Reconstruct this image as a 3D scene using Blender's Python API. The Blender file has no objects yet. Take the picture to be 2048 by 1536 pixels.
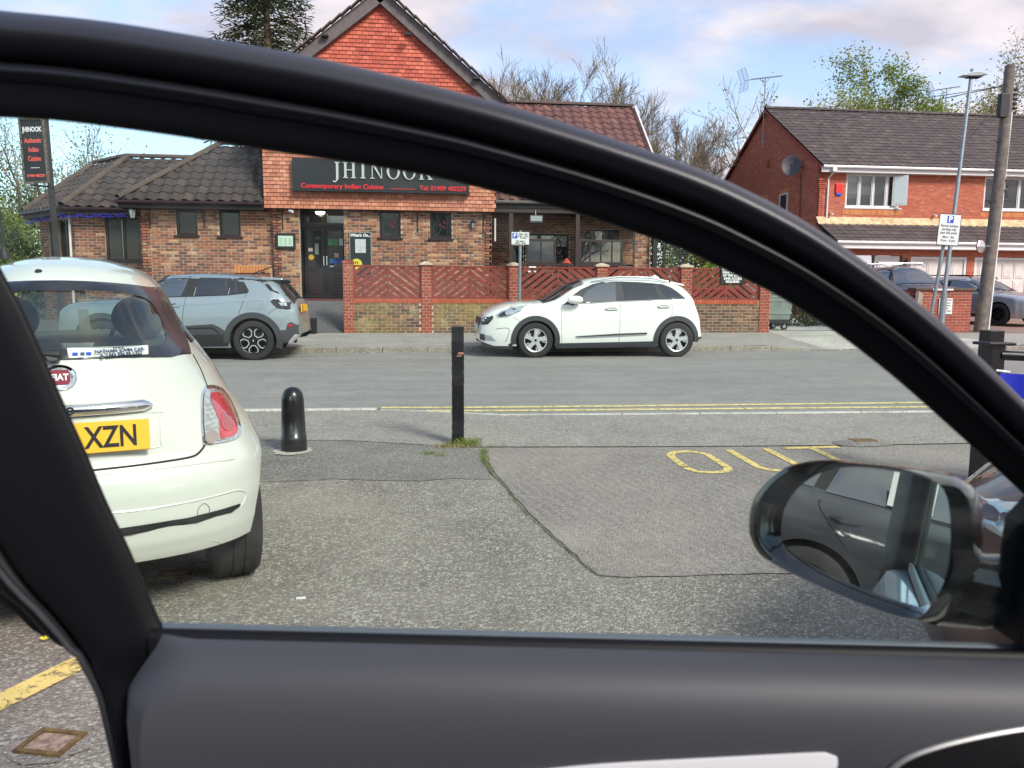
import bpy, bmesh, math, random
from math import radians as RAD, sin, cos, pi
from mathutils import Vector, Matrix, Euler
from mathutils.geometry import delaunay_2d_cdt
rng = random.Random(7)
scene = bpy.context.scene
COL = scene.collection

# ------------------------------------------------------------------ camera
camd = bpy.data.cameras.new('camera'); cam = bpy.data.objects.new('camera', camd); COL.objects.link(cam)
cam.matrix_world = (Matrix.Translation((0, 0, 1.23)) @ Matrix.Rotation(RAD(-6.8), 4, 'Z')
                    @ Matrix.Rotation(RAD(90 - 6.9), 4, 'X') @ Matrix.Rotation(RAD(0.3), 4, 'Z'))
camd.sensor_width = 36.0; camd.lens = 1538 / 2048 * 36
camd.clip_start = 0.02; camd.clip_end = 2000
camd.dof.use_dof = True; camd.dof.focus_distance = 9.0; camd.dof.aperture_fstop = 7.6
scene.camera = cam
CAM = Vector((0, 0, 1.23))

# ------------------------------------------------------------------ sun and sky
SUN_EL, SUN_AZ = 40, 146           # degrees; azimuth clockwise from +Y
world = bpy.data.worlds.new("World"); scene.world = world; world.use_nodes = True
wn, wl = world.node_tree.nodes, world.node_tree.links
wn.clear()
def wnode(t, **k):
    n = wn.new(t)
    for a, v in k.items(): setattr(n, a, v)
    return n
sky = wnode('ShaderNodeTexSky', sky_type='NISHITA', sun_disc=False, sun_elevation=RAD(SUN_EL),
            sun_rotation=RAD(SUN_AZ), air_density=1.0, dust_density=1.2, ozone_density=1.3)
geo = wnode('ShaderNodeNewGeometry')
sep = wnode('ShaderNodeSeparateXYZ')
tc = wnode('ShaderNodeTexCoord'); wl.new(tc.outputs['Generated'], sep.inputs[0])
addz = wnode('ShaderNodeMath', operation='ADD'); wl.new(sep.outputs[2], addz.inputs[0]); addz.inputs[1].default_value = 0.22
mxz = wnode('ShaderNodeMath', operation='MAXIMUM'); wl.new(addz.outputs[0], mxz.inputs[0]); mxz.inputs[1].default_value = 0.05
dx = wnode('ShaderNodeMath', operation='DIVIDE'); wl.new(sep.outputs[0], dx.inputs[0]); wl.new(mxz.outputs[0], dx.inputs[1])
dy = wnode('ShaderNodeMath', operation='DIVIDE'); wl.new(sep.outputs[1], dy.inputs[0]); wl.new(mxz.outputs[0], dy.inputs[1])
cmb = wnode('ShaderNodeCombineXYZ'); wl.new(dx.outputs[0], cmb.inputs[0]); wl.new(dy.outputs[0], cmb.inputs[1])
n1 = wnode('ShaderNodeTexNoise'); n1.inputs['Scale'].default_value = 1.15; n1.inputs['Detail'].default_value = 9; n1.inputs['Roughness'].default_value = 0.56
n1.inputs['Distortion'].default_value = 0.35
mp = wnode('ShaderNodeMapping'); mp.inputs['Location'].default_value = (3.1, 1.7, 0); mp.inputs['Scale'].default_value = (1.0, 1.25, 1)
wl.new(cmb.outputs[0], mp.inputs[0]); wl.new(mp.outputs[0], n1.inputs[0])
# more cloud towards the right (+X), clearer on the left
bias = wnode('ShaderNodeMath', operation='MULTIPLY_ADD'); wl.new(sep.outputs[0], bias.inputs[0]); bias.inputs[1].default_value = 0.18; wl.new(n1.outputs[0], bias.inputs[2])
rmp = wnode('ShaderNodeValToRGB'); rmp.color_ramp.elements[0].position = 0.47; rmp.color_ramp.elements[1].position = 0.60
rmp.color_ramp.elements[0].color = (0.10, 0.10, 0.10, 1)
wl.new(bias.outputs[0], rmp.inputs[0])
n2 = wnode('ShaderNodeTexNoise'); n2.inputs['Scale'].default_value = 2.6; n2.inputs['Detail'].default_value = 6
wl.new(mp.outputs[0], n2.inputs[0])
crmp = wnode('ShaderNodeValToRGB'); crmp.color_ramp.elements[0].position = 0.38; crmp.color_ramp.elements[1].position = 0.62
crmp.color_ramp.elements[0].color = (2.8, 2.7, 3.1, 1); crmp.color_ramp.elements[1].color = (4.4, 4.05, 4.2, 1)
wl.new(n2.outputs[0], crmp.inputs[0])
mixs = wnode('ShaderNodeMix', data_type='RGBA')
skm = wnode('ShaderNodeMix', data_type='RGBA', blend_type='MULTIPLY'); skm.inputs[0].default_value = 1.0
wl.new(sky.outputs[0], skm.inputs[6]); skm.inputs[7].default_value = (1.15, 1.12, 1.12, 1)
wl.new(rmp.outputs[0], mixs.inputs[0]); wl.new(skm.outputs[2], mixs.inputs[6]); wl.new(crmp.outputs[0], mixs.inputs[7])
bg = wnode('ShaderNodeBackground'); bg.inputs['Strength'].default_value = 0.125
wl.new(mixs.outputs[2], bg.inputs[0])
wo = wnode('ShaderNodeOutputWorld'); wl.new(bg.outputs[0], wo.inputs[0])
sd = bpy.data.lights.new('sun', 'SUN'); sd.energy = 2.3; sd.angle = RAD(16); sd.color = (1.0, 0.94, 0.86)
sun = bpy.data.objects.new('sun', sd); COL.objects.link(sun)
tos = Vector((sin(RAD(SUN_AZ)) * cos(RAD(SUN_EL)), cos(RAD(SUN_AZ)) * cos(RAD(SUN_EL)), sin(RAD(SUN_EL))))
sun.rotation_euler = tos.to_track_quat('Z', 'Y').to_euler(); sun.location = tos * 30
vs = scene.view_settings
scene.display_settings.display_device = 'sRGB'
vs.view_transform = 'Standard'; vs.look = 'None'; vs.exposure = 0.92; vs.gamma = 1.0; vs.use_curve_mapping = False
scene.render.engine = 'CYCLES'
scene.cycles.max_bounces = 6; scene.cycles.diffuse_bounces = 2; scene.cycles.glossy_bounces = 3
scene.cycles.transmission_bounces = 4; scene.cycles.transparent_max_bounces = 24
scene.cycles.use_denoising = True
scene.cycles.caustics_reflective = False; scene.cycles.caustics_refractive = False
scene.cycles.sample_clamp_indirect = 6

# ------------------------------------------------------------------ materials
def L(r, g, b):
    f = lambda c: (c / 255 / 12.92) if c / 255 <= 0.04045 else ((c / 255 + 0.055) / 1.055) ** 2.4
    return (f(r), f(g), f(b), 1)
class NT:
    def __init__(s, name):
        s.m = bpy.data.materials.new(name); s.m.use_nodes = True
        s.n, s.l = s.m.node_tree.nodes, s.m.node_tree.links
        s.n.clear(); s.out = s.n.new('ShaderNodeOutputMaterial')
        s.b = s.n.new('ShaderNodeBsdfPrincipled'); s.l.new(s.b.outputs[0], s.out.inputs[0])
    def new(s, t, **k):
        n = s.n.new(t)
        for a, v in k.items(): setattr(n, a, v)
        return n
    def link(s, a, b): s.l.new(a, b)
    def pos(s, scale=(1, 1, 1), rotz=0, obj=False):
        if obj: g = s.new('ShaderNodeTexCoord').outputs['Object']
        else: g = s.new('ShaderNodeNewGeometry').outputs['Position']
        m = s.new('ShaderNodeMapping'); m.inputs['Scale'].default_value = scale; m.inputs['Rotation'].default_value = (0, 0, rotz)
        s.link(g, m.inputs[0]); return m.outputs[0]
    def noise(s, vec, scale, detail=4, rough=0.55, dist=0.0):
        n = s.new('ShaderNodeTexNoise'); n.inputs['Scale'].default_value = scale; n.inputs['Detail'].default_value = detail
        n.inputs['Roughness'].default_value = rough; n.inputs['Distortion'].default_value = dist
        if vec is not None: s.link(vec, n.inputs[0])
        return n.outputs[0]
    def ramp(s, fac, stops):
        r = s.new('ShaderNodeValToRGB'); e = r.color_ramp.elements
        while len(e) < len(stops): e.new(0.5)
        for i, (p, c) in enumerate(stops):
            e[i].position = p
            e[i].color = c if isinstance(c, (tuple, list)) and len(c) == 4 else ((c, c, c, 1) if not isinstance(c, (tuple, list)) else (*c, 1))
        s.link(fac, r.inputs[0]); return r.outputs[0]
    def mix(s, fac, a, b, mode='MIX'):
        m = s.new('ShaderNodeMix', data_type='RGBA', blend_type=mode)
        for i, v in ((0, fac), (6, a), (7, b)):
            if hasattr(v, 'node'): s.link(v, m.inputs[i])
            elif i == 0: m.inputs[0].default_value = v
            else: m.inputs[i].default_value = v if len(v) == 4 else (*v, 1)
        return m.outputs[2]
    def math(s, op, a, b=0.0):
        m = s.new('ShaderNodeMath', operation=op)
        for i, v in ((0, a), (1, b)):
            if hasattr(v, 'node'): s.link(v, m.inputs[i])
            else: m.inputs[i].default_value = v
        return m.outputs[0]
    def color(s, c):
        if hasattr(c, 'node'): s.link(c, s.b.inputs['Base Color'])
        else: s.b.inputs['Base Color'].default_value = c if len(c) == 4 else (*c, 1)
    def rough(s, r):
        if hasattr(r, 'node'): s.link(r, s.b.inputs['Roughness'])
        else: s.b.inputs['Roughness'].default_value = r
    def bump(s, h, strength=0.3, dist=0.01):
        b = s.new('ShaderNodeBump'); b.inputs['Strength'].default_value = strength; b.inputs['Distance'].default_value = dist
        s.link(h, b.inputs['Height']); s.link(b.outputs[0], s.b.inputs['Normal'])
    def rnd(s):
        a = s.new('ShaderNodeAttribute', attribute_type='GEOMETRY', attribute_name='rnd')
        o = s.new('ShaderNodeObjectInfo')
        return s.math('FRACT', s.math('ADD', a.outputs['Fac'], o.outputs['Random']))
def simple(name, c, rough=0.5, metal=0.0, coat=0.0, var=0.0, vscale=3.0, bump=0.0, bscale=60, obj=True, spec=None, c2=None):
    t = NT(name); t.rough(rough); t.b.inputs['Metallic'].default_value = metal
    if coat: t.b.inputs['Coat Weight'].default_value = coat; t.b.inputs['Coat Roughness'].default_value = 0.03
    if spec is not None: t.b.inputs['Specular IOR Level'].default_value = spec
    c = c if len(c) == 4 else (*c, 1)
    if var or c2:
        v = t.noise(t.pos(obj=obj), vscale, 6, 0.6)
        d = c2 if c2 else tuple(x * (1 - var) for x in c[:3])
        t.color(t.mix(t.ramp(v, [(0.35, 0.0), (0.65, 1.0)]), c, d))
    else: t.color(c)
    if bump: t.bump(t.noise(t.pos(obj=obj), bscale, 4), bump, 0.004)
    return t.m
M = {}
def brickmat(name, stops, pale=0.0, moss=None, rough=0.85):
    t = NT(name); t.rough(rough); r = t.rnd(); p = t.pos()
    c = t.ramp(r, stops); t.n[-1] if False else None
    # constant steps look more like single bricks than a smooth blend
    n = t.noise(p, 9, 6, 0.65)
    c = t.mix(t.ramp(n, [(0.3, 0.0), (0.75, 0.55)]), c, tuple(x * 0.55 for x in stops[0][1][:3]) + (1,))
    if pale:
        q = t.ramp(t.noise(p, 2.6, 8, 0.72), [(0.56, 0.0), (0.68, pale)])
        q2 = t.ramp(t.noise(p, 55, 3, 0.7), [(0.4, 0.2), (0.6, 1.0)])
        c = t.mix(t.math('MULTIPLY', q, q2), c, L(214, 196, 172))
    if moss:
        q = t.math('MULTIPLY', t.ramp(t.noise(p, 1.3, 7, 0.7), [(moss[1], 0.0), (moss[1] + 0.14, 0.8)]), t.ramp(t.noise(p, 22, 5, .7), [(.35, .2), (.6, 1.0)]))
        c = t.mix(q, c, moss[0])
    t.color(c); t.bump(t.noise(p, 130, 4, 0.7), 0.5, 0.004); return t.m
M['brick_pub'] = brickmat('brick_pub', [(0.0, L(158, 92, 72)), (0.2, L(112, 76, 66)), (0.34, L(82, 66, 66)), (0.48, L(186, 128, 96)), (0.6, L(146, 82, 64)), (0.76, L(212, 166, 128)), (0.88, L(98, 76, 70)), (1.0, L(178, 112, 84))], pale=0.9)
M['brick_low'] = brickmat('brick_low', [(0.0, L(132, 86, 68)), (0.25, L(84, 68, 60)), (0.5, L(118, 98, 76)), (0.7, L(158, 112, 86)), (1.0, L(66, 58, 54))], pale=0.8, moss=(L(150, 136, 60), 0.50))
M['brick_red'] = brickmat('brick_red', [(0.0, L(166, 72, 54)), (0.4, L(148, 66, 52)), (0.7, L(178, 84, 60)), (1.0, L(134, 62, 54))], pale=0.25)
M['brick_cope'] = brickmat('brick_cope', [(0.0, L(196, 92, 60)), (0.5, L(180, 84, 58)), (1.0, L(206, 104, 68))])
M['brick_house'] = brickmat('brick_house', [(0.0, L(196, 104, 80)), (0.35, L(184, 94, 74)), (0.6, L(206, 118, 90)), (0.85, L(172, 86, 70)), (1.0, L(214, 136, 106))])
M['brick_soldier'] = brickmat('brick_soldier', [(0.0, L(206, 130, 76)), (0.5, L(214, 146, 92)), (1.0, L(190, 112, 66))])
M['clay_band'] = brickmat('clay_band', [(0.0, L(204, 128, 100)), (0.35, L(180, 110, 88)), (0.7, L(222, 152, 122)), (1.0, L(156, 94, 78))], rough=0.8)  # same tiles as the gable; the tint seen through glass is put into this colour
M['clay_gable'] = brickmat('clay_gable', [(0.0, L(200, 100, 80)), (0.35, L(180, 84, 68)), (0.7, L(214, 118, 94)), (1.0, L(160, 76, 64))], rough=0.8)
def tilemat(name, stops, lichen=0.4):
    t = NT(name); t.rough(0.85); p = t.pos(); c = t.ramp(t.rnd(), stops)
    c = t.mix(t.ramp(t.noise(p, 3.5, 6, 0.7), [(0.4, 0.0), (0.7, 0.5)]), c, tuple(x * 0.5 for x in stops[0][1][:3]) + (1,))
    q = t.ramp(t.noise(p, 17, 5, 0.75), [(0.62, 0.0), (0.72, lichen)])
    c = t.mix(q, c, L(168, 156, 138)); t.color(c); t.bump(t.noise(p, 90, 4, 0.7), 0.5, 0.006); return t.m
M['tile_brown'] = tilemat('tile_brown', [(0.0, L(74, 64, 62)), (0.5, L(62, 54, 53)), (1.0, L(88, 74, 70))])
M['tile_redbrown'] = tilemat('tile_redbrown', [(0.0, L(112, 78, 72)), (0.5, L(98, 68, 66)), (1.0, L(124, 86, 78))], 0.25)
M['tile_grey'] = tilemat('tile_grey', [(0.0, L(88, 78, 76)), (0.5, L(74, 66, 66)), (1.0, L(100, 88, 84))], 0.3)
M['ridge'] = tilemat('ridge', [(0.0, L(96, 80, 72)), (1.0, L(80, 68, 62))], 0.8)
M['mortar'] = simple('mortar', L(206, 188, 166), 0.95, var=0.3, vscale=8, bump=0.4, obj=False)
M['mortar_dark'] = simple('mortar_dark', L(70, 44, 38), 0.95, var=0.3, vscale=8, obj=False)
M['mortar_house'] = simple('mortar_house', L(196, 150, 122), 0.95, var=0.2, vscale=8, obj=False)
M['black_wood'] = simple('black_wood', L(38, 34, 36), 0.6, var=0.4, vscale=9, bump=0.3, obj=False)
M['dark_brown'] = simple('dark_brown', L(58, 40, 40), 0.5, var=0.3, vscale=6, obj=False)
M['mahogany'] = simple('mahogany', L(48, 30, 32), 0.35, var=0.3, vscale=6, obj=False)
M['bargeboard'] = simple('bargeboard', L(104, 96, 96), 0.7, var=0.3, vscale=7, bump=0.3, obj=False)
M['white_pvc'] = simple('white_pvc', L(226, 224, 224), 0.35, var=0.08, vscale=2, obj=False)
M['white_paint'] = simple('white_paint', L(222, 214, 208), 0.6, var=0.15, vscale=3, obj=False)
M['cream'] = simple('cream', L(214, 196, 158), 0.8, obj=False, vscale=5, c2=L(176, 150, 110))
M['dark_inside'] = simple('dark_inside', L(22, 22, 24), 0.8)
M['galv'] = simple('galv', L(150, 158, 162), 0.45, metal=0.55, var=0.25, vscale=14, obj=False)
M['black_plastic'] = simple('black_plastic', L(34, 34, 37), 0.5, bump=0.15, bscale=400)
M['chrome'] = simple('chrome', (0.85, 0.86, 0.88), 0.06, metal=1.0)
M['silver'] = simple('silver', (0.6, 0.6, 0.6), 0.3, metal=0.8)
M['rubber'] = simple('rubber', L(44, 43, 44), 0.8, var=0.3, vscale=15, bump=0.3, bscale=120)
M['white'] = simple('white', (0.8, 0.8, 0.8), 0.5)
M['black'] = simple('black', (0.012, 0.012, 0.014), 0.5)
M['red_letter'] = simple('red_letter', L(226, 30, 40), 0.5)
M['blue_sign'] = simple('blue_sign', L(20, 74, 190), 0.4)
def glassmat(name, c, rough=0.02, trans=0.0, tint=(1, 1, 1), refl=0.08, fres=True):
    """Window glass: clear (tinted transparent) part plus a mirror part growing at grazing angles."""
    m = bpy.data.materials.new(name); m.use_nodes = True; n, l = m.node_tree.nodes, m.node_tree.links; n.clear()
    o = n.new('ShaderNodeOutputMaterial'); tr = n.new('ShaderNodeBsdfTransparent'); tr.inputs[0].default_value = (*tint, 1)
    df = n.new('ShaderNodeBsdfDiffuse'); df.inputs[0].default_value = (*c[:3], 1)
    gl = n.new('ShaderNodeBsdfGlossy'); gl.inputs['Roughness'].default_value = rough
    m1 = n.new('ShaderNodeMixShader'); m1.inputs[0].default_value = 1 - trans; l.new(tr.outputs[0], m1.inputs[1]); l.new(df.outputs[0], m1.inputs[2])
    lw = n.new('ShaderNodeLayerWeight'); lw.inputs[0].default_value = 0.35
    mr = n.new('ShaderNodeMapRange'); l.new(lw.outputs['Fresnel'], mr.inputs[0]); mr.inputs[1].default_value = 0.0; mr.inputs[2].default_value = 1.0
    mr.inputs[3].default_value = refl; mr.inputs[4].default_value = min(1.0, refl + (0.7 if fres else 0))
    m2 = n.new('ShaderNodeMixShader'); l.new(mr.outputs[0], m2.inputs[0]); l.new(m1.outputs[0], m2.inputs[1]); l.new(gl.outputs[0], m2.inputs[2])
    l.new(m2.outputs[0], o.inputs[0]); return m
M['glass_dark'] = glassmat('glass_dark', (0.012, 0.014, 0.016), 0.03, 0.0, refl=0.05, fres=False)
M['glass_house'] = glassmat('glass_house', (0.03, 0.035, 0.035), 0.02, 0.25, refl=0.10)
M['glass_clear'] = glassmat('glass_clear', (0.05, 0.06, 0.06), 0.0, 0.95, (0.86, 0.94, 0.90), refl=0.10)
M['glass_tint'] = glassmat('glass_tint', (0.02, 0.022, 0.03), 0.01, 0.3, (0.5, 0.56, 0.6), refl=0.10)
M['glass_door'] = glassmat('glass_door', (0.05, 0.06, 0.06), 0.0, 1.0, (0.87, 0.965, 0.905), refl=0.012, fres=False)

# ------------------------------------------------------------------ object helpers
def empty(name, loc, rotz=0.0, label=None, cat=None, group=None, kind=None):
    o = bpy.data.objects.new(name, None); COL.objects.link(o); o.location = loc; o.rotation_euler = (0, 0, rotz)
    o.empty_display_size = 0.2
    tag(o, label, cat, group, kind); return o
def tag(o, label=None, cat=None, group=None, kind=None):
    for k, v in (('label', label), ('category', cat), ('group', group), ('kind', kind)):
        if v: o[k] = v
    return o
def link(name, me, parent=None, world=True, mat=None, kind=None, label=None):
    """world=True: mesh is in world coordinates even under a parent that stands elsewhere"""
    o = bpy.data.objects.new(name, me); COL.objects.link(o)
    if mat is not None and not me.materials: me.materials.append(mat)
    if parent is not None:
        o.parent = parent
        if world: o.matrix_parent_inverse = parent_inv(parent)
    if kind: o['kind'] = kind
    if label: o['label'] = label
    return o
def parent_inv(p):
    m = Matrix.LocRotScale(p.location, p.rotation_euler, p.scale)
    if p.parent: m = Matrix.LocRotScale(p.parent.location, p.parent.rotation_euler, p.parent.scale) @ (p.matrix_parent_inverse @ m)
    return m.inverted()
def copy_tree(o, parent=None):
    c = o.copy(); COL.objects.link(c)
    if parent is not None: c.parent = parent
    for ch in list(o.children): copy_tree(ch, c)
    return c
class MB:
    """collects simple shapes into one mesh"""
    def __init__(s): s.v, s.f = [], []
    def add(s, vs, fs):
        b = len(s.v); s.v += [tuple(p) for p in vs]; s.f += [tuple(i + b for i in f) for f in fs]; return s
    def box(s, a, b, mat=None):
        x0, y0, z0 = a; x1, y1, z1 = b
        vs = [(x0, y0, z0), (x1, y0, z0), (x1, y1, z0), (x0, y1, z0), (x0, y0, z1), (x1, y0, z1), (x1, y1, z1), (x0, y1, z1)]
        if mat is not None: vs = [mat @ Vector(p) for p in vs]
        return s.add(vs, [(0, 3, 2, 1), (4, 5, 6, 7), (0, 1, 5, 4), (1, 2, 6, 5), (2, 3, 7, 6), (3, 0, 4, 7)])
    def bar(s, p, q, w, h=None, up=(0, 0, 1)):
        p, q = Vector(p), Vector(q); d = q - p; ln = d.length; d = d.normalized(); u = Vector(up)
        if abs(d.dot(u)) > 0.98: u = Vector((0, 1, 0))
        r = d.cross(u).normalized(); u = r.cross(d); h = h or w
        m = Matrix((( d.x, r.x, u.x, p.x), (d.y, r.y, u.y, p.y), (d.z, r.z, u.z, p.z), (0, 0, 0, 1)))
        return s.box((0, -w / 2, -h / 2), (ln, w / 2, h / 2), m)
    def tube(s, pts, r, n=8, cap=True):
        pts = [Vector(p) for p in pts]; rs = r if isinstance(r, (list, tuple)) else [r] * len(pts)
        base = len(s.v); up = None; rings = []
        for i, p in enumerate(pts):
            d = (pts[min(i + 1, len(pts) - 1)] - pts[max(i - 1, 0)]).normalized()
            if up is None:
                up = Vector((0, 0, 1)) if abs(d.z) < 0.9 else Vector((1, 0, 0))
            a = d.cross(up).normalized(); b = a.cross(d).normalized(); up = b
            for k in range(n):
                t = 2 * pi * k / n; s.v.append(tuple(p + (a * cos(t) + b * sin(t)) * rs[i]))
        for i in range(len(pts) - 1):
            for k in range(n):
                k2 = (k + 1) % n; o = base + i * n
                s.f.append((o + k, o + k2, o + n + k2, o + n + k))
        if cap:
            s.f.append(tuple(base + k for k in reversed(range(n)))); s.f.append(tuple(base + (len(pts) - 1) * n + k for k in range(n)))
        return s
    def lathe(s, prof, n=24, mat=None, close=False):
        """prof: list of (r, z) round the local z axis"""
        base = len(s.v)
        for (r, z) in prof:
            for k in range(n):
                t = 2 * pi * k / n; p = Vector((r * cos(t), r * sin(t), z)); s.v.append(tuple(mat @ p if mat is not None else p))
        m = len(prof)
        for i in range(m if close else m - 1):
            j = (i + 1) % m
            for k in range(n):
                k2 = (k + 1) % n
                s.f.append((base + i * n + k, base + i * n + k2, base + j * n + k2, base + j * n + k))
        return s
    def prism(s, poly, d, mat=None):
        """poly: list of (x, y), extruded 0..d in z"""
        n = len(poly); vs = [Vector((x, y, 0)) for x, y in poly] + [Vector((x, y, d)) for x, y in poly]
        if mat is not None: vs = [mat @ p for p in vs]
        return s.add(vs, [tuple(reversed(range(n))), tuple(range(n, 2 * n))] + [(i, (i + 1) % n, n + (i + 1) % n, n + i) for i in range(n)])
    def mesh(s, name, mat=None, smooth=False, fix=True):
        me = bpy.data.meshes.new(name); me.from_pydata(s.v, [], s.f); me.update()
        if fix:
            bm = bmesh.new(); bm.from_mesh(me); bmesh.ops.recalc_face_normals(bm, faces=bm.faces[:]); bm.to_mesh(me); bm.free()
        if mat is not None: me.materials.append(mat)
        if smooth:
            me.polygons.foreach_set('use_smooth', [True] * len(me.polygons))
            try: me.set_sharp_from_angle(angle=RAD(38 if smooth is True else smooth))
            except Exception: pass
        return me
    def obj(s, name, mat, parent=None, smooth=False, world=True, kind=None, label=None, bevel=0.0, seg=2):
        o = link(name, s.mesh(name, mat, smooth), parent, world, None, kind, label)
        if bevel:
            b = o.modifiers.new('bevel', 'BEVEL'); b.width = bevel; b.segments = seg; b.limit_method = 'ANGLE'; b.angle_limit = RAD(40)
        return o
def text_mesh(txt, size, depth=0.0, align='CENTER', shear=0.0, bold=0.0, spacing=1.0, sx=1.0):
    cu = bpy.data.curves.new('lettering', 'FONT'); cu.body = txt; cu.size = size; cu.extrude = depth; cu.align_x = align; cu.align_y = 'CENTER'
    cu.shear = shear; cu.offset = bold; cu.space_character = spacing; cu.resolution_u = 3
    o = bpy.data.objects.new('lettering', cu); COL.objects.link(o)
    me = bpy.data.meshes.new_from_object(o.evaluated_get(bpy.context.evaluated_depsgraph_get()))
    bpy.data.objects.remove(o); bpy.data.curves.remove(cu)
    if sx != 1.0: me.transform(Matrix.Diagonal((sx, 1, 1, 1)))
    me.materials.clear(); return me
def text(txt, size, mtx, mat, parent, depth=0.001, name='lettering', world=True, **k):
    me = text_mesh(txt, size, depth, **k); me.transform(mtx); return link(name, me, parent, world, mat)
def facing(p, rz=0.0, tilt=0.0):
    """upright frame at p: local x to the right, local y up, local z out towards -Y (the camera side)"""
    return Matrix.Translation(p) @ Matrix.Rotation(rz, 4, 'Z') @ Matrix.Rotation(RAD(90) - tilt, 4, 'X')

# ---- pieces laid in courses (bricks, tiles): the nearest become objects, the rest one joined part
def unit_box():
    v = [(0, 0, 0), (1, 0, 0), (1, 1, 0), (0, 1, 0), (0.02, 0.05, 1), (0.98, 0.05, 1), (0.98, 0.95, 1), (0.02, 0.95, 1)]
    return v, [(4, 5, 6, 7), (0, 1, 5, 4), (1, 2, 6, 5), (2, 3, 7, 6), (3, 0, 4, 7)]
def unit_slab():   # lapped plain tile: proud at its bottom edge
    v = [(0, 0, 0), (1, 0, 0), (1, 1.15, 0), (0, 1.15, 0), (0, 0, 1), (1, 0, 1), (1, 1.15, 0.12), (0, 1.15, 0.12)]
    return v, [(4, 5, 6, 7), (0, 1, 5, 4), (1, 2, 6, 5), (3, 0, 4, 7)]
def unit_roll(prof, th=0.3):
    n = len(prof) - 1; v = []; f = []
    for i, h in enumerate(prof):
        x = i / n; v += [(x, 0, h * 0.7 + 0.30 - th + 0.0), (x, 0, h * 0.7 + 0.30), (x, 1.12, h * 0.7 - .05)]
    for i in range(n):
        a, b = 3 * i, 3 * (i + 1); f += [(a, b, b + 1, a + 1), (a + 1, b + 1, b + 2, a + 2)]
    return v, f
TMPL = {'box': unit_box(), 'slab': unit_slab(),
        'roman': unit_roll([0.0, 0.05, 0.55, 0.95, 1.0, 0.75, 0.25, 0.0, 0.0]),
        'flat': unit_roll([.8, .5, .38, .38, .38, .38, .5, .8, .85], .2)}
TMESH = {}
def tmesh(t, mat):
    k = (t, mat.name)
    if k not in TMESH:
        me = bpy.data.meshes.new('piece_' + t); me.from_pydata(TMPL[t][0], [], TMPL[t][1]); me.materials.append(mat); TMESH[k] = me
    return TMESH[k]
def cut(ints, a, b):
    r = []
    for (s, e) in ints:
        if b <= s or a >= e: r.append((s, e))
        else:
            if a > s: r.append((s, a))
            if b < e: r.append((b, e))
    return r
def lay(parent, name, O, U, V, N, Lu, Hv, pw, ph, gu, gv, depth, mat, holes=(), poly=None, bond=0.5, tmpl='box',
        nmax=300, want=None, wob=0.002, minw=0.04, cover=False, seed=1, v0=0.0):
    O, U, V, N = Vector(O), Vector(U).normalized(), Vector(V).normalized(), Vector(N).normalized(); r = random.Random(seed)
    P = []; j = 0; v = v0
    while v < Hv - 0.01:
        h = min(ph, Hv - v); vm = v + h / 2; ints = [(0.0, Lu)]
        if poly:
            xs = []
            for i in range(len(poly)):
                (a, b), (c, d) = poly[i], poly[(i + 1) % len(poly)]
                if (b <= vm) != (d <= vm): xs.append(a + (c - a) * (vm - b) / (d - b))
            xs.sort(); ints = list(zip(xs[::2], xs[1::2]))
        for (a, b, c, d) in holes:
            if v + h > b + 0.01 and v < d - 0.01: ints = cut(ints, a - gu * 0.5, c + gu * 0.5)
        off = (j % 2) * bond * (pw + gu)
        for (s, e) in ints:
            k = math.floor((s + off) / (pw + gu))
            while True:
                a = k * (pw + gu) - off; b = a + pw; k += 1
                if a >= e: break
                a, b = max(a, s), min(b, e)
                if b - a < minw: continue
                P.append((a, b, v, v + h))
        v += ph + gv; j += 1
    rec = []
    for (a, b, c, d) in P:
        p = O + U * a + V * c; w = r.uniform(-wob, wob)
        ce = O + U * ((a + b) / 2) + V * ((c + d) / 2)
        rank = (ce - CAM).length / math.sqrt(max(0.05, abs(N.dot((ce - CAM).normalized()))))
        if want is not None and not want(ce): rank += 1e3
        rec.append((rank, p + N * w, b - a, d - c))
    rec.sort(key=lambda q: q[0])
    me = tmesh(tmpl, mat)
    inv = parent_inv(parent)
    for (_, p, w, h) in rec[:nmax]:
        o = bpy.data.objects.new(name, me); COL.objects.link(o); o.parent = parent; o.matrix_parent_inverse = inv
        a = r.uniform(-1, 1) * wob * 2
        o.matrix_basis = Matrix(((U.x * w, V.x * h, N.x * depth, p.x), (U.y * w, V.y * h, N.y * depth, p.y), (U.z * w, V.z * h, N.z * depth, p.z), (0, 0, 0, 1)))
    rest = rec[nmax:]
    if rest:
        tv, tf = TMPL[tmpl]; vs = []; fs = []; rn = []
        for (_, p, w, h) in rest:
            b = len(vs); vs += [tuple(p + U * (x * w) + V * (y * h) + N * (z * depth)) for x, y, z in tv]
            fs += [tuple(i + b for i in f) for f in tf]; rn += [r.random()] * len(tf)
        m2 = bpy.data.meshes.new(name + '_courses'); m2.from_pydata(vs, [], fs); m2.materials.append(mat)
        at = m2.attributes.new('rnd', 'FLOAT', 'FACE'); at.data.foreach_set('value', rn)
        o = link(name + '_courses', m2, parent, True); o['kind'] = 'stuff'
    return len(P)
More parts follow.
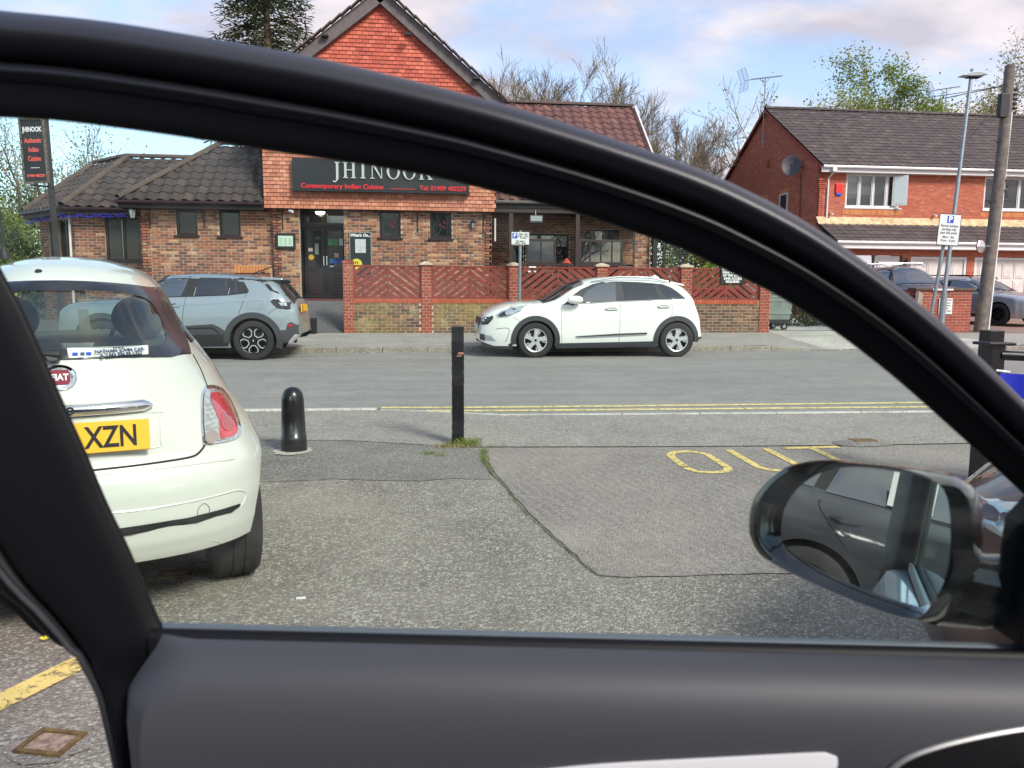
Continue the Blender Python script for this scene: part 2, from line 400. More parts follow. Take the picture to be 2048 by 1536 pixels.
def brickwall(parent, O, U, N, Lu, Hv, mat='brick_pub', mortar='mortar', holes=(), poly=None, nmax=300, want=None, thick=0.2, seed=1, wall='wall', back=None):
    """mortar backing with openings + bricks 7 mm proud of it"""
    O, U, N = Vector(O), Vector(U).normalized(), Vector(N).normalized(); V = Vector((0, 0, 1))
    mb = MB()
    us = sorted({0.0, Lu, *[min(max(h[i], 0), Lu) for h in holes for i in (0, 2)]}); zs = sorted({0.0, Hv, *[min(max(h[i], 0), Hv) for h in holes for i in (1, 3)]})
    if poly:
        n = len(poly); mb.add([O + U * a + V * b for a, b in poly] + [O + U * a + V * b - N * thick for a, b in poly],
               [tuple(range(n)), tuple(reversed(range(n, 2 * n)))] + [(i, (i + 1) % n, n + (i + 1) % n, n + i) for i in range(n)])
    else:
        for i in range(len(us) - 1):
            for k in range(len(zs) - 1):
                um, zm = (us[i] + us[i + 1]) / 2, (zs[k] + zs[k + 1]) / 2
                if any(h[0] < um < h[2] and h[1] < zm < h[3] for h in holes): continue
                a, b, c, d = us[i], us[i + 1], zs[k], zs[k + 1]
                vs = [O + U * x + V * z - N * y for y in (0, thick) for x, z in ((a, c), (b, c), (b, d), (a, d))]
                mb.add(vs, [(0, 1, 2, 3), (7, 6, 5, 4), (0, 4, 5, 1), (1, 5, 6, 2), (2, 6, 7, 3), (3, 7, 4, 0)])
    mb.obj(wall, M[mortar], parent)
    lay(parent, 'brick', O + N * 0.0005, U, V, N, Lu, Hv, 0.212, 0.062, 0.013, 0.013, 0.010, M[mat], holes, poly, nmax=nmax, want=want, seed=seed, wob=0.0015)

def smear(m):
    """faint dusty film on the door glass"""
    n, l = m.node_tree.nodes, m.node_tree.links; out = [x for x in n if x.type == 'OUTPUT_MATERIAL'][0]; src = out.inputs[0].links[0].from_socket
    g = n.new('ShaderNodeNewGeometry'); mp = n.new('ShaderNodeMapping'); mp.inputs['Scale'].default_value = (3, 3, 9); mp.inputs['Rotation'].default_value = (0, .6, 0); l.new(g.outputs['Position'], mp.inputs[0])
    t = n.new('ShaderNodeTexNoise'); t.inputs['Scale'].default_value = 3.0; t.inputs['Detail'].default_value = 7; l.new(mp.outputs[0], t.inputs[0])
    r = n.new('ShaderNodeMapRange'); l.new(t.outputs[0], r.inputs[0]); r.inputs[1].default_value = .45; r.inputs[2].default_value = .75; r.inputs[3].default_value = 0.004; r.inputs[4].default_value = 0.05
    d = n.new('ShaderNodeBsdfDiffuse'); d.inputs[0].default_value = (.6, .62, .62, 1); x = n.new('ShaderNodeMixShader'); l.new(r.outputs[0], x.inputs[0]); l.new(src, x.inputs[1]); l.new(d.outputs[0], x.inputs[2]); l.new(x.outputs[0], out.inputs[0])
smear(M['glass_door'])
# ================================================================== GROUND
def gz(y): return -0.10 if y < 3.5 else (-0.10 + 0.10 * (y - 3.5) / 4.1 if y < 7.6 else 0.0)
def fz(y): return 0.115 + min(max(y - 15.4, 0) * 0.025, 0.2)
def sheet(name, poly, zf, off, mat, kind='structure', step=0.5, parent=None, label=None, z2=None, cx=()):
    """flat polygon following the ground height zf(y)"""
    if kind == 'structure' and name in ('tarmac_patch', 'concrete_apron'):
        r_ = random.Random(len(poly)); q_ = []
        for i_ in range(len(poly)):
            a_, b_ = Vector(poly[i_]), Vector(poly[(i_ + 1) % len(poly)]); q_.append(tuple(a_))
            n_ = int((b_ - a_).length / .09) if max(abs(a_.x), abs(b_.x)) < 6.5 else 0; nn_ = Vector((-(b_ - a_).y, (b_ - a_).x)).normalized()
            for k_ in range(1, n_): q_.append(tuple(a_.lerp(b_, k_ / n_) + nn_ * r_.uniform(-.008, .008)))
        poly = q_
    ys = sorted({p[1] for p in poly}); pts = [Vector(p) for p in poly]
    ins = []
    cuts = [3.5, 7.6, 15.42, 16, 17, 18, 19, 21, 23.4]
    X_ = [Vector((x, c)) for c in cuts for x in (min(p[0] for p in poly) - 1, max(p[0] for p in poly) + 1) if min(ys) < c < max(ys)] + [Vector((c, y)) for c in cx for y in (min(ys) - 1, max(ys) + 1)]
    res = delaunay_2d_cdt(pts + X_, [(len(pts) + 2 * i, len(pts) + 2 * i + 1) for i in range(len(X_) // 2)],
                          [list(range(len(pts)))], 1, 1e-6)
    v2, e2, f2 = res[0], res[1], res[2]
    me = bpy.data.meshes.new(name); me.from_pydata([(p.x, p.y, (z2(p.x, p.y) if z2 else zf(p.y)) + off) for p in v2], [], [tuple(f) for f in f2]); me.update()
    bm = bmesh.new(); bm.from_mesh(me); bmesh.ops.recalc_face_normals(bm, faces=bm.faces[:])
    if sum(f.normal.z for f in bm.faces) < 0: bmesh.ops.reverse_faces(bm, faces=bm.faces[:])
    bm.to_mesh(me); bm.free()
    o = link(name, me, parent, True, mat)
    if kind and parent is None: o['kind'] = kind
    return o
def tarmac(name, a, b, speck=60, light=None, patch=0.5, rough=0.9, bumpd=0.006, bs=0.6, streak=None, ridge=None):
    t = NT(name); t.rough(rough); p = t.pos()
    big = t.noise(p, patch, 8, 0.68); c = t.mix(t.ramp(big, [(0.38, 0.0), (0.62, 1.0)]), a, b)
    if streak:
        q = t.noise(t.pos((0.12, 2.2, 1)), streak, 7, 0.65); c = t.mix(t.ramp(q, [(0.35, 0.0), (0.65, 0.6)]), c, tuple(min(1, x * 1.35) for x in a[:3]) + (1,))
    v = t.new('ShaderNodeTexVoronoi'); v.inputs['Scale'].default_value = speck; t.link(p, v.inputs[0])
    sp = t.new('ShaderNodeSeparateXYZ'); t.link(v.outputs['Color'], sp.inputs[0])
    if light: c = t.mix(t.ramp(sp.outputs[0], [(0.66, 0.0), (0.84, 0.75)]), c, light)
    c = t.mix(t.ramp(sp.outputs[1], [(0.0, 0.6), (0.35, 0.0)]), c, tuple(x * 0.3 for x in a[:3]) + (1,))
    pale = t.noise(t.pos((1, 1.6, 1)), 0.9, 6, 0.6); c = t.mix(t.ramp(pale, [(0.5, 0.0), (0.72, 0.45)]), c, tuple(min(1, x * 1.4) for x in a[:3]) + (1,))
    oil = t.noise(p, 1.9, 5, 0.55); c = t.mix(t.ramp(oil, [(0.62, 0.0), (0.74, 0.45)]), c, tuple(x * 0.5 for x in a[:3]) + (1,))
    mid = t.noise(p, 3.3, 7, 0.7); c = t.mix(t.ramp(mid, [(0.45, 0.0), (0.75, 0.4)]), c, tuple(x * 0.6 for x in a[:3]) + (1,))
    h = t.math('ADD', t.noise(p, speck * 1.3, 3, 0.6), t.math('MULTIPLY', v.outputs['Distance'], -1.2))
    if ridge:
        w = t.new('ShaderNodeTexWave', wave_type='BANDS', bands_direction='X'); w.inputs['Scale'].default_value = ridge[0]
        w.inputs['Distortion'].default_value = 1.6; w.inputs['Detail'].default_value = 3; w.inputs['Detail Scale'].default_value = 2.5
        t.link(t.pos((1, 1, 1), ridge[1]), w.inputs[0]); h = t.math('ADD', h, t.math('MULTIPLY', t.math('MULTIPLY', w.outputs['Fac'], t.ramp(t.noise(p, 1.7, 4), [(.35, .15), (.65, 1.0)])), 0.5))
        c = t.mix(t.math('MULTIPLY', w.outputs['Fac'], 0.16), c, tuple(min(1, x * 1.45) for x in a[:3]) + (1,))
    t.color(c); t.bump(h, bs, bumpd); return t.m
M['forecourt'] = tarmac('forecourt', L(152, 144, 134), L(120, 113, 106), 105, L(204, 198, 186), 0.7, bumpd=0.007, bs=1.0)
M['patch'] = tarmac('patch', L(112, 106, 102), L(128, 122, 116), 90, L(160, 158, 152), 0.8, bumpd=0.004)
M['pave_near'] = tarmac('pave_near', L(138, 131, 125), L(150, 143, 136), 80, L(176, 172, 164), 0.45, bumpd=0.005)
M['apron'] = tarmac('apron', L(152, 142, 136), L(130, 122, 118), 100, L(180, 172, 162), 0.6, bumpd=0.009, bs=0.8, ridge=(4.2, RAD(-17)))
M['road'] = tarmac('road', L(136, 131, 126), L(122, 119, 116), 110, L(150, 152, 152), 0.35, bumpd=0.003, bs=0.35, streak=1.2)
M['pave_far'] = tarmac('pave_far', L(158, 154, 146), L(142, 138, 132), 60, L(182, 178, 170), 0.6, bumpd=0.004)
M['concrete'] = tarmac('concrete', L(188, 184, 172), L(160, 156, 146), 40, L(206, 202, 194), 0.7, bumpd=0.004)
M['kerb'] = tarmac('kerb', L(150, 142, 130), L(122, 116, 108), 60, L(176, 170, 158), 2.0, bumpd=0.003)
M['blockpave'] = tarmac('blockpave', L(150, 118, 104), L(120, 98, 92), 50, L(176, 150, 134), 1.0)
M['earth'] = tarmac('earth', L(96, 92, 76), L(84, 88, 60), 20, None, 0.1)
M['ramp'] = tarmac('ramp', L(98, 98, 98), L(86, 86, 86), 70, L(130, 130, 128), 0.9)
def paint(name, c, wear=0.5, sc=14, off=0.46, obj=False):
    """road paint with worn-through patches"""
    t = NT(name); t.rough(0.7); p = t.pos(obj=obj); t.color(t.mix(t.ramp(t.noise(p, 5, 5), [(0.3, 0.0), (0.7, 1.0)]), c, tuple(x * 0.75 for x in c[:3]) + (1,)))
    n = t.noise(p, sc, 7, 0.75); m = t.ramp(n, [(off, 0.0), (off + 0.07, 1.0)])
    if wear < 1: m = t.math('MAXIMUM', m, 1 - wear)
    tr = t.new('ShaderNodeBsdfTransparent'); mx = t.new('ShaderNodeMixShader')
    t.link(m, mx.inputs[0]); t.link(tr.outputs[0], mx.inputs[1]); t.link(t.b.outputs[0], mx.inputs[2]); t.link(mx.outputs[0], t.out.inputs[0]); return t.m
M['yellow'] = paint('yellow', L(236, 216, 146), 0.75, 16, 0.40)
M['yellow2'] = paint('yellow2', L(232, 206, 128), 0.8, 26, 0.40)
M['white_line'] = paint('white_line', L(214, 214, 206), 0.9, 14, 0.45)

gm = MB(); gm.box((-400, -200, -0.6), (400, 600, -0.16)); g = gm.obj('ground', M['earth'], kind='structure')
sheet('forecourt', [(-14, -6), (16, -6), (16, 7.34), (5.4, 7.38), (3.6, 7.43), (2.0, 7.49), (0.78, 7.55), (-0.42, 8.0), (-1.8, 8.02), (-14, 8.04)], gz, 0.0, M['forecourt'])
sheet('tarmac_patch', [(-14, 5.34), (-6, 5.3), (-3, 5.26), (-1.0, 5.22), (-0.6, 5.26), (-0.28, 5.19), (0.0, 5.15), (0.2, 5.2), (0.47, 5.15), (0.49, 5.6), (0.44, 6.02), (0.28, 6.17), (-0.6, 6.5), (-1.5, 6.6), (-3, 6.7), (-14, 6.7)], gz, 0.004, M['patch'])
sheet('pavement_near', [(-14, 6.66), (-3, 6.66), (-1.5, 6.56), (-0.6, 6.46), (0.28, 6.15), (0.63, 6.12), (2.0, 6.02), (3.54, 5.94), (16, 5.8), (16, 7.3), (5.4, 7.34), (3.6, 7.39), (2.0, 7.45), (0.76, 7.51), (-0.44, 7.93), (-1.8, 7.96), (-14, 7.98)], gz, 0.008, M['pave_near'])
sheet('concrete_apron', [(0.5, 6.02), (0.5, 5.6), (0.52, 5.25), (0.57, 4.92), (0.62, 4.45), (0.71, 3.95), (0.82, 3.41), (0.95, 3.37), (1.3, 3.36), (1.8, 3.34), (6, 3.2), (16, 2.9), (16, 5.76), (6.2, 5.88), (3.54, 5.9), (2.0, 5.98), (0.63, 6.08)], gz, 0.006, M['apron'])
sheet('road', [(-90, 8.06), (-1.8, 8.04), (-0.40, 8.02), (0.80, 7.57), (2.0, 7.51), (3.6, 7.45), (5.4, 7.40), (16, 7.30), (90, 7.3), (90, 15.44), (-90, 15.44)], lambda y: 0.0, 0.003, M['road'])
# near edging stones, a thin pale line
kr = tag(bpy.data.objects.new('kerb', None), kind='structure'); COL.objects.link(kr); kr.location = (0, 7.6, 0)
def edging(pts, w, h, mat, parent, ln=0.91, name='kerb_stone', zoff=0.0, zfun=None, maxn=300):
    acc = []
    for i in range(len(pts) - 1):
        a, b = Vector(pts[i]), Vector(pts[i + 1]); n = max(1, round((b - a).length / ln))
        for k in range(n): acc.append((a.lerp(b, k / n), a.lerp(b, (k + 1) / n)))
    for a, b in acc:
        d = (b - a).normalized() * 0.006; m = MB()
        z0 = zfun(a) if zfun else 0; z1 = zfun(b) if zfun else 0
        z0 += rng.uniform(-.003, .003); p, q = a + d, b - d; nrm = Vector((-(q - p).y, (q - p).x)).normalized() * w
        vs = [(p.x, p.y, -0.12), (q.x, q.y, -0.12), (q.x + nrm.x, q.y + nrm.y, -0.12), (p.x + nrm.x, p.y + nrm.y, -0.12),
              (p.x, p.y, z0 + h - 0.015), (q.x, q.y, z1 + h - 0.015), (q.x + nrm.x, q.y + nrm.y, z1 + h), (p.x + nrm.x, p.y + nrm.y, z0 + h),
              (p.x + nrm.x * .12, p.y + nrm.y * .12, z0 + h), (q.x + nrm.x * .12, q.y + nrm.y * .12, z1 + h)]
        m.add(vs, [(0, 1, 5, 4), (4, 5, 9, 8), (8, 9, 6, 7), (1, 2, 6, 9, 5), (2, 3, 7, 6), (3, 0, 4, 8, 7)])
        m.obj(name, M[mat], parent, bevel=0.0)
M['edge_pale'] = tarmac('edge_pale', L(196, 194, 184), L(168, 166, 158), 60, L(210, 208, 200), 2.0, bumpd=0.003)
edging([(-14, 7.97), (-1.8, 7.95), (-0.45, 7.93), ], 0.07, 0.022, 'edge_pale', kr)
edging([(-0.43, 7.94), (0.76, 7.49), (2.0, 7.43), (3.6, 7.37), (5.4, 7.32), (13, 7.25)], 0.06, 0.012, 'edge_pale', kr)
# far kerb with a dropped run in front of the drive
def fkz(p):
    x = p[0]
    if x < 7.2: return 0.115
    if x < 8.4: return 0.115 - (x - 7.2) / 1.2 * 0.085
    if x < 12.0: return 0.03
    if x < 13.2: return 0.03 + (x - 12.0) / 1.2 * 0.085
    return 0.115
edging([(-16, 15.36), (13.6, 15.38), (18, 15.75), (30, 16.4)], 0.125, 0.0, 'kerb', kr, zfun=fkz)
fz2 = lambda x, y: fz(y) - (0.115 - fkz((x, 0))) * max(0.0, 1 - max(0, y - 15.5) / 1.7)
CX = (7.2, 8.4, 12.0, 13.2)
sheet('pavement_far', [(-60, 15.46), (7.2, 15.46), (8.6, 15.46), (8.6, 17.2), (8.98, 18.9), (8.98, 19.2), (-60, 19.2)], fz, 0.0, M['pave_far'], z2=fz2, cx=CX[:2])
sheet('driveway', [(8.6, 15.46), (13.2, 15.46), (13.0, 17.0), (12.6, 19.0), (13.0, 24), (13.5, 45), (8.98, 45), (8.98, 18.9), (8.6, 17.2)], fz, 0.002, M['concrete'], z2=fz2, cx=CX[2:3])
sheet('pavement_far_east', [(13.2, 15.48), (13.6, 15.5), (18, 15.87), (40, 17), (40, 18.7), (12.65, 18.7), (13.0, 17.0)], fz, 0.0, M['pave_far'])
sheet('front_yard', [(12.7, 18.7), (40, 18.7), (40, 33), (13.1, 33), (13.0, 24), (12.68, 19)], fz, 0.006, M['blockpave'])
sheet('pub_ground', [(-60, 19.2), (8.98, 19.2), (8.98, 45), (-60, 45)], fz, 0.0, M['ramp'])
gv = sheet('gravel', [(9.0, 19.5), (11.6, 19.5), (12.4, 22), (12.8, 30), (9.0, 30)], fz, 0.012, simple('gravel', L(196, 196, 192), 0.9, var=0.5, vscale=26, bump=1.0, bscale=40, obj=False))
# road markings
def stripe(name, pts, w, z, mat, parent=None, zf=None):
    m = MB(); pts = [Vector(p) for p in pts]; vs = []
    for i, p in enumerate(pts):
        d = (pts[min(i + 1, len(pts) - 1)] - pts[max(i - 1, 0)]).normalized(); n = Vector((-d.y, d.x)) * w / 2
        for s in (1, -1):
            q = p + n * s; vs.append((q.x, q.y, (zf(q.y) if zf else 0) + z))
    m.add(vs, [(2 * i, 2 * i + 1, 2 * i + 3, 2 * i + 2) for i in range(len(pts) - 1)])
    o = link(name, m.mesh(name, mat, fix=False), parent, True); 
    if parent is None: o['kind'] = 'structure'
    return o
stripe('yellow_line_marking', [(-0.42, 8.10), (0.4, 8.04), (1.0, 8.02), (2.1, 8.0), (5.6, 7.97), (30, 7.9)], 0.105, 0.007, M['yellow'])
stripe('yellow_line_marking', [(0.05, 7.84), (0.7, 7.79), (2.05, 7.75), (5.4, 7.66), (30, 7.5)], 0.105, 0.007, M['yellow'])
stripe('edge_line_marking', [(-2.4, 14.12), (-1.1, 14.12)], 0.06, 0.007, M['white_line']); stripe('edge_line_marking', [(-0.5, 14.12), (1.0, 14.12)], 0.06, 0.007, M['white_line'])
# OUT
ow = 0.062
def arcpts(cx, cy, rx, ry, a0, a1, n=10): return [(cx + rx * cos(RAD(a0 + (a1 - a0) * i / n)), cy + ry * sin(RAD(a0 + (a1 - a0) * i / n))) for i in range(n + 1)]
Oq = [(1.92, 5.36), (1.92, 5.64)] + arcpts(2.075, 5.66, 0.155, 0.16, 180, 0)[1:] + [(2.23, 5.34)] + arcpts(2.075, 5.32, 0.155, 0.15, 0, -180)[1:]
zf_o = lambda y: gz(y)
stripe('lettering_marking', [p for p in Oq], ow, 0.0105, M['yellow2'], zf=zf_o)
stripe('lettering_marking', [(2.46, 5.85), (2.46, 5.33)] + arcpts(2.62, 5.32, 0.16, 0.15, 180, 360)[1:] + [(2.78, 5.86)], ow, 0.0105, M['yellow2'], zf=zf_o)
stripe('lettering_marking', [(2.93, 5.86), (3.42, 5.88)], 0.07, 0.0105, M['yellow2'], zf=zf_o)
stripe('lettering_marking', [(3.17, 5.83), (3.17, 5.18)], ow, 0.0105, M['yellow2'], zf=zf_o)
# bay line near the car
stripe('bay_line_marking', [(-1.9, 1.7), (-1.53, 2.22), (-1.30, 2.62), (-1.17, 2.86), (-1.1, 3.0)], 0.11, 0.006, M['yellow2'], zf=gz)
# weeds and moss along the crack and round the post
def grass(name, spots, label, n=420, h=0.05, sp=0.03):
    m = MB(); r = random.Random(3)
    for (x, y, sx, sy, k, hh) in spots:
        for _ in range(k):
            a = x + r.gauss(0, sx); b = y + r.gauss(0, sy); z = gz(b) + 0.004; t = r.uniform(0, 2 * pi); l = hh * r.uniform(.4, 1.2); w = 0.0025
            dx_, dy_ = cos(t), sin(t); lean = l * r.uniform(.3, 1.1)
            m.add([(a - dy_ * w, b + dx_ * w, z), (a + dy_ * w, b - dx_ * w, z), (a + dx_ * lean * .6, b + dy_ * lean * .6, z + l * .75), (a + dx_ * lean, b + dy_ * lean, z + l)], [(0, 1, 2), (1, 3, 2)])
    o = m.obj(name, M[label], None); o['kind'] = 'stuff'; return o
M['grass_green'] = simple('grass_green', L(116, 132, 52), 0.8, var=0.35, vscale=9, obj=False)
M['grass_dry'] = simple('grass_dry', L(176, 160, 112), 0.9, var=0.2, vscale=9, obj=False)
M['moss'] = simple('moss', L(104, 104, 66), 0.95, c2=L(80, 76, 68), vscale=12, obj=False, bump=1.0, bscale=150)
cr = [(0.49, 6.0), (0.47, 5.6), (0.50, 5.25), (0.555, 4.92), (0.60, 4.45), (0.70, 3.95), (0.815, 3.40)]
sp = [(0.25, 6.17, .06, .02, 90, .045), (0.38, 6.18, .05, .03, 150, .07), (0.06, 5.93, .05, .02, 70, .03), (0.14, 5.86, .03, .015, 40, .03), (0.6, 6.12, .05, .01, 25, .03)]
for i in range(len(cr) - 1):
    for k in range(12):
        t = k / 12; p = (cr[i][0] * (1 - t) + cr[i + 1][0] * t, cr[i][1] * (1 - t) + cr[i + 1][1] * t)
        dens = 16 if p[1] > 5.5 else (5 if rng.random() < .6 else 1)
        sp.append((p[0], p[1], .018, .03, dens, .028 if p[1] > 5.4 else .012))
grass('grass', sp, 'grass_green'); grass('dry_grass', [(0.18, 6.16, .07, .015, 90, .035), (0.3, 6.13, .06, .012, 80, .03)], 'grass_dry')
mm = MB(); mpts = []
for i in range(len(cr) - 1):
    for k in range(14):
        t = k / 14; mpts.append((cr[i][0] * (1 - t) + cr[i + 1][0] * t + rng.uniform(-.006, .006), cr[i][1] * (1 - t) + cr[i + 1][1] * t, rng.uniform(.0015, .006) + (.010 if cr[i][1] > 5.3 else 0)))
for i in range(len(mpts) - 1):
    (a, b, w), (c, d, w2) = mpts[i], mpts[i + 1]
    mm.add([(a - w, b, gz(b) + .0088), (a + w, b, gz(b) + .0088), (c + w2, d, gz(d) + .0088), (c - w2, d, gz(d) + .0088)], [(0, 1, 2, 3)])
o = mm.obj('moss', M['moss'], None); o['kind'] = 'stuff'

# ================================================================== PUB
Xv, Yv, Zv = Vector((1, 0, 0)), Vector((0, 1, 0)), Vector((0, 0, 1)); Nf = Vector((0, -1, 0))
pub = empty('restaurant', (-1, 21.2, 0.2), label='multicoloured brick restaurant with tile-hung gable, brown tiled roofs and black fascia sign', cat='restaurant')
def window(parent, O, U, N, w, h, cols=1, rows=1, fmat='mahogany', gmat='glass_dark', fw=0.055, recess=0.06, sill=True, openers=(), name='window', d=0.07):
    """frame + panes: O bottom-left corner on the wall face"""
    O, U, N = Vector(O), Vector(U), Vector(N); V = Zv
    root = None; f = MB(); m = Matrix(((U.x, V.x, N.x, O.x), (U.y, V.y, N.y, O.y), (U.z, V.z, N.z, O.z), (0, 0, 0, 1)))
    n0 = -recess - d; n1 = -recess
    f.box((0, 0, n0), (w, fw, n1), m); f.box((0, h - fw, n0), (w, h, n1), m)
    f.box((0, fw, n0), (fw, h - fw, n1), m); f.box((w - fw, fw, n0), (w, h - fw, n1), m)
    for i in range(1, cols): x = w * i / cols; f.box((x - fw * .4, fw, n0), (x + fw * .4, h - fw, n1 + .002), m)
    for j in range(1, rows): y = h * j / rows; f.box((fw, y - fw * .3, n0 + .01), (w - fw, y + fw * .3, n1 - .004), m)
    fo = f.obj(name, M[fmat], parent, bevel=0.006)
    for i in range(cols):
        for j in range(rows):
            x0 = w * i / cols + fw * .7; x1 = w * (i + 1) / cols - fw * .7; y0 = h * j / rows + fw * .5; y1 = h * (j + 1) / rows - fw * .5
            p = MB(); p.box((x0, y0, n0 + d * .4), (x1, y1, n0 + d * .4 + .006), m); p.obj('pane', M[gmat], fo)
            c = MB(); ins = 0.022; q = n1 - .012
            c.box((x0, y0, q - .02), (x1, y0 + ins, q), m); c.box((x0, y1 - ins, q - .02), (x1, y1, q), m)
            c.box((x0, y0 + ins, q - .02), (x0 + ins, y1 - ins, q), m); c.box((x1 - ins, y0 + ins, q - .02), (x1, y1 - ins, q), m)
            c.obj('sash', M[fmat], fo)
    if sill:
        s = MB(); s.box((-.05, -.06, n0), (w + .05, -.002, .05), m); s.obj('sill', M[fmat], fo)
    return fo
def prect(name, O, U, N, x0, y0, x1, y1, n0, n1, mat, parent, bevel=0.0, V=Zv):
    U, N, O, V = Vector(U), Vector(N), Vector(O), Vector(V); m = Matrix(((U.x, V.x, N.x, O.x), (U.y, V.y, N.y, O.y), (U.z, V.z, N.z, O.z), (0, 0, 0, 1)))
    b = MB(); b.box((x0, y0, n0), (x1, y1, n1), m); return b.obj(name, M[mat] if isinstance(mat, str) else mat, parent, bevel=bevel)
# main block
wants = lambda p: p.z > 1.85
brickwall(pub, (-3.83, 21.2, 0.2), Xv, Nf, 5.77, 3.3, nmax=170, want=wants, seed=2,
          holes=[(0.67, 0.8, 1.83, 3.3), (2.76, 2.44, 3.33, 3.14), (4.11, 2.43, 4.69, 3.13)])
brickwall(pub, (1.94, 21.2, 0.2), Yv, Xv, 2.2, 3.3, nmax=0, seed=3)
brickwall(pub, (-3.83, 23, 0.2), -Yv, -Xv, 1.8, 3.3, nmax=0, seed=4)
# left wing 1
brickwall(pub, (-7.2, 21.4, 0.2), Xv, Nf, 3.37, 3.35, nmax=85, want=wants, seed=5, holes=[(0.86, 2.44, 1.40, 3.14), (1.95, 2.43, 2.5, 3.15)])
brickwall(pub, (-7.2, 22.6, 0.2), -Yv, -Xv, 1.2, 3.35, nmax=0, seed=6)
# left wing 2 with canted end
brickwall(pub, (-9.35, 22.6, 0.2), Xv, Nf, 2.2, 3.25, nmax=30, want=wants, seed=7, holes=[(0.78, 1.8, 1.69, 3.0)])
Uc = Vector((9.35 - 11.0, 22.6 - 24.3, 0)); Lc = Uc.length; Uc = Vector((1.65, -1.7, 0)).normalized(); Nc = Vector((-1.7, -1.65, 0)).normalized()
brickwall(pub, (-11.0, 24.3, 0.2), Uc, Nc, Lc, 3.25, nmax=15, want=wants, seed=8, holes=[(0.55, 1.75, 1.05, 2.95), (1.25, 1.75, 2.1, 2.95)])
window(pub, (-1.07, 21.2, 2.64), Xv, Nf, 0.57, 0.70); window(pub, (0.28, 21.2, 2.63), Xv, Nf, 0.58, 0.70)
window(pub, (-6.34, 21.4, 2.64), Xv, Nf, 0.54, 0.70); window(pub, (-5.25, 21.4, 2.63), Xv, Nf, 0.55, 0.72)
window(pub, (-8.57, 22.6, 2.0), Xv, Nf, 0.91, 1.2, cols=2)
pc = Vector((-11.0, 24.3, 0.2)); window(pub, pc + Uc * 0.55 + Zv * 1.75, Uc, Nc, 0.5, 1.2); window(pub, pc + Uc * 1.25 + Zv * 1.75, Uc, Nc, 0.85, 1.2, cols=2)
# leaded curve and red flowers etched in the two front panes
M['etch'] = simple('etch', L(70, 104, 84), 0.4); M['etch_red'] = simple('etch_red', L(150, 40, 44), 0.4)
for x0 in (-1.07, 0.28):
    e = MB(); y = 21.2 - .0 + .06 + .035
    e.tube([(x0 + .10, y, 2.72), (x0 + .10, y, 3.18), (x0 + .17, y, 3.24), (x0 + .28, y, 3.26), (x0 + .40, y, 3.24), (x0 + .47, y, 3.18), (x0 + .47, y, 2.72), (x0 + .10, y, 2.72)], .006, 4)
    e.tube([(x0 + .2, y, 2.74), (x0 + .3, y, 2.86), (x0 + .27, y, 3.0), (x0 + .37, y, 3.1)], .006, 4); e.obj('leading', M['etch'], pub)
    e = MB(); r = random.Random(5)
    for k in range(7): e.lathe([(0.001, 0), (.022, .003), (.001, .006)], 6, Matrix.Translation((x0 + .32 + r.uniform(-.04, .09), y, 2.94 + r.uniform(-.05, .18))) @ Matrix.Rotation(RAD(90), 4, 'X'))
    e.obj('etched_flowers', M['etch_red'], pub)
# entrance
M['doorwood'] = simple('doorwood', L(20, 15, 20), 0.5, var=0.3, vscale=5, obj=False)
dz = 1.0; dY = 21.95
for a, b in (((-3.16, 21.4), (-3.16, 22.05)), ((-2.0, 22.05), (-2.0, 21.4))):
    pass
prect('door_lobby', (-3.16, 21.4, dz), Xv, Nf, 0, -.01, 1.16, 2.5, -.75, -.72, 'dark_inside', pub)
prect('lobby_side', (-3.16, 21.4, dz), Xv, Nf, -.02, 0, -.002, 2.5, -.75, 0.0, 'doorwood', pub); prect('lobby_side', (-2.0, 21.4, dz), Xv, Nf, 0.002, 0, .02, 2.5, -.75, 0.0, 'doorwood', pub)
prect('lobby_ceiling', (-3.16, 21.4, dz), Xv, Nf, 0, 2.32, 1.16, 2.36, -.75, 0, 'dark_brown', pub)
prect('door_head', (-3.16, dY, dz), Xv, Nf, 0, 1.93, 1.16, 2.0, 0, .06, 'doorwood', pub)
M['glass_paper'] = glassmat('glass_paper', (0.008, 0.01, 0.016), 0.05, 0.0, refl=0.035, fres=False)
papers = [(0.05, 1.35, .16, .2, L(196, 200, 210)), (.3, 1.42, .15, .2, L(90, 150, 130)), (0.1, 1.02, .17, .22, L(120, 140, 190)), (.32, 1.05, .16, .1, L(210, 214, 220)), (.06, 1.7, .4, .1, L(60, 90, 90))]
for s in (0, 1):
    x0 = 0.02 + s * 0.56; d = prect('door', (-3.16, dY, dz), Xv, Nf, x0, 0.02, x0 + .55, 1.92, 0, .045, 'doorwood', pub, .004)
    prect('door_panel', (-3.16, dY, dz), Xv, Nf, x0 + .08, .12, x0 + .47, .72, .046, .056, 'mahogany', d, .008)
    prect('pane', (-3.16, dY, dz), Xv, Nf, x0 + .08, .84, x0 + .47, 1.84, .046, .05, 'glass_paper', d)
    prect('handle', (-3.16, dY, dz), Xv, Nf, x0 + (.50 if s == 0 else .02), .9, x0 + (.53 if s == 0 else .05), 1.15, .05, .085, 'silver', d, .004)
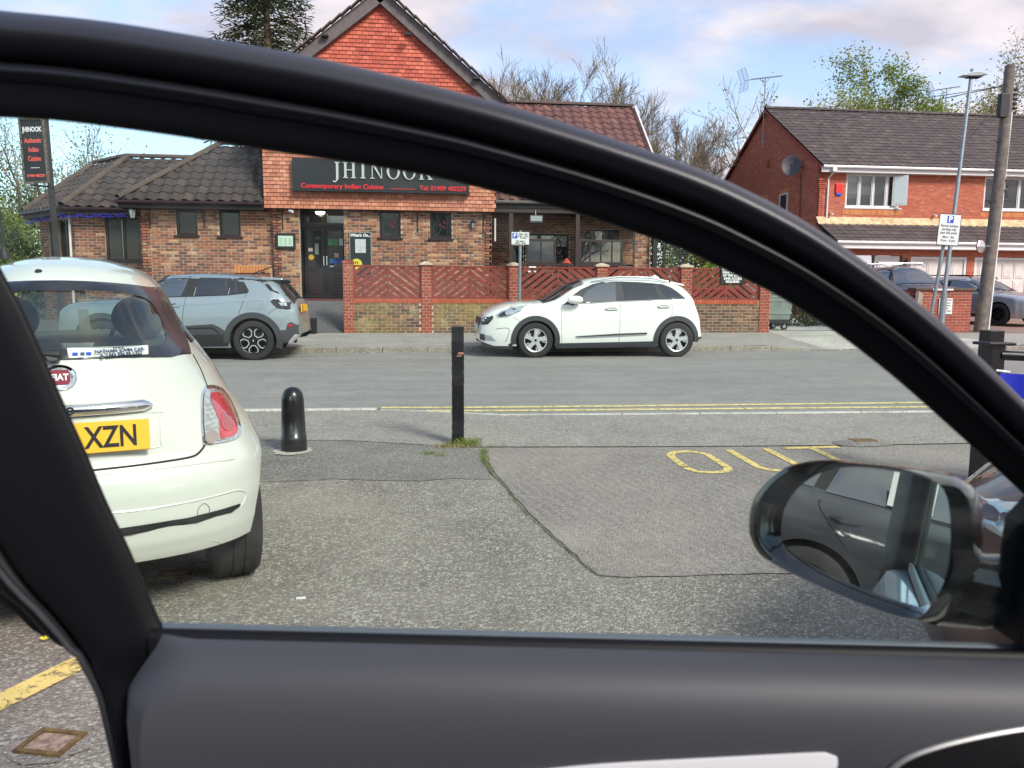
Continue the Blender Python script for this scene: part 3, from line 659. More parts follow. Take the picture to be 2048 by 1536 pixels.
for i, (px, py, w, h, c) in enumerate([(0.12, 1.28, .12, .09, L(190, 170, 176)), (0.66, 1.45, .13, .17, L(70, 130, 90)), (0.8, 1.45, .12, .17, L(90, 140, 110)), (0.96, 1.45, .1, .18, L(205, 210, 205)),
                                       (.3, 1.2, .1, .3, L(110, 120, 120)), (.82, 1.12, .12, .12, L(206, 170, 170)), (.7, .9, .16, .18, L(60, 110, 190)), (.86, .95, .2, .14, L(50, 90, 170)), (.70, .86, .1, .1, L(200, 204, 210)), (.32, 1.6, .14, .08, L(60, 80, 90))]):
    prect('sticker', (-3.16, dY, dz), Xv, Nf, px, py, px + w, py + h, .052, .054, simple('paper', c, 0.6), pub)
e = MB(); e.lathe([(0.001, 0), (.075, 0), (.075, .004), (.001, .004)], 18, Matrix.Translation((-3.16 + .2, dY - .052, dz + 1.12)) @ Matrix.Rotation(RAD(90), 4, 'X')); e.obj('round_sticker', simple('amber', L(196, 160, 50), .5), pub)
window(pub, (-3.16, dY, dz + 2.0), Xv, Nf, 1.16, .34, cols=2, recess=-.06, sill=False, gmat='glass_house')
e = MB(); e.lathe([(0.001, 0), (.09, .0), (.13, .05), (.13, .07), (.001, .07)], 20, Matrix.Translation((-2.66, 21.62, dz + 2.25)))
lm = bpy.data.materials.new('lamp_glow'); lm.use_nodes = True; lm.node_tree.nodes['Principled BSDF'].inputs['Emission Color'].default_value = (1, .9, .7, 1); lm.node_tree.nodes['Principled BSDF'].inputs['Emission Strength'].default_value = 2.5
e.obj('ceiling_light', lm, pub, smooth=True)
prect('threshold', (-3.16, 21.4, dz), Xv, Nf, -.02, -.08, 1.18, 0.0, -.6, .28, simple('threshold', L(92, 40, 44), .6), pub)
# tile-hung band and gable; roof above
base = 3.34
poly = [(0, 0), (6.04, 0), (6.04, 3.0), (3.06, 5.38), (0, 3.05)]
m = MB(); pf = [(-4 + a, 21.0, base + b) for a, b in poly]; pb = [(x, 21.19, z) for x, y, z in pf]
m.add(pf + pb, [(0, 1, 2, 3, 4), (9, 8, 7, 6, 5)] + [(i, (i + 1) % 5, 5 + (i + 1) % 5, 5 + i) for i in range(5)]); m.obj('gable_wall', M['mortar_dark'], pub)
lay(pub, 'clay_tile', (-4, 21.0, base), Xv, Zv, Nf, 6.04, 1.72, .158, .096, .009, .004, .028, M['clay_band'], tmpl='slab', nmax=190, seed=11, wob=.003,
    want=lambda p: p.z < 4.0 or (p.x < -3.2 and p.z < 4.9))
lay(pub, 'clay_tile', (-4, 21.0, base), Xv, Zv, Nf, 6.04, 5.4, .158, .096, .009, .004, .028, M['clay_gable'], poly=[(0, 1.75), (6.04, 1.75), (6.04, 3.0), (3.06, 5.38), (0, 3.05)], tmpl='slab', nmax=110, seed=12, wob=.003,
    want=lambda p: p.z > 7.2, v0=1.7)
for (a, b, nm) in (((-4.35, 6.13), (-0.94, 8.82), 'l'), ((2.3, 6.10), (-0.94, 8.82), 'r')):
    p, q = Vector((a[0], 20.82, a[1])), Vector((b[0], 20.82, b[1])); d = (q - p).normalized(); up = Vector((-d.z, 0, d.x)) if d.x > 0 else Vector((d.z, 0, -d.x))
    m = MB(); w = .27
    m.add([p - up * w, q - up * w, q, p, p - up * w + Yv * .035, q - up * w + Yv * .035, q + Yv * .035, p + Yv * .035],
          [(0, 1, 2, 3), (7, 6, 5, 4), (0, 4, 5, 1), (3, 2, 6, 7), (0, 3, 7, 4), (1, 5, 6, 2)]); m.obj('bargeboard', M['bargeboard'], pub)
    m = MB(); m.add([p + Yv * .02 - up * .01, q + Yv * .02 - up * .01, q + Yv * 6 - up * .01, p + Yv * 6 - up * .01, p + Yv * .02 + up * .03, q + Yv * .02 + up * .03, q + Yv * 6 + up * .03, p + Yv * 6 + up * .03],
          [(0, 1, 2, 3), (7, 6, 5, 4), (0, 4, 5, 1), (1, 5, 6, 2), (2, 6, 7, 3), (3, 7, 4, 0)]); m.obj('gable_roof_slab', M['tile_brown'], pub)
    m = MB(); m.add([p - up * .27 + Yv * .04, q - up * .27 + Yv * .04, q - up * .27 + Yv * .2, p - up * .27 + Yv * .2], [(0, 1, 2, 3)]); m.obj('soffit', M['bargeboard'], pub)
    n = int((q - p).length / .31)
    for i in range(n):
        s = p + d * (i * .31 + .02); m = MB(); m.bar(s + up * .045 - Yv * .07 + Yv * .0, s + d * .34 + up * .075 - Yv * .07, .18, .03, up=up); m.obj('verge_tile', M['ridge'], pub)
for (x, z) in ((-2.33, 7.62), (-.26, 7.36 + .38), (1.5, 6.72)):
    m = MB(); m.box((x - .09, 20.66, z - .05), (x + .09, 20.8, z + .0)); m.obj('gable_lamp', M['black'], pub, bevel=.008)
# pitched roofs
def roof_facet(parent, pts, mat, tmpl='roman', tw=.30, th=.33, nmax=40, seed=1, depth=.07, want=None, name='roof_tile', thick=.05):
    """pts: 3-D polygon; first edge is the eave, left to right seen from outside"""
    pts = [Vector(p) for p in pts]; U = (pts[1] - pts[0]).normalized(); N = Vector((0, 0, 0))
    for i in range(len(pts)): N += (pts[i] - pts[0]).cross(pts[(i + 1) % len(pts)] - pts[0])
    N.normalize(); 
    if N.z < 0: N = -N
    V = N.cross(U).normalized()
    if V.z < 0: V = -V
    uv = [((p - pts[0]).dot(U), (p - pts[0]).dot(V)) for p in pts]
    n = len(pts); m = MB(); m.add(pts + [p - N * thick for p in pts], [tuple(range(n)), tuple(reversed(range(n, 2 * n)))] + [(i, (i + 1) % n, n + (i + 1) % n, n + i) for i in range(n)])
    m.obj('roof', M['mortar_dark'] if False else M['black_wood'], parent)
    umin = min(a for a, _ in uv); umax = max(a for a, _ in uv)
    uv2 = [(a - umin, b) for a, b in uv]
    lay(parent, name, pts[0] + U * umin + N * .004 - V * .05, U, V, N, umax - umin, max(b for _, b in uv), tw, th, 0.0, 0.0, depth, M[mat], poly=[(a, b + (0.05 if b > .01 else 0)) for a, b in uv2], bond=0.0, tmpl=tmpl, nmax=nmax, seed=seed, want=want, wob=.004, minw=.08)
def ridge_line(parent, p, q, r=.11, mat='ridge', ln=.4, name='ridge_tile'):
    p, q = Vector(p), Vector(q); n = max(1, round((q - p).length / ln)); d = (q - p) / n
    for i in range(n):
        m = MB(); a = p + d * i; dd = d.normalized(); s = dd.cross(Zv).normalized(); u = s.cross(dd).normalized(); vs = []
        for k, e_ in ((0, 1.0), (1, .94)):
            o_ = a + d * (k * 1.03)
            for j in range(7):
                t = RAD(-12) + (pi + RAD(24)) * j / 6; vs.append(o_ + (s * cos(t) + u * sin(t) * .8) * r * e_)
        m.add(vs, [(j, j + 1, 8 + j, 7 + j) for j in range(6)]); o = m.obj(name, M[mat], parent, smooth=True)
roof_facet(pub, [(-7.6, 21.0, 3.5), (-4.0, 21.0, 3.5), (-4.0, 23.05, 5.22), (-5.55, 23.05, 5.22)], 'tile_brown', nmax=110, seed=21)
roof_facet(pub, [(-7.6, 25.2, 3.5), (-7.6, 21.0, 3.5), (-5.55, 23.05, 5.22)], 'tile_brown', nmax=0, seed=22)
roof_facet(pub, [(-9.5, 22.25, 3.42), (-6.2, 22.25, 3.42), (-5.2, 24.6, 5.07), (-8.57, 24.6, 5.07)], 'tile_brown', nmax=60, seed=23)
roof_facet(pub, [(-11.35, 24.15, 3.42), (-9.5, 22.25, 3.42), (-8.57, 24.6, 5.07), (-9.9, 25.6, 5.0)], 'tile_brown', nmax=40, seed=24)
roof_facet(pub, [(-11.4, 28, 3.42), (-11.35, 24.15, 3.42), (-9.9, 25.6, 5.0), (-9.9, 28, 5.0)], 'tile_brown', nmax=0, seed=25)
roof_facet(pub, [(1.2, 21.5, 3.72), (7.0, 21.5, 3.72), (7.0, 25.5, 7.2), (1.2, 25.5, 7.2)], 'tile_redbrown', nmax=70, seed=26, want=lambda p: p.z > 5.4 and p.x > 3)
for a, b in (((-7.6, 21.0, 3.54), (-5.55, 23.05, 5.28)), ((-5.6, 23.05, 5.3), (-4.0, 23.05, 5.3)), ((-9.5, 22.25, 3.46), (-8.57, 24.6, 5.13)), ((-8.6, 24.6, 5.13), (-5.3, 24.6, 5.13)),
             ((-11.35, 24.15, 3.46), (-9.9, 25.6, 5.06)), ((-9.9, 25.6, 5.06), (-8.6, 24.6, 5.13)), ((1.2, 25.5, 7.26), (7.0, 25.5, 7.26))):
    ridge_line(pub, a, b)
m = MB(); m.bar((7.04, 21.4, 3.66), (7.04, 25.5, 7.22), .05, .14); m.obj('verge_board', M['white_paint'], pub)
m = MB(); m.add([(6.95, 21.5, 3.6), (6.95, 25.5, 3.6), (6.95, 25.5, 7.1)], [(0, 1, 2)]); m.obj('end_gable', M['brick_red'], pub)
def eaves(parent, p, q, mat='black_wood', h=.16, gutter='mahogany', n=Nf, drop=.03):
    p, q, n = Vector(p), Vector(q), Vector(n); m = MB(); m.bar(p - Zv * (h / 2 + drop), q - Zv * (h / 2 + drop), .03, h); m.obj('fascia_board', M[mat], parent)
    m = MB(); m.add([p - Zv * (h + drop), q - Zv * (h + drop), q - Zv * (h + drop) - n * .4, p - Zv * (h + drop) - n * .4], [(0, 1, 2, 3)]); m.obj('soffit', M[mat], parent)
    m = MB(); m.tube([p + n * .07 - Zv * .045, q + n * .07 - Zv * .045], .05, 8); m.obj('gutter', M[gutter], parent, smooth=True)
eaves(pub, (-7.6, 21.0, 3.48), (-4.02, 21.0, 3.48)); eaves(pub, (-7.6, 22.6, 3.48), (-7.6, 21.0, 3.48), n=-Xv)
eaves(pub, (-9.5, 22.25, 3.4), (-7.62, 22.25, 3.4)); eaves(pub, (-11.35, 24.15, 3.4), (-9.5, 22.25, 3.4), n=Nc)
eaves(pub, (2.05, 21.5, 3.70), (7.0, 21.5, 3.70), gutter='bargeboard')
m = MB(); m.tube([(-7.95, 22.5, 3.2), (-7.95, 22.45, .3)], .03, 8); 
m = MB(); m.tube([(-9.45, 22.55, 3.2), (-9.45, 22.5, .3)], .032, 8); m.obj('downpipe', M['white_paint'], pub, smooth=True)
# iron brackets below the eaves
for x, y, z in ((-6.98, 21.4, 3.1), (-5.62, 21.4, 3.1), (-3.58, 21.2, 3.1), (-.05, 21.2, 3.1), (1.72, 21.2, 3.1)):
    m = MB(); m.bar((x, y - .02, z - .3), (x, y - .02, z + .2), .025); m.bar((x, y - .03, z + .17), (x, y - .3, z + .17), .02); m.tube([(x, y - .03, z - .1), (x, y - .12, z - .06), (x, y - .2, z + .05), (x, y - .27, z + .16)], .01, 5); m.obj('iron_bracket', M['black'], pub)
# verandah on the right
vm = 'dark_brown'
for i, x in enumerate((2.52, 4.40, 6.24)):
    m = MB(); m.box((x - .06, 21.54, .2), (x + .06, 21.66, 3.5)); m.obj('verandah_post', M[vm], pub, bevel=.008)
m = MB(); m.box((2.0, 21.52, 3.38), (7.0, 21.68, 3.54)); m.obj('verandah_beam', M[vm], pub, bevel=.008)
for x in (2.52, 3.1, 3.7, 4.4, 5.0, 5.6, 6.24):
    m = MB(); m.bar((x, 21.45, 3.62), (x, 23.3, 3.66), .05, .1); m.obj('rafter', M[vm], pub)
brickwall(pub, (1.94, 23.3, .2), Xv, Nf, 5.1, 3.5, nmax=0, seed=31, holes=[(.75, 1.2, 2.55, 2.75), (3.3, 1.2, 4.1, 2.9)])
brickwall(pub, (6.0, 21.35, .2), Xv, Nf, .43, 3.2, nmax=15, want=wants, seed=32)
window(pub, (2.69, 23.3, 1.4), Xv, Nf, 1.8, 1.55, cols=4, rows=1, fmat='doorwood', gmat='glass_house', recess=.02)
window(pub, (5.24, 23.3, 1.4), Xv, Nf, .8, 1.7, cols=2, rows=1, fmat='doorwood', gmat='glass_house', recess=.02)
prect('verandah_floor', (1.96, 21.6, .95), Xv, Nf, 0, -.1, 5.0, 0, -1.7, .05, 'dark_brown', pub)
prect('verandah_ceiling', (1.96, 21.6, 3.5), Xv, Nf, 0, -.02, 5.0, 0, -1.7, -.1, 'dark_brown', pub)
for (x0, x1, nb) in ((2.95, 3.80, 2), (4.46, 5.72, 4)):
    f = MB(); zb, zt, y = 2.0, 2.68, 21.6
    f.box((x0, y - .03, zb), (x1, y + .03, zb + .06)); f.box((x0, y - .03, zt - .06), (x1, y + .03, zt)); f.box((x0, y - .03, zb + .06), (x0 + .06, y + .03, zt - .06)); f.box((x1 - .06, y - .03, zb + .06), (x1, y + .03, zt - .06))
    for k in range(1, nb): x = x0 + (x1 - x0) * k / nb; f.box((x - .02, y - .025, zb + .06), (x + .02, y + .025, zt - .06))
    fo = f.obj('wind_screen', M['mahogany'] if False else M['dark_brown'], pub, bevel=.005)
    prect('pane', (x0, y, zb), Xv, Nf, .06, .06, x1 - x0 - .06, .62, -.004, .002, 'glass_tint', fo)
    prect('screen_rail', (x0, y, zb), Xv, Nf, -.35 if x0 < 3 else -.04, -.06, x1 - x0 + .5, 0, -.03, .03, 'dark_brown', pub)
prect('wall_vent', (2.06, 21.2, 2.6), Yv, Xv, .35, 0, .8, .62, .0, .04, 'white_paint', pub)
prect('dark_post', (6.47, 21.2, .2), Xv, Nf, 0, 0, .12, 3.2, -.06, .06, 'black_wood', pub)
# interior glimpses behind the left window: pale tablecloths
for x in (-8.35, -7.9): prect('window_table', (x, 22.9, 2.0), Xv, Nf, -.12, 0.05, .12, .35, 0, .05, 'white_paint', pub)

def thingtext(parent, txt, size, p, mat, tilt=0.0, rz=0.0, **k): return text(txt, size, facing(Vector(p), rz, tilt), M[mat] if isinstance(mat, str) else mat, parent, **k)
# main fascia sign
sg = empty('shop_sign', (-.95, 20.9, 3.8), label='long black fascia sign on the tiled gable with silver serif name and red script line', cat='shop sign')
prect('sign_board', (-3.24, 20.87, 3.8), Xv, Nf, 0, 0, 4.55, .79, -.08, .06, simple('sign_face', L(20, 24, 28), .7, obj=False), sg, .006)
prect('sign_lip', (-3.24, 20.87, 3.8), Xv, Nf, -.02, -.03, 4.57, -.002, -.08, .09, 'black', sg)
def serif(ch, w, h):
    """upright serif capitals as boxes / bars; returns list of polygons (x, y)"""
    t, n, s = .16 * h, .055 * h, .05 * h; P = []
    R = lambda x0, y0, x1, y1: P.append([(x0, y0), (x1, y0), (x1, y1), (x0, y1)])
    if ch == 'I': R(w / 2 - t / 2, s, w / 2 + t / 2, h - s); R(w / 2 - t * 1.1, 0, w / 2 + t * 1.1, s); R(w / 2 - t * 1.1, h - s, w / 2 + t * 1.1, h)
    if ch == 'H':
        for x in (.2 * w, .8 * w): R(x - t / 2, s, x + t / 2, h - s); R(x - t * 1.05, 0, x + t * 1.05, s); R(x - t * 1.05, h - s, x + t * 1.05, h)
        R(.2 * w + t / 2, h * .49, .8 * w - t / 2, h * .49 + n)
    if ch == 'J':
        R(.6 * w - t / 2, -.05 * h, .6 * w + t / 2, h - s); R(.6 * w - t * 1.1, h - s, .6 * w + t * 1.1, h)
        P.append([(.6 * w - t / 2, -.05 * h), (.6 * w + t / 2, -.05 * h), (.55 * w, -.2 * h), (.38 * w, -.28 * h), (.1 * w, -.28 * h), (.02 * w, -.2 * h), (.06 * w, -.14 * h), (.2 * w, -.2 * h), (.4 * w, -.18 * h)])
    if ch == 'N':
        R(.17 * w - n / 2, s, .17 * w + n / 2, h - s); R(.84 * w - n / 2, 0, .84 * w + n / 2, h - s); R(.0 * w, 0, .34 * w, s); R(.67 * w, h - s, w, h); R(0, h - s, .2 * w, h)
        P.append([(.08 * w, h), (.08 * w + t * 1.2, h), (.84 * w, t * .2), (.84 * w, 0), (.80 * w, -.01 * h)])
    if ch == 'O':
        for k in range(24):
            a, b = 2 * pi * k / 24, 2 * pi * (k + 1) / 24; cx, cy = w / 2, h / 2
            f = lambda u, rx, ry: (cx + rx * cos(u), cy + ry * sin(u))
            P.append([f(a, .5 * w, .52 * h), f(b, .5 * w, .52 * h), f(b, .5 * w - t * .95, .47 * h), f(a, .5 * w - t * .95, .47 * h)])
    if ch == 'K':
        x = .2 * w; R(x - t / 2, s, x + t / 2, h - s); R(x - t * 1.05, 0, x + t * 1.05, s); R(x - t * 1.05, h - s, x + t * 1.05, h)
        P.append([(x + t / 2, .42 * h), (x + t / 2, .5 * h), (.78 * w, h - s), (.86 * w, h - s)]); P.append([(.38 * w, .56 * h), (.52 * w, .64 * h), (1.0 * w, s), (.78 * w, s)]); R(.66 * w, 0, 1.08 * w, s); R(.64 * w, h - s, 1.0 * w, h)
    return P
M['letter_silver'] = simple('letter_silver', (0.62, 0.60, 0.52), 0.25, metal=0.9)
x = -2.22
for ch, w in (('J', .2), ('H', .34), ('I', .2), ('N', .36), ('O', .34), ('O', .34), ('K', .34)):
    m = MB()
    for P in serif(ch, w, .40): m.prism(P, .03, facing(Vector((x, 20.80, 4.11))))
    m.obj('silver_letter', M['letter_silver'], sg); x += w + (.075 if ch != 'J' else .06)
thingtext(sg, 'Contemporary Indian Cuisine', .165, (-1.98, 20.803, 3.90), 'red_letter', bold=.003, sx=1.06, depth=.003)
thingtext(sg, 'Tel: 01909 482229', .165, (.62, 20.803, 3.895), 'red_letter', bold=.003, depth=.003, sx=.98)
m = MB(); m.box((-.76, 20.80, 3.86), (-.1, 20.807, 3.872)); m.obj('red_rule', M['red_letter'], sg)
# menu case
mc = empty('menu_case', (-3.5, 21.2, 2.3), label='small black framed menu case with pale sheet left of the entrance', cat='menu case')
prect('case_frame', (-3.76, 21.19, 2.3), Xv, Nf, 0, 0, .5, .41, 0, .06, 'black', mc, .01); prect('menu_sheet', (-3.76, 21.19, 2.3), Xv, Nf, .06, .07, .44, .34, .061, .064, simple('menu_paper', L(188, 210, 190), .6), mc)
for i in range(3):
    for j in range(5): prect('menu_text', (-3.76, 21.19, 2.3), Xv, Nf, .085 + i * .12, .10 + j * .04, .165 + i * .12, .118 + j * .04, .0645, .0655, simple('menu_ink', L(140, 166, 150), .6) if (i + j) == 0 else bpy.data.materials['menu_ink'], mc)
# what's on board
wb = empty('notice_board', (-1.57, 21.2, 1.6), label="black chalkboard headed What's On with white poster and yellow disc beside the door", cat='notice board')
prect('board_frame', (-1.86, 21.19, 1.6), Xv, Nf, 0, 0, .58, 1.17, 0, .04, simple('boardframe', L(150, 146, 136), .6), wb, .004); prect('board_face', (-1.86, 21.19, 1.6), Xv, Nf, .02, .02, .56, 1.15, .041, .044, simple('board_face', L(30, 42, 46), .6), wb)
thingtext(wb, "What's On...", .105, (-1.57, 21.143, 2.68), 'white', bold=.004, shear=.2)
prect('poster', (-1.86, 21.19, 1.6), Xv, Nf, .15, .62, .43, .98, .045, .048, simple('poster', L(206, 206, 206), .6, c2=L(170, 172, 174), vscale=20), wb)
m = MB(); m.lathe([(0.001, 0), (.145, 0), (.145, .004), (.001, .004)], 28, Matrix.Translation((-1.68, 21.14, 2.09 - .17)) @ Matrix.Rotation(RAD(90), 4, 'X')); m.obj('yellow_disc', simple('yellow_disc', L(214, 198, 70), .5), wb)
m = MB()
for s in (-.03, .03): m.box((-1.68 + s - .012, 21.13, 1.93), (-1.68 + s + .012, 21.134, 1.97))
m.box((-1.71, 21.13, 1.975), (-1.65, 21.134, 1.985)); m.obj('disc_symbol', M['black'], wb)
# ================================================================== FRONT WALL AND FENCE
wall = empty('garden_wall', (3.5, 19.0, 0.19), label='low mossy brick wall with red piers and orange coping in front of the restaurant', cat='garden wall')
piers = [(-1.83, -1.59), (.03, .27), (2.16, 2.41), (4.37, 4.63), (6.53, 6.8), (8.63, 8.9)]
brickwall(wall, (-1.59, 18.92, .12), Xv, Nf, 10.22, .80, mat='brick_low', nmax=130, seed=41, thick=.2, holes=[(a + 1.59, -1, b + 1.59, 3) for a, b in piers[1:-1]])
brickwall(wall, (8.9, 18.92, .12), Yv, Xv, .3, .80, mat='brick_low', nmax=0, seed=42, thick=.2)
for i in range(5):
    a, b = piers[i][1], piers[i + 1][0]
    prect('coping_bed', (a, 18.92, .92), Xv, Nf, 0, 0, b - a, .105, -.215, -.006, 'mortar', wall)
    lay(wall, 'coping_brick', (a, 18.92, .925), Xv, Zv, Nf, b - a, .10, .065, .102, .010, .01, .012, M['brick_cope'], nmax=30, seed=50 + i, bond=0)
for i, (a, b) in enumerate(piers):
    if i == 0:
        prect('pier_core', (a, 18.90, .12), Xv, Nf, 0, 0, b - a, 1.75, -.24, 0, 'mortar', wall)
    else: prect('pier_core', (a, 18.90, .12), Xv, Nf, 0, 0, b - a, 1.72, -.24, 0, 'mortar', wall)
    zt = 1.75 if i == 0 else 1.72
    lay(wall, 'pier_brick', (a, 18.90, .125), Xv, Zv, Nf, b - a, zt, .115 if (b - a) < .25 else .125, .065, .010, .010, .008, M['brick_red'], nmax=46, seed=60 + i, want=lambda p: p.z > .9 or p.x > 6)
    lay(wall, 'pier_brick', (b, 18.90, .125), Yv, Zv, Xv, .24, zt, .215, .065, .010, .010, .006, M['brick_red'], nmax=0, seed=70 + i)
    lay(wall, 'pier_brick', (a, 19.14, .125), -Yv, Zv, -Xv, .24, zt, .215, .065, .010, .010, .006, M['brick_red'], nmax=0, seed=80 + i)
    m = MB(); z = .12 + zt
    if i == 0: m.box((a - .01, 18.88, z), (b + .01, 19.15, z + .06))
    else:
        m.box((a - .04, 18.86, z), (b + .04, 19.18, z + .04)); x, y = (a + b) / 2, 19.02
        m.add([(a - .03, 18.87, z + .04), (b + .03, 18.87, z + .04), (b + .03, 19.17, z + .04), (a - .03, 19.17, z + .04), (x - .04, y - .04, z + .09), (x + .04, y - .04, z + .09), (x + .04, y + .04, z + .09), (x - .04, y + .04, z + .09)],
              [(0, 1, 5, 4), (1, 2, 6, 5), (2, 3, 7, 6), (3, 0, 4, 7), (4, 5, 6, 7)])
    m.obj('pier_cap', M['brick_red'] if i == 0 else M['cap'] if 'cap' in M else M['mortar'], wall)
M['fence_wood'] = simple('fence_wood', L(138, 60, 50), 0.75, var=0.35, vscale=6, bump=0.3, bscale=40, obj=False)
def clip(poly, nx, ny, c):
    """keep the part with nx*x+ny*y <= c"""
    out = []
    for i in range(len(poly)):
        p, q = poly[i], poly[(i + 1) % len(poly)]; a, b = nx * p[0] + ny * p[1] - c, nx * q[0] + ny * q[1] - c
        if a <= 0: out.append(p)
        if (a < 0 < b) or (b < 0 < a): t = a / (a - b); out.append((p[0] + (q[0] - p[0]) * t, p[1] + (q[1] - p[1]) * t))
    return out
pl = ['leftmost fence panel beside the entrance pier', 'second fence panel from the entrance, left of the small parking sign pole', 'fence panel right of the small parking sign pole behind the car bonnet',
      'fence panel behind the roof of the white car', 'fence panel carrying the black gate notice at the right end of the wall']
for i in range(5):
    a, b = piers[i][1], piers[i + 1][0]; W, Hh = b - a, .80; y0 = 18.97
    fp = empty('fence_panel', ((a + b) / 2, y0, 1.03), label='red-brown chevron ' + pl[i], cat='fence panel', group='chevron fence panels on the low wall')
    for (x0, x1, z0, z1) in ((0, W, 0, .045), (0, W, Hh - .045, Hh), (0, .05, .045, Hh - .045), (W - .05, W, .045, Hh - .045), (W / 2 - .022, W / 2 + .022, .045, Hh - .045)):
        m = MB(); m.box((a + x0, y0 - .025, 1.03 + z0), (a + x1, y0 + .025, 1.03 + z1)); m.obj('rail', M['fence_wood'], fp, bevel=.003)
    ang = RAD(37); cw, pitch = .094, .138
    for side in (0, 1):
        rect = [(.05, .045), (W / 2 - .02, .045), (W / 2 - .02, Hh - .045), (.05, Hh - .045)]
        nx, ny = -sin(ang), cos(ang); k = -12
        while k < 16:
            c0 = k * pitch + (.03 if i % 2 else 0); c1 = c0 + cw; P = clip(clip(rect, nx, ny, c1), -nx, -ny, -c0)
            if len(P) >= 3 and abs(sum(P[j][0] * P[(j + 1) % len(P)][1] - P[(j + 1) % len(P)][0] * P[j][1] for j in range(len(P)))) > .004:
                if side: P = [(W - x, z) for x, z in P]
                yy = y0 - .018 if k % 2 else y0 - .010
                wb_ = rng.uniform(-.004, .004)
                if True:
                    m = MB(); n = len(P); m.add([(a + x, yy + wb_, 1.03 + z) for x, z in P] + [(a + x, yy + .016 + wb_, 1.03 + z) for x, z in P], [tuple(range(n)), tuple(reversed(range(n, 2 * n)))] + [(j, (j + 1) % n, n + (j + 1) % n, n + j) for j in range(n)])
                    m.obj('slat', M['fence_wood'], fp)
            k += 1
gs = empty('gate_notice', (7.87, 18.9, 1.45), label='black notice with white capitals about not parking in front of the gates', cat='notice')
prect('notice_board', (7.57, 18.93, 1.44), Xv, Nf, 0, 0, .63, .42, 0, .02, 'black', gs, .006)
for k, s in enumerate(("PLEASE DO NOT", "PARK INFRONT", "OF THE GATES.", "24HR ACCESS", "REQUIRED")):
    thingtext(gs, s, .078, (7.885, 18.906, 1.80 - k * .077), 'white', bold=.004, depth=.001)
for (x, z, w) in ((2.66, 1.80, .18), (2.64, 1.69, .07), (2.79, 1.69, .05)):
    o = prect('white_paper_scrap', (x, 18.94, z), Xv, Nf, 0, 0, w, .035, 0, .004, 'white', None, 0)
    tag(o, {0.18: 'white paper strip stuck along the top fence rail', 0.07: 'left of two torn white paper bits on the fence slats', 0.05: 'right of two torn white paper bits on the fence slats'}[w], 'paper scrap')
# red thing behind the last fence panel: a red car's side seen through the gaps
# grille box by the ramp, ramp, ramp wall with handrail
rp = MB(); rp.add([(-3.9, 19.0, .215), (-1.83, 19.0, .215), (-1.83, 21.25, .99), (-3.9, 21.25, .99), (-1.83, 19.0, .1), (-3.9, 19.0, .1), (-3.9, 22, .1), (-1.83, 22, .1), (-1.83, 21.45, .99), (-3.9, 21.45, .99)],
                [(0, 1, 2, 3), (3, 2, 8, 9), (1, 4, 7, 8, 2), (0, 3, 9, 6, 5)])
rp.obj('ramp', M['ramp'], kind='structure')
rw = empty('ramp_wall', (-4.2, 20.8, .25), label='short brick ramp wall with bright orange coping beside the entrance behind the grey car', cat='wall')
brickwall(rw, (-4.75, 20.8, .2), Xv, Nf, .9, 1.45, mat='brick_red', nmax=25, seed=91, want=wants)
lay(rw, 'coping_brick', (-4.75, 20.78, 1.65), Xv, Zv, Nf, .9, .22, .065, .21, .01, .01, .03, M['brick_soldier'], nmax=20, seed=92, bond=0); prect('coping_bed', (-4.75, 20.8, 1.65), Xv, Nf, 0, 0, .9, .215, -.2, .015, 'mortar', rw)
hr = empty('handrail', (-3.9, 20.5, .8), label='thin metal handrail sloping down beside the ramp', cat='handrail')
m = MB(); m.tube([(-4.25, 20.4, 1.62), (-3.66, 20.5, 1.85)], .018, 6); m.obj('rail', M['mahogany'], hr); m = MB(); m.tube([(-4.2, 20.4, 1.62), (-4.2, 20.4, .6)], .018, 6); m.obj('post', M['mahogany'], hr)
bx = empty('slatted_box', (-2.66, 18.75, .2), label='dark slatted metal box standing at the foot of the entrance ramp', cat='box')
m = MB(); m.box((-2.86, 18.6, .2), (-2.46, 18.9, .57)); m.obj('body', M['black_wood'], bx, bevel=.006)
for k in range(14):
    m = MB(); x = -2.845 + k * .028; m.box((x, 18.585, .225), (x + .014, 18.598, .55)); m.obj('slat', M['black_plastic'], bx)

# ================================================================== SIGNS, POSTS, POLES
M['sign_white'] = simple('sign_white', L(214, 216, 214), .4, obj=False)
pp = empty('parking_sign', (2.38, 18.5, .2), label='small white one-line parking restriction sign on a thin grey pole behind the white car', cat='parking sign')
m = MB(); m.tube([(2.37, 18.5, .15), (2.39, 18.5, 2.66)], .038, 12); m.obj('pole', M['galv'], pp, smooth=True)
prect('plate', (2.17, 18.44, 2.33), Xv, Nf, 0, 0, .42, .29, -.004, .004, 'sign_white', pp, .002)
prect('blue_square', (2.17, 18.44, 2.33), Xv, Nf, .02, .14, .14, .27, .005, .006, 'blue_sign', pp); thingtext(pp, 'P', .13, (2.25, 18.432, 2.535), 'white', bold=.003)
for s, x, z in (('Mon - Sat', 2.45, 2.575), ('8 am - 6 pm', 2.45, 2.53), ('2 hours', 2.45, 2.485), ('No return', 2.38, 2.41), ('within 1 hour', 2.38, 2.365)): thingtext(pp, s, .05, (x, 18.433, z), 'black', bold=.0012)
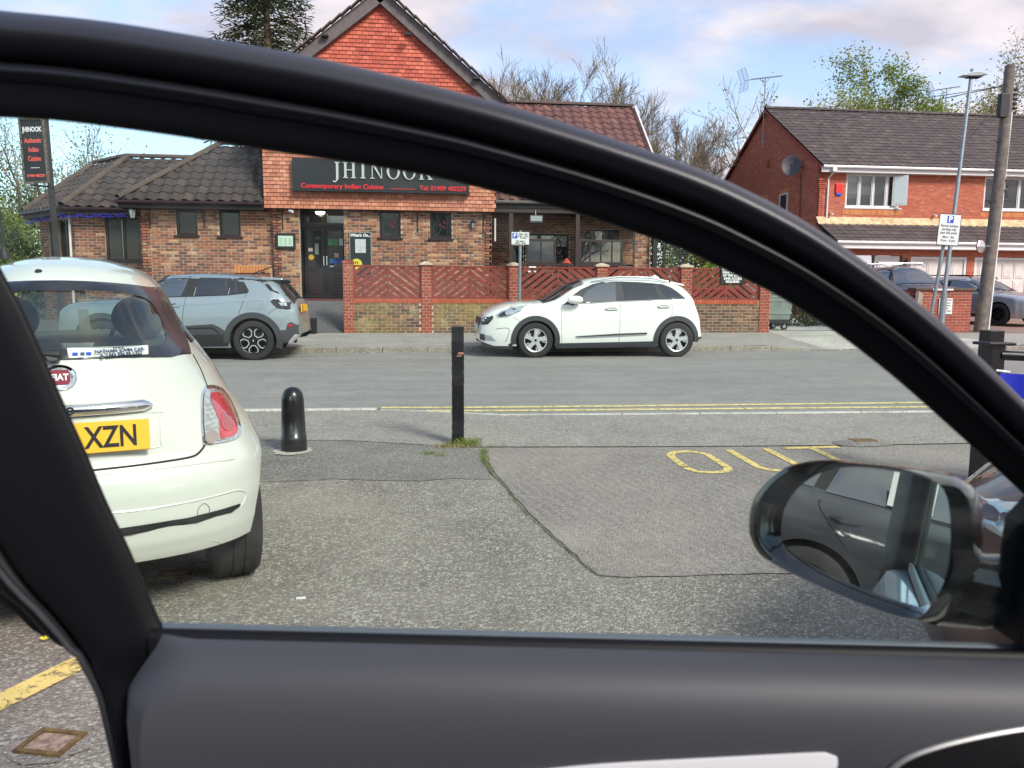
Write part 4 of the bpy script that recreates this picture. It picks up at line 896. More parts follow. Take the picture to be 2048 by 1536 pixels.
# permit sign on its own pole
pm = empty('permit_sign', (12.55, 17.7, .25), label='large white permit holders parking sign on a grey pole near the telegraph pole', cat='parking sign')
m = MB(); m.tube([(12.46, 17.7, .1), (12.72, 17.6, 3.05)], .04, 12); m.obj('pole', M['galv'], pm, smooth=True)
pf = facing(Vector((12.69, 17.50, 2.75)), RAD(-6)) @ Matrix.Rotation(RAD(-3), 4, 'Z')
def pbox(x0, y0, x1, y1, n0, n1, name, mt, par=pm, F=None):
    b = MB(); b.box((x0, y0, n0), (x1, y1, n1), F or pf); return b.obj(name, M[mt], par)
pbox(-.27, -.375, .27, .375, -.006, 0, 'plate_edge', 'black'); pbox(-.255, -.36, .255, .36, .001, .003, 'plate', 'sign_white'); pbox(-.075, .16, .085, .33, .004, .005, 'blue_square', 'blue_sign')
text('P', .19, pf @ Matrix.Translation((.005, .245, .006)), M['white'], pm, bold=.006)
for k, s in enumerate(('Permit holders', 'parking only', 'past this point', 'Mon - Sat', '8 am - 6 pm')): text(s, .083, pf @ Matrix.Translation((0, .09 - k * .082 - (.02 if k > 2 else 0), .004)), M['black'], pm, bold=.0012, sx=.86)
pbox(.20, -.37, .33, .30, -.12, -.10, 'rear_plate', 'galv')
# lamp column
lp = empty('street_lamp', (13.02, 18.0, .27), label='tall grey street lamp column with flat lantern head right of the permit sign', cat='street lamp')
m = MB(); m.tube([(13.02, 18.0, .1), (13.06, 18.02, 1.25)], .075, 14); m.obj('base', M['galv'], lp, smooth=True)
m = MB(); m.tube([(13.06, 18.02, 1.2), (13.71, 18.5, 6.55)], [.052, .042], 14); m.obj('pole', M['galv'], lp, smooth=True)
m = MB(); c = Vector((13.72, 18.5, 6.62)); q = [(-.32, -.02), (-.12, .06), (.1, .09), (.34, .04), (.36, .02), (.1, -.02), (-.1, -.03)]
m.prism(q, .24, Matrix.Translation(c + Vector((0, .12, 0))) @ Matrix.Rotation(RAD(90), 4, 'X')); m.obj('lantern', M['galv'], lp, bevel=.01)
m = MB(); m.tube([c + Vector((0, 0, .07)), c + Vector((0, 0, .17))], .035, 8); m.obj('photocell', M['galv'], lp); m = MB(); m.box((c.x - .1, c.y - .1, c.z - .045), (c.x + .22, c.y + .1, c.z - .032)); m.obj('lens', M['glass_dark'], lp)
# telegraph pole
M['pole_wood'] = simple('pole_wood', L(124, 112, 104), .9, c2=L(90, 84, 78), vscale=7, bump=.6, bscale=30, obj=False)
tp = empty('telegraph_pole', (14.83, 18.95, .25), label='leaning weathered wooden telegraph pole with black cable boxes and white conduit', cat='telegraph pole')
m = MB(); m.tube([(14.83, 18.95, .1), (15.1, 19.1, 2.5), (15.4, 19.35, 5.0), (15.67, 19.66, 7.25)], [.158, .148, .138, .125], 16); m.obj('pole', M['pole_wood'], tp, smooth=True)
P0, P1 = Vector((14.83, 18.95, .1)), Vector((15.67, 19.66, 7.25)); at = lambda z: P0.lerp(P1, (z - .1) / 7.15)
m = MB(); m.tube([at(.2) + Vector((.14, -.14, 0)), at(3.4) + Vector((.13, -.13, 0)), at(6.0) + Vector((.11, -.12, 0))], .022, 8); m.obj('conduit', M['white_pvc'], tp, smooth=True)
m = MB(); a = at(6.35) + Vector((-.17, -.14, 0)); m.box((a.x - .16, a.y - .10, a.z - .50), (a.x + .10, a.y + .05, a.z + .12)); m.obj('cable_box', M['black_plastic'], tp, bevel=.02)
m = MB(); a = at(6.5) + Vector((.17, -.1, 0))
for k in range(6): m.lathe([(.02, -.03), (.06, -.02), (.06, .02), (.02, .03)], 8, Matrix.Translation(a + Vector((0, 0, -.12 * k + .1))))
m.obj('insulators', M['black_plastic'], tp)
for z in (4.45, 4.18): m = MB(); a = at(z - .3) + Vector((.19, -.1, 0)); m.box((a.x - .06, a.y - .06, a.z - .12), (a.x + .06, a.y + .05, a.z + .1)); m.obj('junction_box', M['black_plastic'], tp, bevel=.02)
for z in (5.2, 4.4, 3.6): m = MB(); a = at(z + .0); m.tube([a + Vector((-.13, -.05, 0)), a + Vector((-.3, -.1, .08)), a + Vector((-.36, -.1, .02))], .012, 5); m.obj('step_iron', M['black'], tp)
m = MB(); a = at(2.0) + Vector((.0, -.17, 0)); m.box((a.x - .05, a.y - .01, a.z - .07), (a.x + .05, a.y, a.z + .07)); m.obj('yellow_tag', simple('tag_yellow', L(226, 222, 40), .5), tp)
# convex mirror
cm = empty('convex_mirror', (14.55, 18.75, 2.45), label='round convex traffic mirror with red rim strapped to the telegraph pole', cat='mirror')
F = facing(Vector((14.5, 18.72, 2.45)), RAD(18)); m = MB(); m.lathe([(.001, .05), (.08, .045), (.13, .03), (.165, .005)], 24, F); m.obj('mirror_dome', M['chrome'], cm, smooth=60)
m = MB(); m.lathe([(.165, -.01), (.185, -.005), (.185, .015), (.165, .012)], 24, F, close=True); m.obj('rim', simple('mirror_rim', L(130, 60, 60), .4), cm, smooth=True); m = MB(); m.tube([(14.56, 18.76, 2.45), (14.95, 18.95, 2.47)], .015, 6); m.obj('arm', M['galv'], cm)
# overhead wires
M['wire'] = simple('wire', L(96, 98, 104), .6)
def wire(p, q, sag, lab, r=.011):
    p, q = Vector(p), Vector(q); m = MB(); m.tube([p.lerp(q, t / 12) - Zv * sag * 4 * (t / 12) * (1 - t / 12) for t in range(13)], r, 4); tag(m.obj('overhead_wire', M['wire']), lab, 'wire', 'overhead wires from the telegraph pole')
T = at(6.75)
wire(T, (21.8, 59.7, 12.65), .1, 'long thin overhead wire running left from the telegraph pole past the house ridge', .014)
wire(T, (16.2, 34.6, 9.6), .2, 'overhead wire dropping from the telegraph pole towards the house roof', .01)
wire(T + Zv * .3, (30, 12, 12), .1, 'upper overhead wire leaving the telegraph pole top towards the right edge'); wire(T + Zv * .15, (31, 14, 11), .1, 'lower overhead wire leaving the telegraph pole top towards the right edge')
wire(T, (34, 30, 5.0), .1, 'overhead wire sloping down right of the telegraph pole')
wire(at(6.6), (24, 33, 7.6), .1, 'overhead wire sloping back behind the telegraph pole to the roof')
# hanging pub sign on the left
hs = empty('hanging_sign', (-7.62, 17.3, .2), label='tall black hanging sign with white name and orange-red script on a black post', cat='hanging sign')
m = MB(); m.tube([(-7.50, 17.3, .1), (-7.62, 17.35, 4.95)], .065, 4); m.obj('post', M['black_wood'], hs)
m = MB(); m.bar((-8.25, 17.3, 4.78), (-7.4, 17.34, 4.74), .08, .07); m.obj('top_beam', M['black_wood'], hs, bevel=.01)
m = MB(); m.bar((-7.95, 17.3, 3.35), (-7.52, 17.3, 3.31), .04, .04); m.obj('lower_arm', M['black_wood'], hs)
SF = facing(Vector((-7.83, 17.25, 4.03)), RAD(-8)) @ Matrix.Rotation(RAD(1.5), 4, 'Z')
def sb(x0, y0, x1, y1, n0, n1, nm, mt): b = MB(); b.box((x0, y0, n0), (x1, y1, n1), SF); return b.obj(nm, M[mt] if isinstance(mt, str) else mt, hs)
sb(-.24, -.62, .24, .62, -.03, .0, 'sign_board', 'black'); M['sign_frame'] = simple('sign_frame', L(52, 48, 46), .7, c2=L(120, 112, 100), vscale=16, obj=False)
for q in ((-.26, -.65, -.225, .65), (.225, -.65, .26, .65), (-.225, -.65, .225, -.615), (-.225, .615, .225, .65)): sb(q[0], q[1], q[2], q[3], -.04, .02, 'sign_frame', 'sign_frame')
M['orange_letter'] = simple('orange_letter', L(236, 96, 84), .5)
text('JHINOOK', .135, SF @ Matrix.Translation((0, .42, .003)), M['white'], hs, bold=.004, sx=.68)
for k, s in enumerate(('Authentic', 'Indian', 'Cuisine')): text(s, .135, SF @ Matrix.Translation((.0, .20 - k * .18, .003)), M['orange_letter'], hs, bold=.003, sx=.66)
text('01909 482229', .075, SF @ Matrix.Translation((0, -.50, .003)), M['orange_letter'], hs, bold=.002, sx=.85); sb(-.09, -.345, .09, -.335, .002, .004, 'rule', 'white')
for s in (-.2, .2): m = MB(); m.tube([SF @ Vector((s, .65, 0)), SF @ Vector((s * .9, .74, 0))], .012, 5); m.obj('hook', M['black'], hs)
m = MB()
for k in range(5): m.tube([(-8.1 + k * .13, 17.3, 4.8), (-8.04 + k * .13, 17.3, 4.95 + (k % 2) * .05), (-7.98 + k * .13, 17.3, 4.82)], .012, 5)
m.obj('iron_scroll', M['black'], hs)
# wall lanterns
M['lantern_glass'] = simple('lantern_glass', L(150, 158, 158), .2)
def lantern(p, lab, s=1.0, par=None, nx=-1):
    p = Vector(p); t = empty('wall_lantern', p, label=lab, cat='lantern'); S = lambda m_: Matrix.Translation(p) @ Matrix.Scale(s, 4) @ m_
    I = Matrix.Identity(4); m = MB(); m.lathe([(.045, -.12), (.08, .06), (.001, .065)], 6, S(I)); m.obj('glass', M['lantern_glass'], t)
    m = MB(); m.lathe([(.10, .06), (.105, .075), (.03, .15), (.02, .19), (.001, .2)], 6, S(I)); m.lathe([(.001, -.15), (.03, -.14), (.05, -.12)], 6, S(I)); m.obj('hood', M['black'], t)
    m = MB()
    for k in range(6): a = k * pi / 3; m.tube([S(I) @ Vector((.047 * cos(a), .047 * sin(a), -.12)), S(I) @ Vector((.083 * cos(a), .083 * sin(a), .06))], .006 * s, 4)
    m.tube([p + Vector((0, 0, -.14 * s)), p + Vector((-.06 * nx, .06, -.24)) * s if False else p + Vector((-.1 * nx * s, .08 * s, -.2 * s)), p + Vector((-.16 * nx * s, .12 * s, -.1 * s))], .012 * s, 5); m.obj('bracket', M['black'], t)
    return t
lantern((-7.32, 21.12, 3.18), 'grey wall lantern under the eave corner of the left wing', 1.2)
lantern((1.43, 21.12, 3.0), 'black wall lantern near the right corner of the entrance block', .8)
lantern((5.05, 23.15, 2.9), 'black lantern on the shaded verandah back wall', .9)
# floodlight in the verandah
fl = empty('floodlight', (3.19, 21.35, 3.2), label='grey rectangular floodlight hanging from the verandah beam', cat='floodlight')
prect('housing', (3.0, 21.4, 3.08), Xv, Nf, 0, 0, .38, .22, -.06, .1, 'black_plastic', fl, .015); prect('lens', (3.0, 21.4, 3.08), Xv, Nf, .03, .06, .35, .2, .101, .106, simple('flood_lens', L(150, 156, 156), .2), fl); m = MB(); m.tube([(3.19, 21.42, 3.3), (3.19, 21.5, 3.45)], .015, 6); m.obj('bracket', M['galv'], fl)
# camera by the door, orange cone-shaped cloth
cc = empty('security_camera', (-3.33, 21.1, 3.25), label='small white security camera high on the pier left of the entrance', cat='camera')
m = MB(); m.tube([(-3.38, 21.05, 3.28), (-3.28, 20.95, 3.25)], .035, 10); m.obj('body', M['white_pvc'], cc, smooth=True); m = MB(); m.tube([(-3.4, 21.19, 3.3), (-3.36, 21.06, 3.28)], .015, 6); m.obj('arm', M['white_pvc'], cc)
oc = MB(); oc.lathe([(.14, 0), (.03, .13), (.001, .14)], 8, Matrix.Translation((4.05, 21.3, 2.0))); tag(oc.obj('folded_umbrella', simple('orange_red', L(176, 66, 44), .7)), 'small orange-red peaked cloth behind the fence under the verandah', 'cloth')
# blue string light under the left eave
bl = MB(); r = random.Random(9)
def led(p, q):
    p, q = Vector(p), Vector(q); n = int((q - p).length / .05)
    for k in range(n):
        c = p.lerp(q, k / n) + Vector((0, r.uniform(-.02, .02), r.uniform(-.05, .05))); s = .014; bl.box(tuple(c - Vector((s, s, s))), tuple(c + Vector((s, s, s))))
led((-9.5, 22.2, 3.16), (-7.65, 22.2, 3.2)); led((-11.2, 23.9, 3.1), (-9.5, 22.2, 3.14)); led((-9.5, 22.2, 3.12), (-7.65, 22.2, 3.22))
o = bl.obj('string_light', simple('blue_led', L(44, 40, 170), .4)); tag(o, 'string of small blue lights along the eave of the canted left wing', 'string light')
# wheelie bin
bn = empty('large_bin', (9.35, 19.6, .22), label='grey steel four-wheeled refuse bin behind the right end of the brick wall', cat='refuse bin')
M['bin'] = simple('bin', L(128, 138, 134), .5, metal=.2, var=.25, vscale=4, obj=False)
m = MB(); x0, x1, ya, yb = 8.55, 9.86, 19.5, 20.4
m.add([(x0 + .05, ya + .04, .5), (x1 - .08, ya + .04, .5), (x1, ya, 1.2), (x0, ya, 1.2), (x0 + .05, yb - .04, .5), (x1 - .08, yb - .04, .5), (x1, yb, 1.2), (x0, yb, 1.2)],
      [(0, 1, 2, 3), (5, 4, 7, 6), (1, 5, 6, 2), (4, 0, 3, 7), (4, 5, 1, 0), (3, 2, 6, 7)]); m.obj('body', M['bin'], bn, bevel=.02)
for z in (.66, .70, 1.0, 1.04, 1.1): m = MB(); m.tube([(x0, ya - .0 + (1.2 - z) * .05, z), (x1 - (1.2 - z) * .1, ya + (1.2 - z) * .05, z)], .014, 6); m.obj('rib', M['bin'], bn, smooth=True)
m = MB(); m.lathe([(.0, 0), (.0, 0)], 3) if False else m.box((x0 - .02, ya - .03, 1.2), (x1 + .02, yb, 1.24)); m.obj('rim', M['bin'], bn, bevel=.01)
m = MB(); pr = [(ya - .02, 1.24), (yb, 1.24), (yb, 1.36), (yb - .25, 1.46), (ya + .25, 1.46), (ya, 1.36)]; m.add([(x0, y, z) for y, z in pr] + [(x1, y, z) for y, z in pr], [tuple(range(6)), tuple(reversed(range(6, 12)))] + [(i, (i + 1) % 6, 6 + (i + 1) % 6, 6 + i) for i in range(6)]); m.obj('lid', M['bin'], bn, bevel=.02)
m = MB(); m.box((x0 + .06, ya + .05, .42), (x1 - .1, yb - .05, .5)); m.obj('underframe', M['black_plastic'], bn)
for x in (x0 + .15, x1 - .2):
    for y in (ya + .12, yb - .12):
        w = MB(); w.lathe([(.04, -.022), (.095, -.022), (.1, 0), (.095, .022), (.04, .022)], 18, Matrix.Translation((x, y, .325)) @ Matrix.Rotation(RAD(90), 4, 'X')); wo_ = w.obj('caster', M['rubber'], bn, smooth=True)
        h = MB(); h.lathe([(.001, -.026), (.045, -.026), (.045, .026), (.001, .026)], 14, Matrix.Translation((x, y, .325)) @ Matrix.Rotation(RAD(90), 4, 'X')); h.bar((x, y, .33), (x, y, .45), .03, .06); h.obj('hub', M['galv'], wo_)
# bollard and post
M['gloss_black'] = simple('gloss_black', L(14, 15, 17), .3, coat=.25, bump=.12, bscale=30, var=.5, vscale=20, obj=False)
bo = empty('bollard', (-1.0, 6.13, -.04), label='short black domed bollard set in a ring of old mortar', cat='bollard')
m = MB(); m.lathe([(.104, .0), (.1, .1), (.099, .135), (.094, .14), (.09, .3), (.085, .42), (.079, .46), (.062, .495), (.035, .515), (.001, .522)], 36, Matrix.Translation((-1.0, 6.13, -.045))); m.obj('body', M['gloss_black'], bo, smooth=50)
m = MB(); r = random.Random(4); n = 26; ring = [(-1.0 + (.15 + r.uniform(-.02, .022)) * cos(2 * pi * k / n), 6.11 + (.155 + r.uniform(-.025, .025)) * sin(2 * pi * k / n), -.028) for k in range(n)]
m.add(ring + [(-1.0, 6.12, -.016)], [(k, (k + 1) % n, n) for k in range(n)]); m.obj('mortar_ring', M['concrete'], bo)
po = empty('wooden_post', (.3, 6.25, -.04), label='square black painted wooden post with chipped edges and grass at its foot', cat='post')
M['post_paint'] = simple('post_paint', L(22, 22, 26), .32, bump=.6, bscale=35, var=.5, vscale=25, obj=False)
m = MB(); r = random.Random(8); N_ = 40; vs = []; fs = []
for k in range(N_ + 1):
    z = -.06 + 1.0 * k / N_
    for (sx, sy) in ((-1, -1), (-.8, -1.0), (.8, -1), (1, -.8), (1, 1), (-1, 1)): vs.append((.3 + sx * .049 + (r.uniform(-.0022, .0022)), 6.27 + sy * .049 + r.uniform(-.0015, .0015), z))
for k in range(N_):
    for j in range(6): a = k * 6 + j; b = k * 6 + (j + 1) % 6; fs.append((a, b, b + 6, a + 6))
fs.append(tuple(N_ * 6 + j for j in range(6))); m.add(vs, fs); m.obj('shaft', M['post_paint'], po)
M['raw_wood'] = simple('raw_wood', L(186, 140, 112), .8, c2=L(120, 70, 60), vscale=60, obj=False)
m = MB(); m.box((.30, 6.2185, .715), (.345, 6.2205, .735)); m.box((.289, 6.2185, .7), (.33, 6.2203, .708)); m.obj('chipped_patch', M['raw_wood'], po)
m = MB(); m.box((.265, 6.2185, -.03), (.33, 6.2205, -.018)); m.obj('chipped_foot', M['raw_wood'], po)
# small things on the ground
mh = empty('manhole_cover', (3.68, 5.98, -.04), label='small rusty inspection cover in a raised collar right of the painted letters', cat='manhole cover')
m = MB(); r = random.Random(2); n = 30; rr = [(3.70 + (.27 + r.uniform(-.02, .02)) * cos(2 * pi * k / n), 5.99 + (.13 + r.uniform(-.01, .01)) * sin(2 * pi * k / n)) for k in range(n)]
m.add([(x, y, gz(y) + .011) for x, y in rr] + [(3.7 + (x - 3.7) * .5, 5.99 + (y - 5.99) * .5, gz(5.99) + .035) for x, y in rr], [(k, (k + 1) % n, n + (k + 1) % n, n + k) for k in range(n)] + [tuple(range(n, 2 * n))]); m.obj('collar', M['patch'], mh, smooth=True)
M['rust'] = simple('rust', L(122, 104, 60), .8, c2=L(90, 60, 44), vscale=30, bump=.5, bscale=90, obj=False)
m = MB(); m.box((3.60, 5.93, -.02), (3.80, 6.05, .0)); m.obj('cover', M['rust'], mh, bevel=.003)
def drain(x, y, w, d, rz, lab, col=None, ring=True):
    t = empty('drain_cover', (x, y, gz(y)), label=lab, cat='drain cover'); R_ = Matrix.Translation((x, y, gz(y))) @ Matrix.Rotation(rz, 4, 'Z')
    if ring:
        m = MB(); n = 24; r = random.Random(6); pts = [R_ @ Vector(((w * .8 + r.uniform(-.012, .012)) * cos(2 * pi * k / n), (d * .8 + r.uniform(-.012, .012)) * sin(2 * pi * k / n), .004)) for k in range(n)]; m.add(pts, [tuple(range(n))]); m.obj('surround', M['apron'], t)
    f = MB()
    for q in ((-w / 2, -d / 2, w / 2, -d / 2 + .015), (-w / 2, d / 2 - .015, w / 2, d / 2), (-w / 2, -d / 2 + .015, -w / 2 + .015, d / 2 - .015), (w / 2 - .015, -d / 2 + .015, w / 2, d / 2 - .015)): f.box((q[0], q[1], .0), (q[2], q[3], .012), R_)
    f.obj('frame', M['rust'], t); m = MB(); m.box((-w / 2 + .02, -d / 2 + .02, .0), (w / 2 - .02, d / 2 - .02, .009), R_); m.obj('lid', simple('drain_lid', L(176, 150, 134), .9, c2=L(116, 92, 84), vscale=50, obj=False, bump=.8, bscale=80), t)
drain(-1.09, 2.26, .15, .12, RAD(-15), 'square pinkish drain cover at the bottom left below the yellow line')
drain(-1.15, 3.62, .15, .09, 0.1, 'dark rusty stop-tap cover in the shadow beside the white car tyre', ring=False)
lt = MB(); lt.box((-.545, 3.28, gz(3.28)), (-.505, 3.29, gz(3.28) + .006)); tag(lt.obj('litter', M['white']), 'tiny white scrap lying on the coarse tarmac', 'litter')
rd = MB(); rd.add([(-.85, 3.70, -.1), (-.80, 3.66, -.1), (-.80, 3.66, -.06), (-.86, 3.71, -.075)], [(0, 1, 2, 3)]); rd.add([(-.80, 3.66, -.1), (-.79, 3.7, -.1), (-.80, 3.66, -.06)], [(0, 1, 2)]); tag(rd.obj('red_scrap', M['red_letter']), 'crumpled red scrap beside the white car rear tyre', 'litter')
fl_ = MB()
for k in range(5): a = k * 1.25; fl_.add([(-1.42, 2.96, -.09), (-1.42 + .02 * cos(a), 2.96 + .02 * sin(a), -.08), (-1.42 + .02 * cos(a + .9), 2.96 + .02 * sin(a + .9), -.08)], [(0, 1, 2)])
tag(fl_.obj('yellow_flower', simple('petal', L(236, 216, 40), .6)), 'fallen yellow flower on the ground at far bottom left', 'flower')

# ================================================================== HOUSE ON THE RIGHT
hx, hy = 16.0, 30.0
ho = empty('semi_detached_house', (20, 30, .3), label='orange-red brick semi-detached house with grey tiled roof, white gutters and garages', cat='house')
HW = 18.0
brickwall(ho, (hx, hy, 3.9), Xv, Nf, HW, 2.45, mat='brick_house', mortar='mortar_house', nmax=170, seed=101, want=lambda p: p.x < 25,
          holes=[(1.13, .78, 3.5, 2.1), (7.2, .78, 9.6, 2.1)])
brickwall(ho, (hx, hy, .3), Xv, Nf, HW, 2.75, mat='brick_house', mortar='mortar_house', nmax=25, seed=102, want=lambda p: p.x < 25 and p.z > 1.4, holes=[(.6, 0, 3.35, 2.5), (3.72, 0, 6.0, 2.5), (6.45, 0, 8.7, 2.5), (9.4, 0, 12, 2.5)])
gp = [(0, 0), (15, 0), (15, 3.6), (14.8, 3.6), (5.4, 9.25), (0, 6.05)]
# side gable (faces left): U runs from back to front
Og = Vector((hx, hy + 15.0, .3)); m = MB(); up_ = [(15 - a, b) for a, b in gp]
brickwall(ho, Og, -Yv, -Xv, 15, 9.3, mat='brick_house', mortar='mortar_house', poly=[(15, 0), (15, 6.05), (9.9, 9.3), (0, 3.6), (0, 0)], nmax=90, seed=103, want=lambda p: 5 < p.z < 9.6 and p.y < 38,
          holes=[(8.2, 3.3, 8.9, 4.7), (10.3, 3.35, 11.1, 4.9)] if False else [])
for (y, z, w, h) in ((35.3, 4.75, .6, .75), (33.4, 4.45, .75, 1.1)):
    window(ho, (hx - .06, y, z), -Yv, -Xv, w, h, fmat='white_pvc', gmat='glass_house', recess=-.0, d=.05, sill=False)
    prect('soldier_course', (hx - .012, y + .05, z + h), -Yv, -Xv, 0, 0, w + .1, .22, 0, .01, 'brick_soldier', ho)
prect('soldier_course', (hx + 1.03, hy - .01, 4.38), Xv, Nf, 0, 0, 2.6, .24, 0, .006, 'mortar_house', ho)
lay(ho, 'soldier_brick', (hx + 1.03, hy - .016, 4.385), Xv, Zv, Nf, 2.6, .225, .065, .215, .01, .01, .006, M['brick_soldier'], nmax=40, seed=104, bond=0)
lay(ho, 'soldier_brick', (hx + 7.1, hy - .001, 4.385), Xv, Zv, Nf, 2.6, .225, .065, .215, .01, .01, .012, M['brick_soldier'], nmax=20, seed=105, bond=0)
# front windows
wf = window(ho, (hx + 1.13, hy, 4.68), Xv, Nf, 2.37, 1.32, cols=4, fmat='white_pvc', gmat='glass_house', fw=.075, recess=.03)
prect('open_sash', (hx + 3.12, hy - .03, 4.75), Vector((.82, -.57, 0)).normalized(), Vector((-.57, -.82, 0)).normalized(), 0, 0, .56, 1.2, -.03, .02, 'white_pvc', wf, .006)
prect('open_pane', (hx + 3.12, hy - .03, 4.75), Vector((.82, -.57, 0)).normalized(), Vector((-.57, -.82, 0)).normalized(), .06, .07, .5, 1.13, .021, .026, glassmat('glass_pale', (.5, .52, .48), .05, 0, refl=.3), wf)
w2 = window(ho, (hx + 7.2, hy, 4.68), Xv, Nf, 2.4, 1.32, cols=3, fmat='white_pvc', gmat='glass_house', fw=.075, recess=.03)
for k in range(22): prect('blind_slat', (hx + 7.25, hy + .12, 4.78 + k * .053), Xv, Nf, 0, 0, 2.3, .042, 0, .004, 'white_pvc', w2)
M['curtain'] = simple('curtain', L(70, 82, 78), .9, obj=False)
m = MB()
for k in range(9): m.tube([(hx + 1.25 + k * .05, hy + .2, 4.7), (hx + 1.25 + k * .05, hy + .2, 6.0)], .028, 6)
m.obj('curtain', M['curtain'], wf)
# roof
roof_facet(ho, [(hx - .15, hy - .35, 6.28), (hx + HW, hy - .35, 6.28), (hx + HW, hy + 5.1, 9.62), (hx - .15, hy + 5.1, 9.62)], 'tile_grey', tmpl='flat', tw=.33, th=.345, nmax=230, seed=111, depth=.07, want=lambda p: p.x < 27)
roof_facet(ho, [(hx + HW, hy + 15.2, 3.9), (hx - .15, hy + 15.2, 3.9), (hx - .15, hy + 5.1, 9.62), (hx + HW, hy + 5.1, 9.62)], 'tile_grey', tmpl='flat', tw=.6, th=.7, nmax=0, seed=112)
ridge_line(ho, (hx - .15, hy + 5.1, 9.66), (hx + HW, hy + 5.1, 9.66), r=.13, mat='tile_grey', ln=.45)
m = MB(); m.bar((hx - .16, hy - .35, 6.2), (hx - .16, hy + 5.1, 9.54), .04, .10); m.bar((hx - .16, hy + 15.2, 3.82), (hx - .16, hy + 5.1, 9.54), .04, .10); m.obj('verge', M['brick_red'], ho)
m = MB(); m.bar((hx - .13, hy - .33, 6.1), (hx - .13, hy - .33, 6.1) if False else (hx + HW, hy - .33, 6.1), .03, .2); m.obj('fascia_board', M['white_pvc'], ho)
m = MB(); m.tube([(hx - .1, hy - .42, 6.2), (hx + HW, hy - .42, 6.2)], .06, 8); m.obj('gutter', M['white_pvc'], ho, smooth=True)
m = MB(); m.add([(hx, hy - .34, 6.0), (hx + HW, hy - .34, 6.0), (hx + HW, hy, 6.0), (hx, hy, 6.0)], [(0, 1, 2, 3)]); m.obj('soffit', M['white_pvc'], ho)
for k in range(5): prect('corbel', (hx - .03 - .02 * k, hy - .02 - .03 * k, 5.4 + k * .075), Xv, Nf, 0, 0, .32, .065, -.3, 0.02, 'brick_house', ho)
m = MB(); m.tube([(hx + .35, hy - .42, 6.15), (hx + .35, hy - .42, 5.98), (hx + .33, hy - .06, 5.8), (hx + .33, hy - .06, 4.2)], .036, 8); m.obj('downpipe', M['white_pvc'], ho, smooth=True)
m = MB(); m.lathe([(.085, 0), (.085, .14), (.04, .2), (.04, .3)], 10, Matrix.Translation((hx + .35, hy - .42, 5.98))) if False else m.box((hx + .27, hy - .5, 6.0), (hx + .43, hy - .35, 6.16)); m.obj('hopper', M['white_pvc'], ho)
# lower lean-to roof, cream flashing band
m = MB(); m.add([(hx - .1, hy - .25, 4.0), (hx + HW, hy - .25, 4.0), (hx + HW, hy - .02, 4.28), (hx - .1, hy - .02, 4.28), (hx - .1, hy - .25, 3.93), (hx + HW, hy - .25, 3.93)], [(0, 1, 2, 3), (4, 5, 1, 0)]); m.obj('flashing', M['cream'], ho)
roof_facet(ho, [(hx - .1, hy - 1.7, 3.2), (hx + HW, hy - 1.7, 3.2), (hx + HW, hy - .22, 3.96), (hx - .1, hy - .22, 3.96)], 'tile_grey', tmpl='flat', tw=.33, th=.345, nmax=60, seed=113, depth=.07, want=lambda p: p.x < 26)
m = MB(); m.bar((hx - .1, hy - 1.7, 3.05), (hx + HW, hy - 1.7, 3.05), .03, .24); m.obj('fascia_board', M['white_pvc'], ho)
m = MB(); m.tube([(hx - .1, hy - 1.77, 3.16), (hx + HW, hy - 1.77, 3.16)], .055, 8); m.obj('gutter', M['white_pvc'], ho, smooth=True)
m = MB(); m.add([(hx, hy - 1.68, 2.92), (hx + HW, hy - 1.68, 2.92), (hx + HW, hy, 2.92), (hx, hy, 2.92)], [(0, 1, 2, 3)]); m.obj('soffit', M['white_pvc'], ho)
# ground floor: door, garages (front plane one metre forward)
gy = hy - 1.2
brickwall(ho, (hx, gy, .3), Xv, Nf, HW, 2.63, mat='brick_house', mortar='mortar_house', nmax=0, seed=120, want=None, holes=[(.3, 0, 3.0, 2.4), (3.35, 0, 5.75, 2.38), (6.1, 0, 8.5, 2.38), (9.2, 0, 11.6, 2.38)])
def garage(x, w):
    g = prect('garage_door', (x, gy + .06, .3), Xv, Nf, 0, 0, w, 2.36, -.03, 0, 'white_paint', ho); 
    for q in ((-.0, 0, .09, 2.36), (w - .09, 0, w, 2.36), (.09, 2.27, w - .09, 2.36)): prect('frame', (x, gy + .06, .3), Xv, Nf, *q, .001, .05, 'white_pvc', g)
    n = 4; pw = (w - .3) / n
    for k in range(n):
        for (z0, z1) in ((.15, .75), (.85, 1.45), (1.55, 2.15)):
            x0 = .15 + k * pw + .05; x1 = .15 + (k + 1) * pw - .05
            prect('raised_panel', (x, gy + .06, .3), Xv, Nf, x0, z0, x1, z1, .001, .022, 'white_paint', g, .012)
            prect('panel_field', (x, gy + .06, .3), Xv, Nf, x0 + .07, z0 + .07, x1 - .07, z1 - .07, .023, .034, 'white_paint', g, .008)
garage(hx + 3.35, 2.4); garage(hx + 6.1, 2.4); garage(hx + 9.2, 2.4)
fd = prect('front_door', (hx + 1.85, gy + .06, .3), Xv, Nf, 0, 0, 1.05, 2.38, -.04, 0, 'white_pvc', ho)
prect('door_leaf', (hx + 1.85, gy + .06, .3), Xv, Nf, .1, .0, .95, 2.2, .001, .04, 'white_paint', fd, .01); prect('door_panel', (hx + 1.85, gy + .06, .3), Xv, Nf, .2, 1.6, .85, 2.1, .041, .055, 'white_pvc', fd, .01)
m = MB(); m.add([(hx + 2.05 + .65 * t / 8, gy + .0, 1.72 + .14 * sin(pi * t / 8)) for t in range(9)] + [(hx + 2.05 + .65 * (8 - t) / 8, gy + .0, 1.68) for t in range(9)], [tuple(range(18))]); m.obj('fanlight', M['glass_dark'], fd)
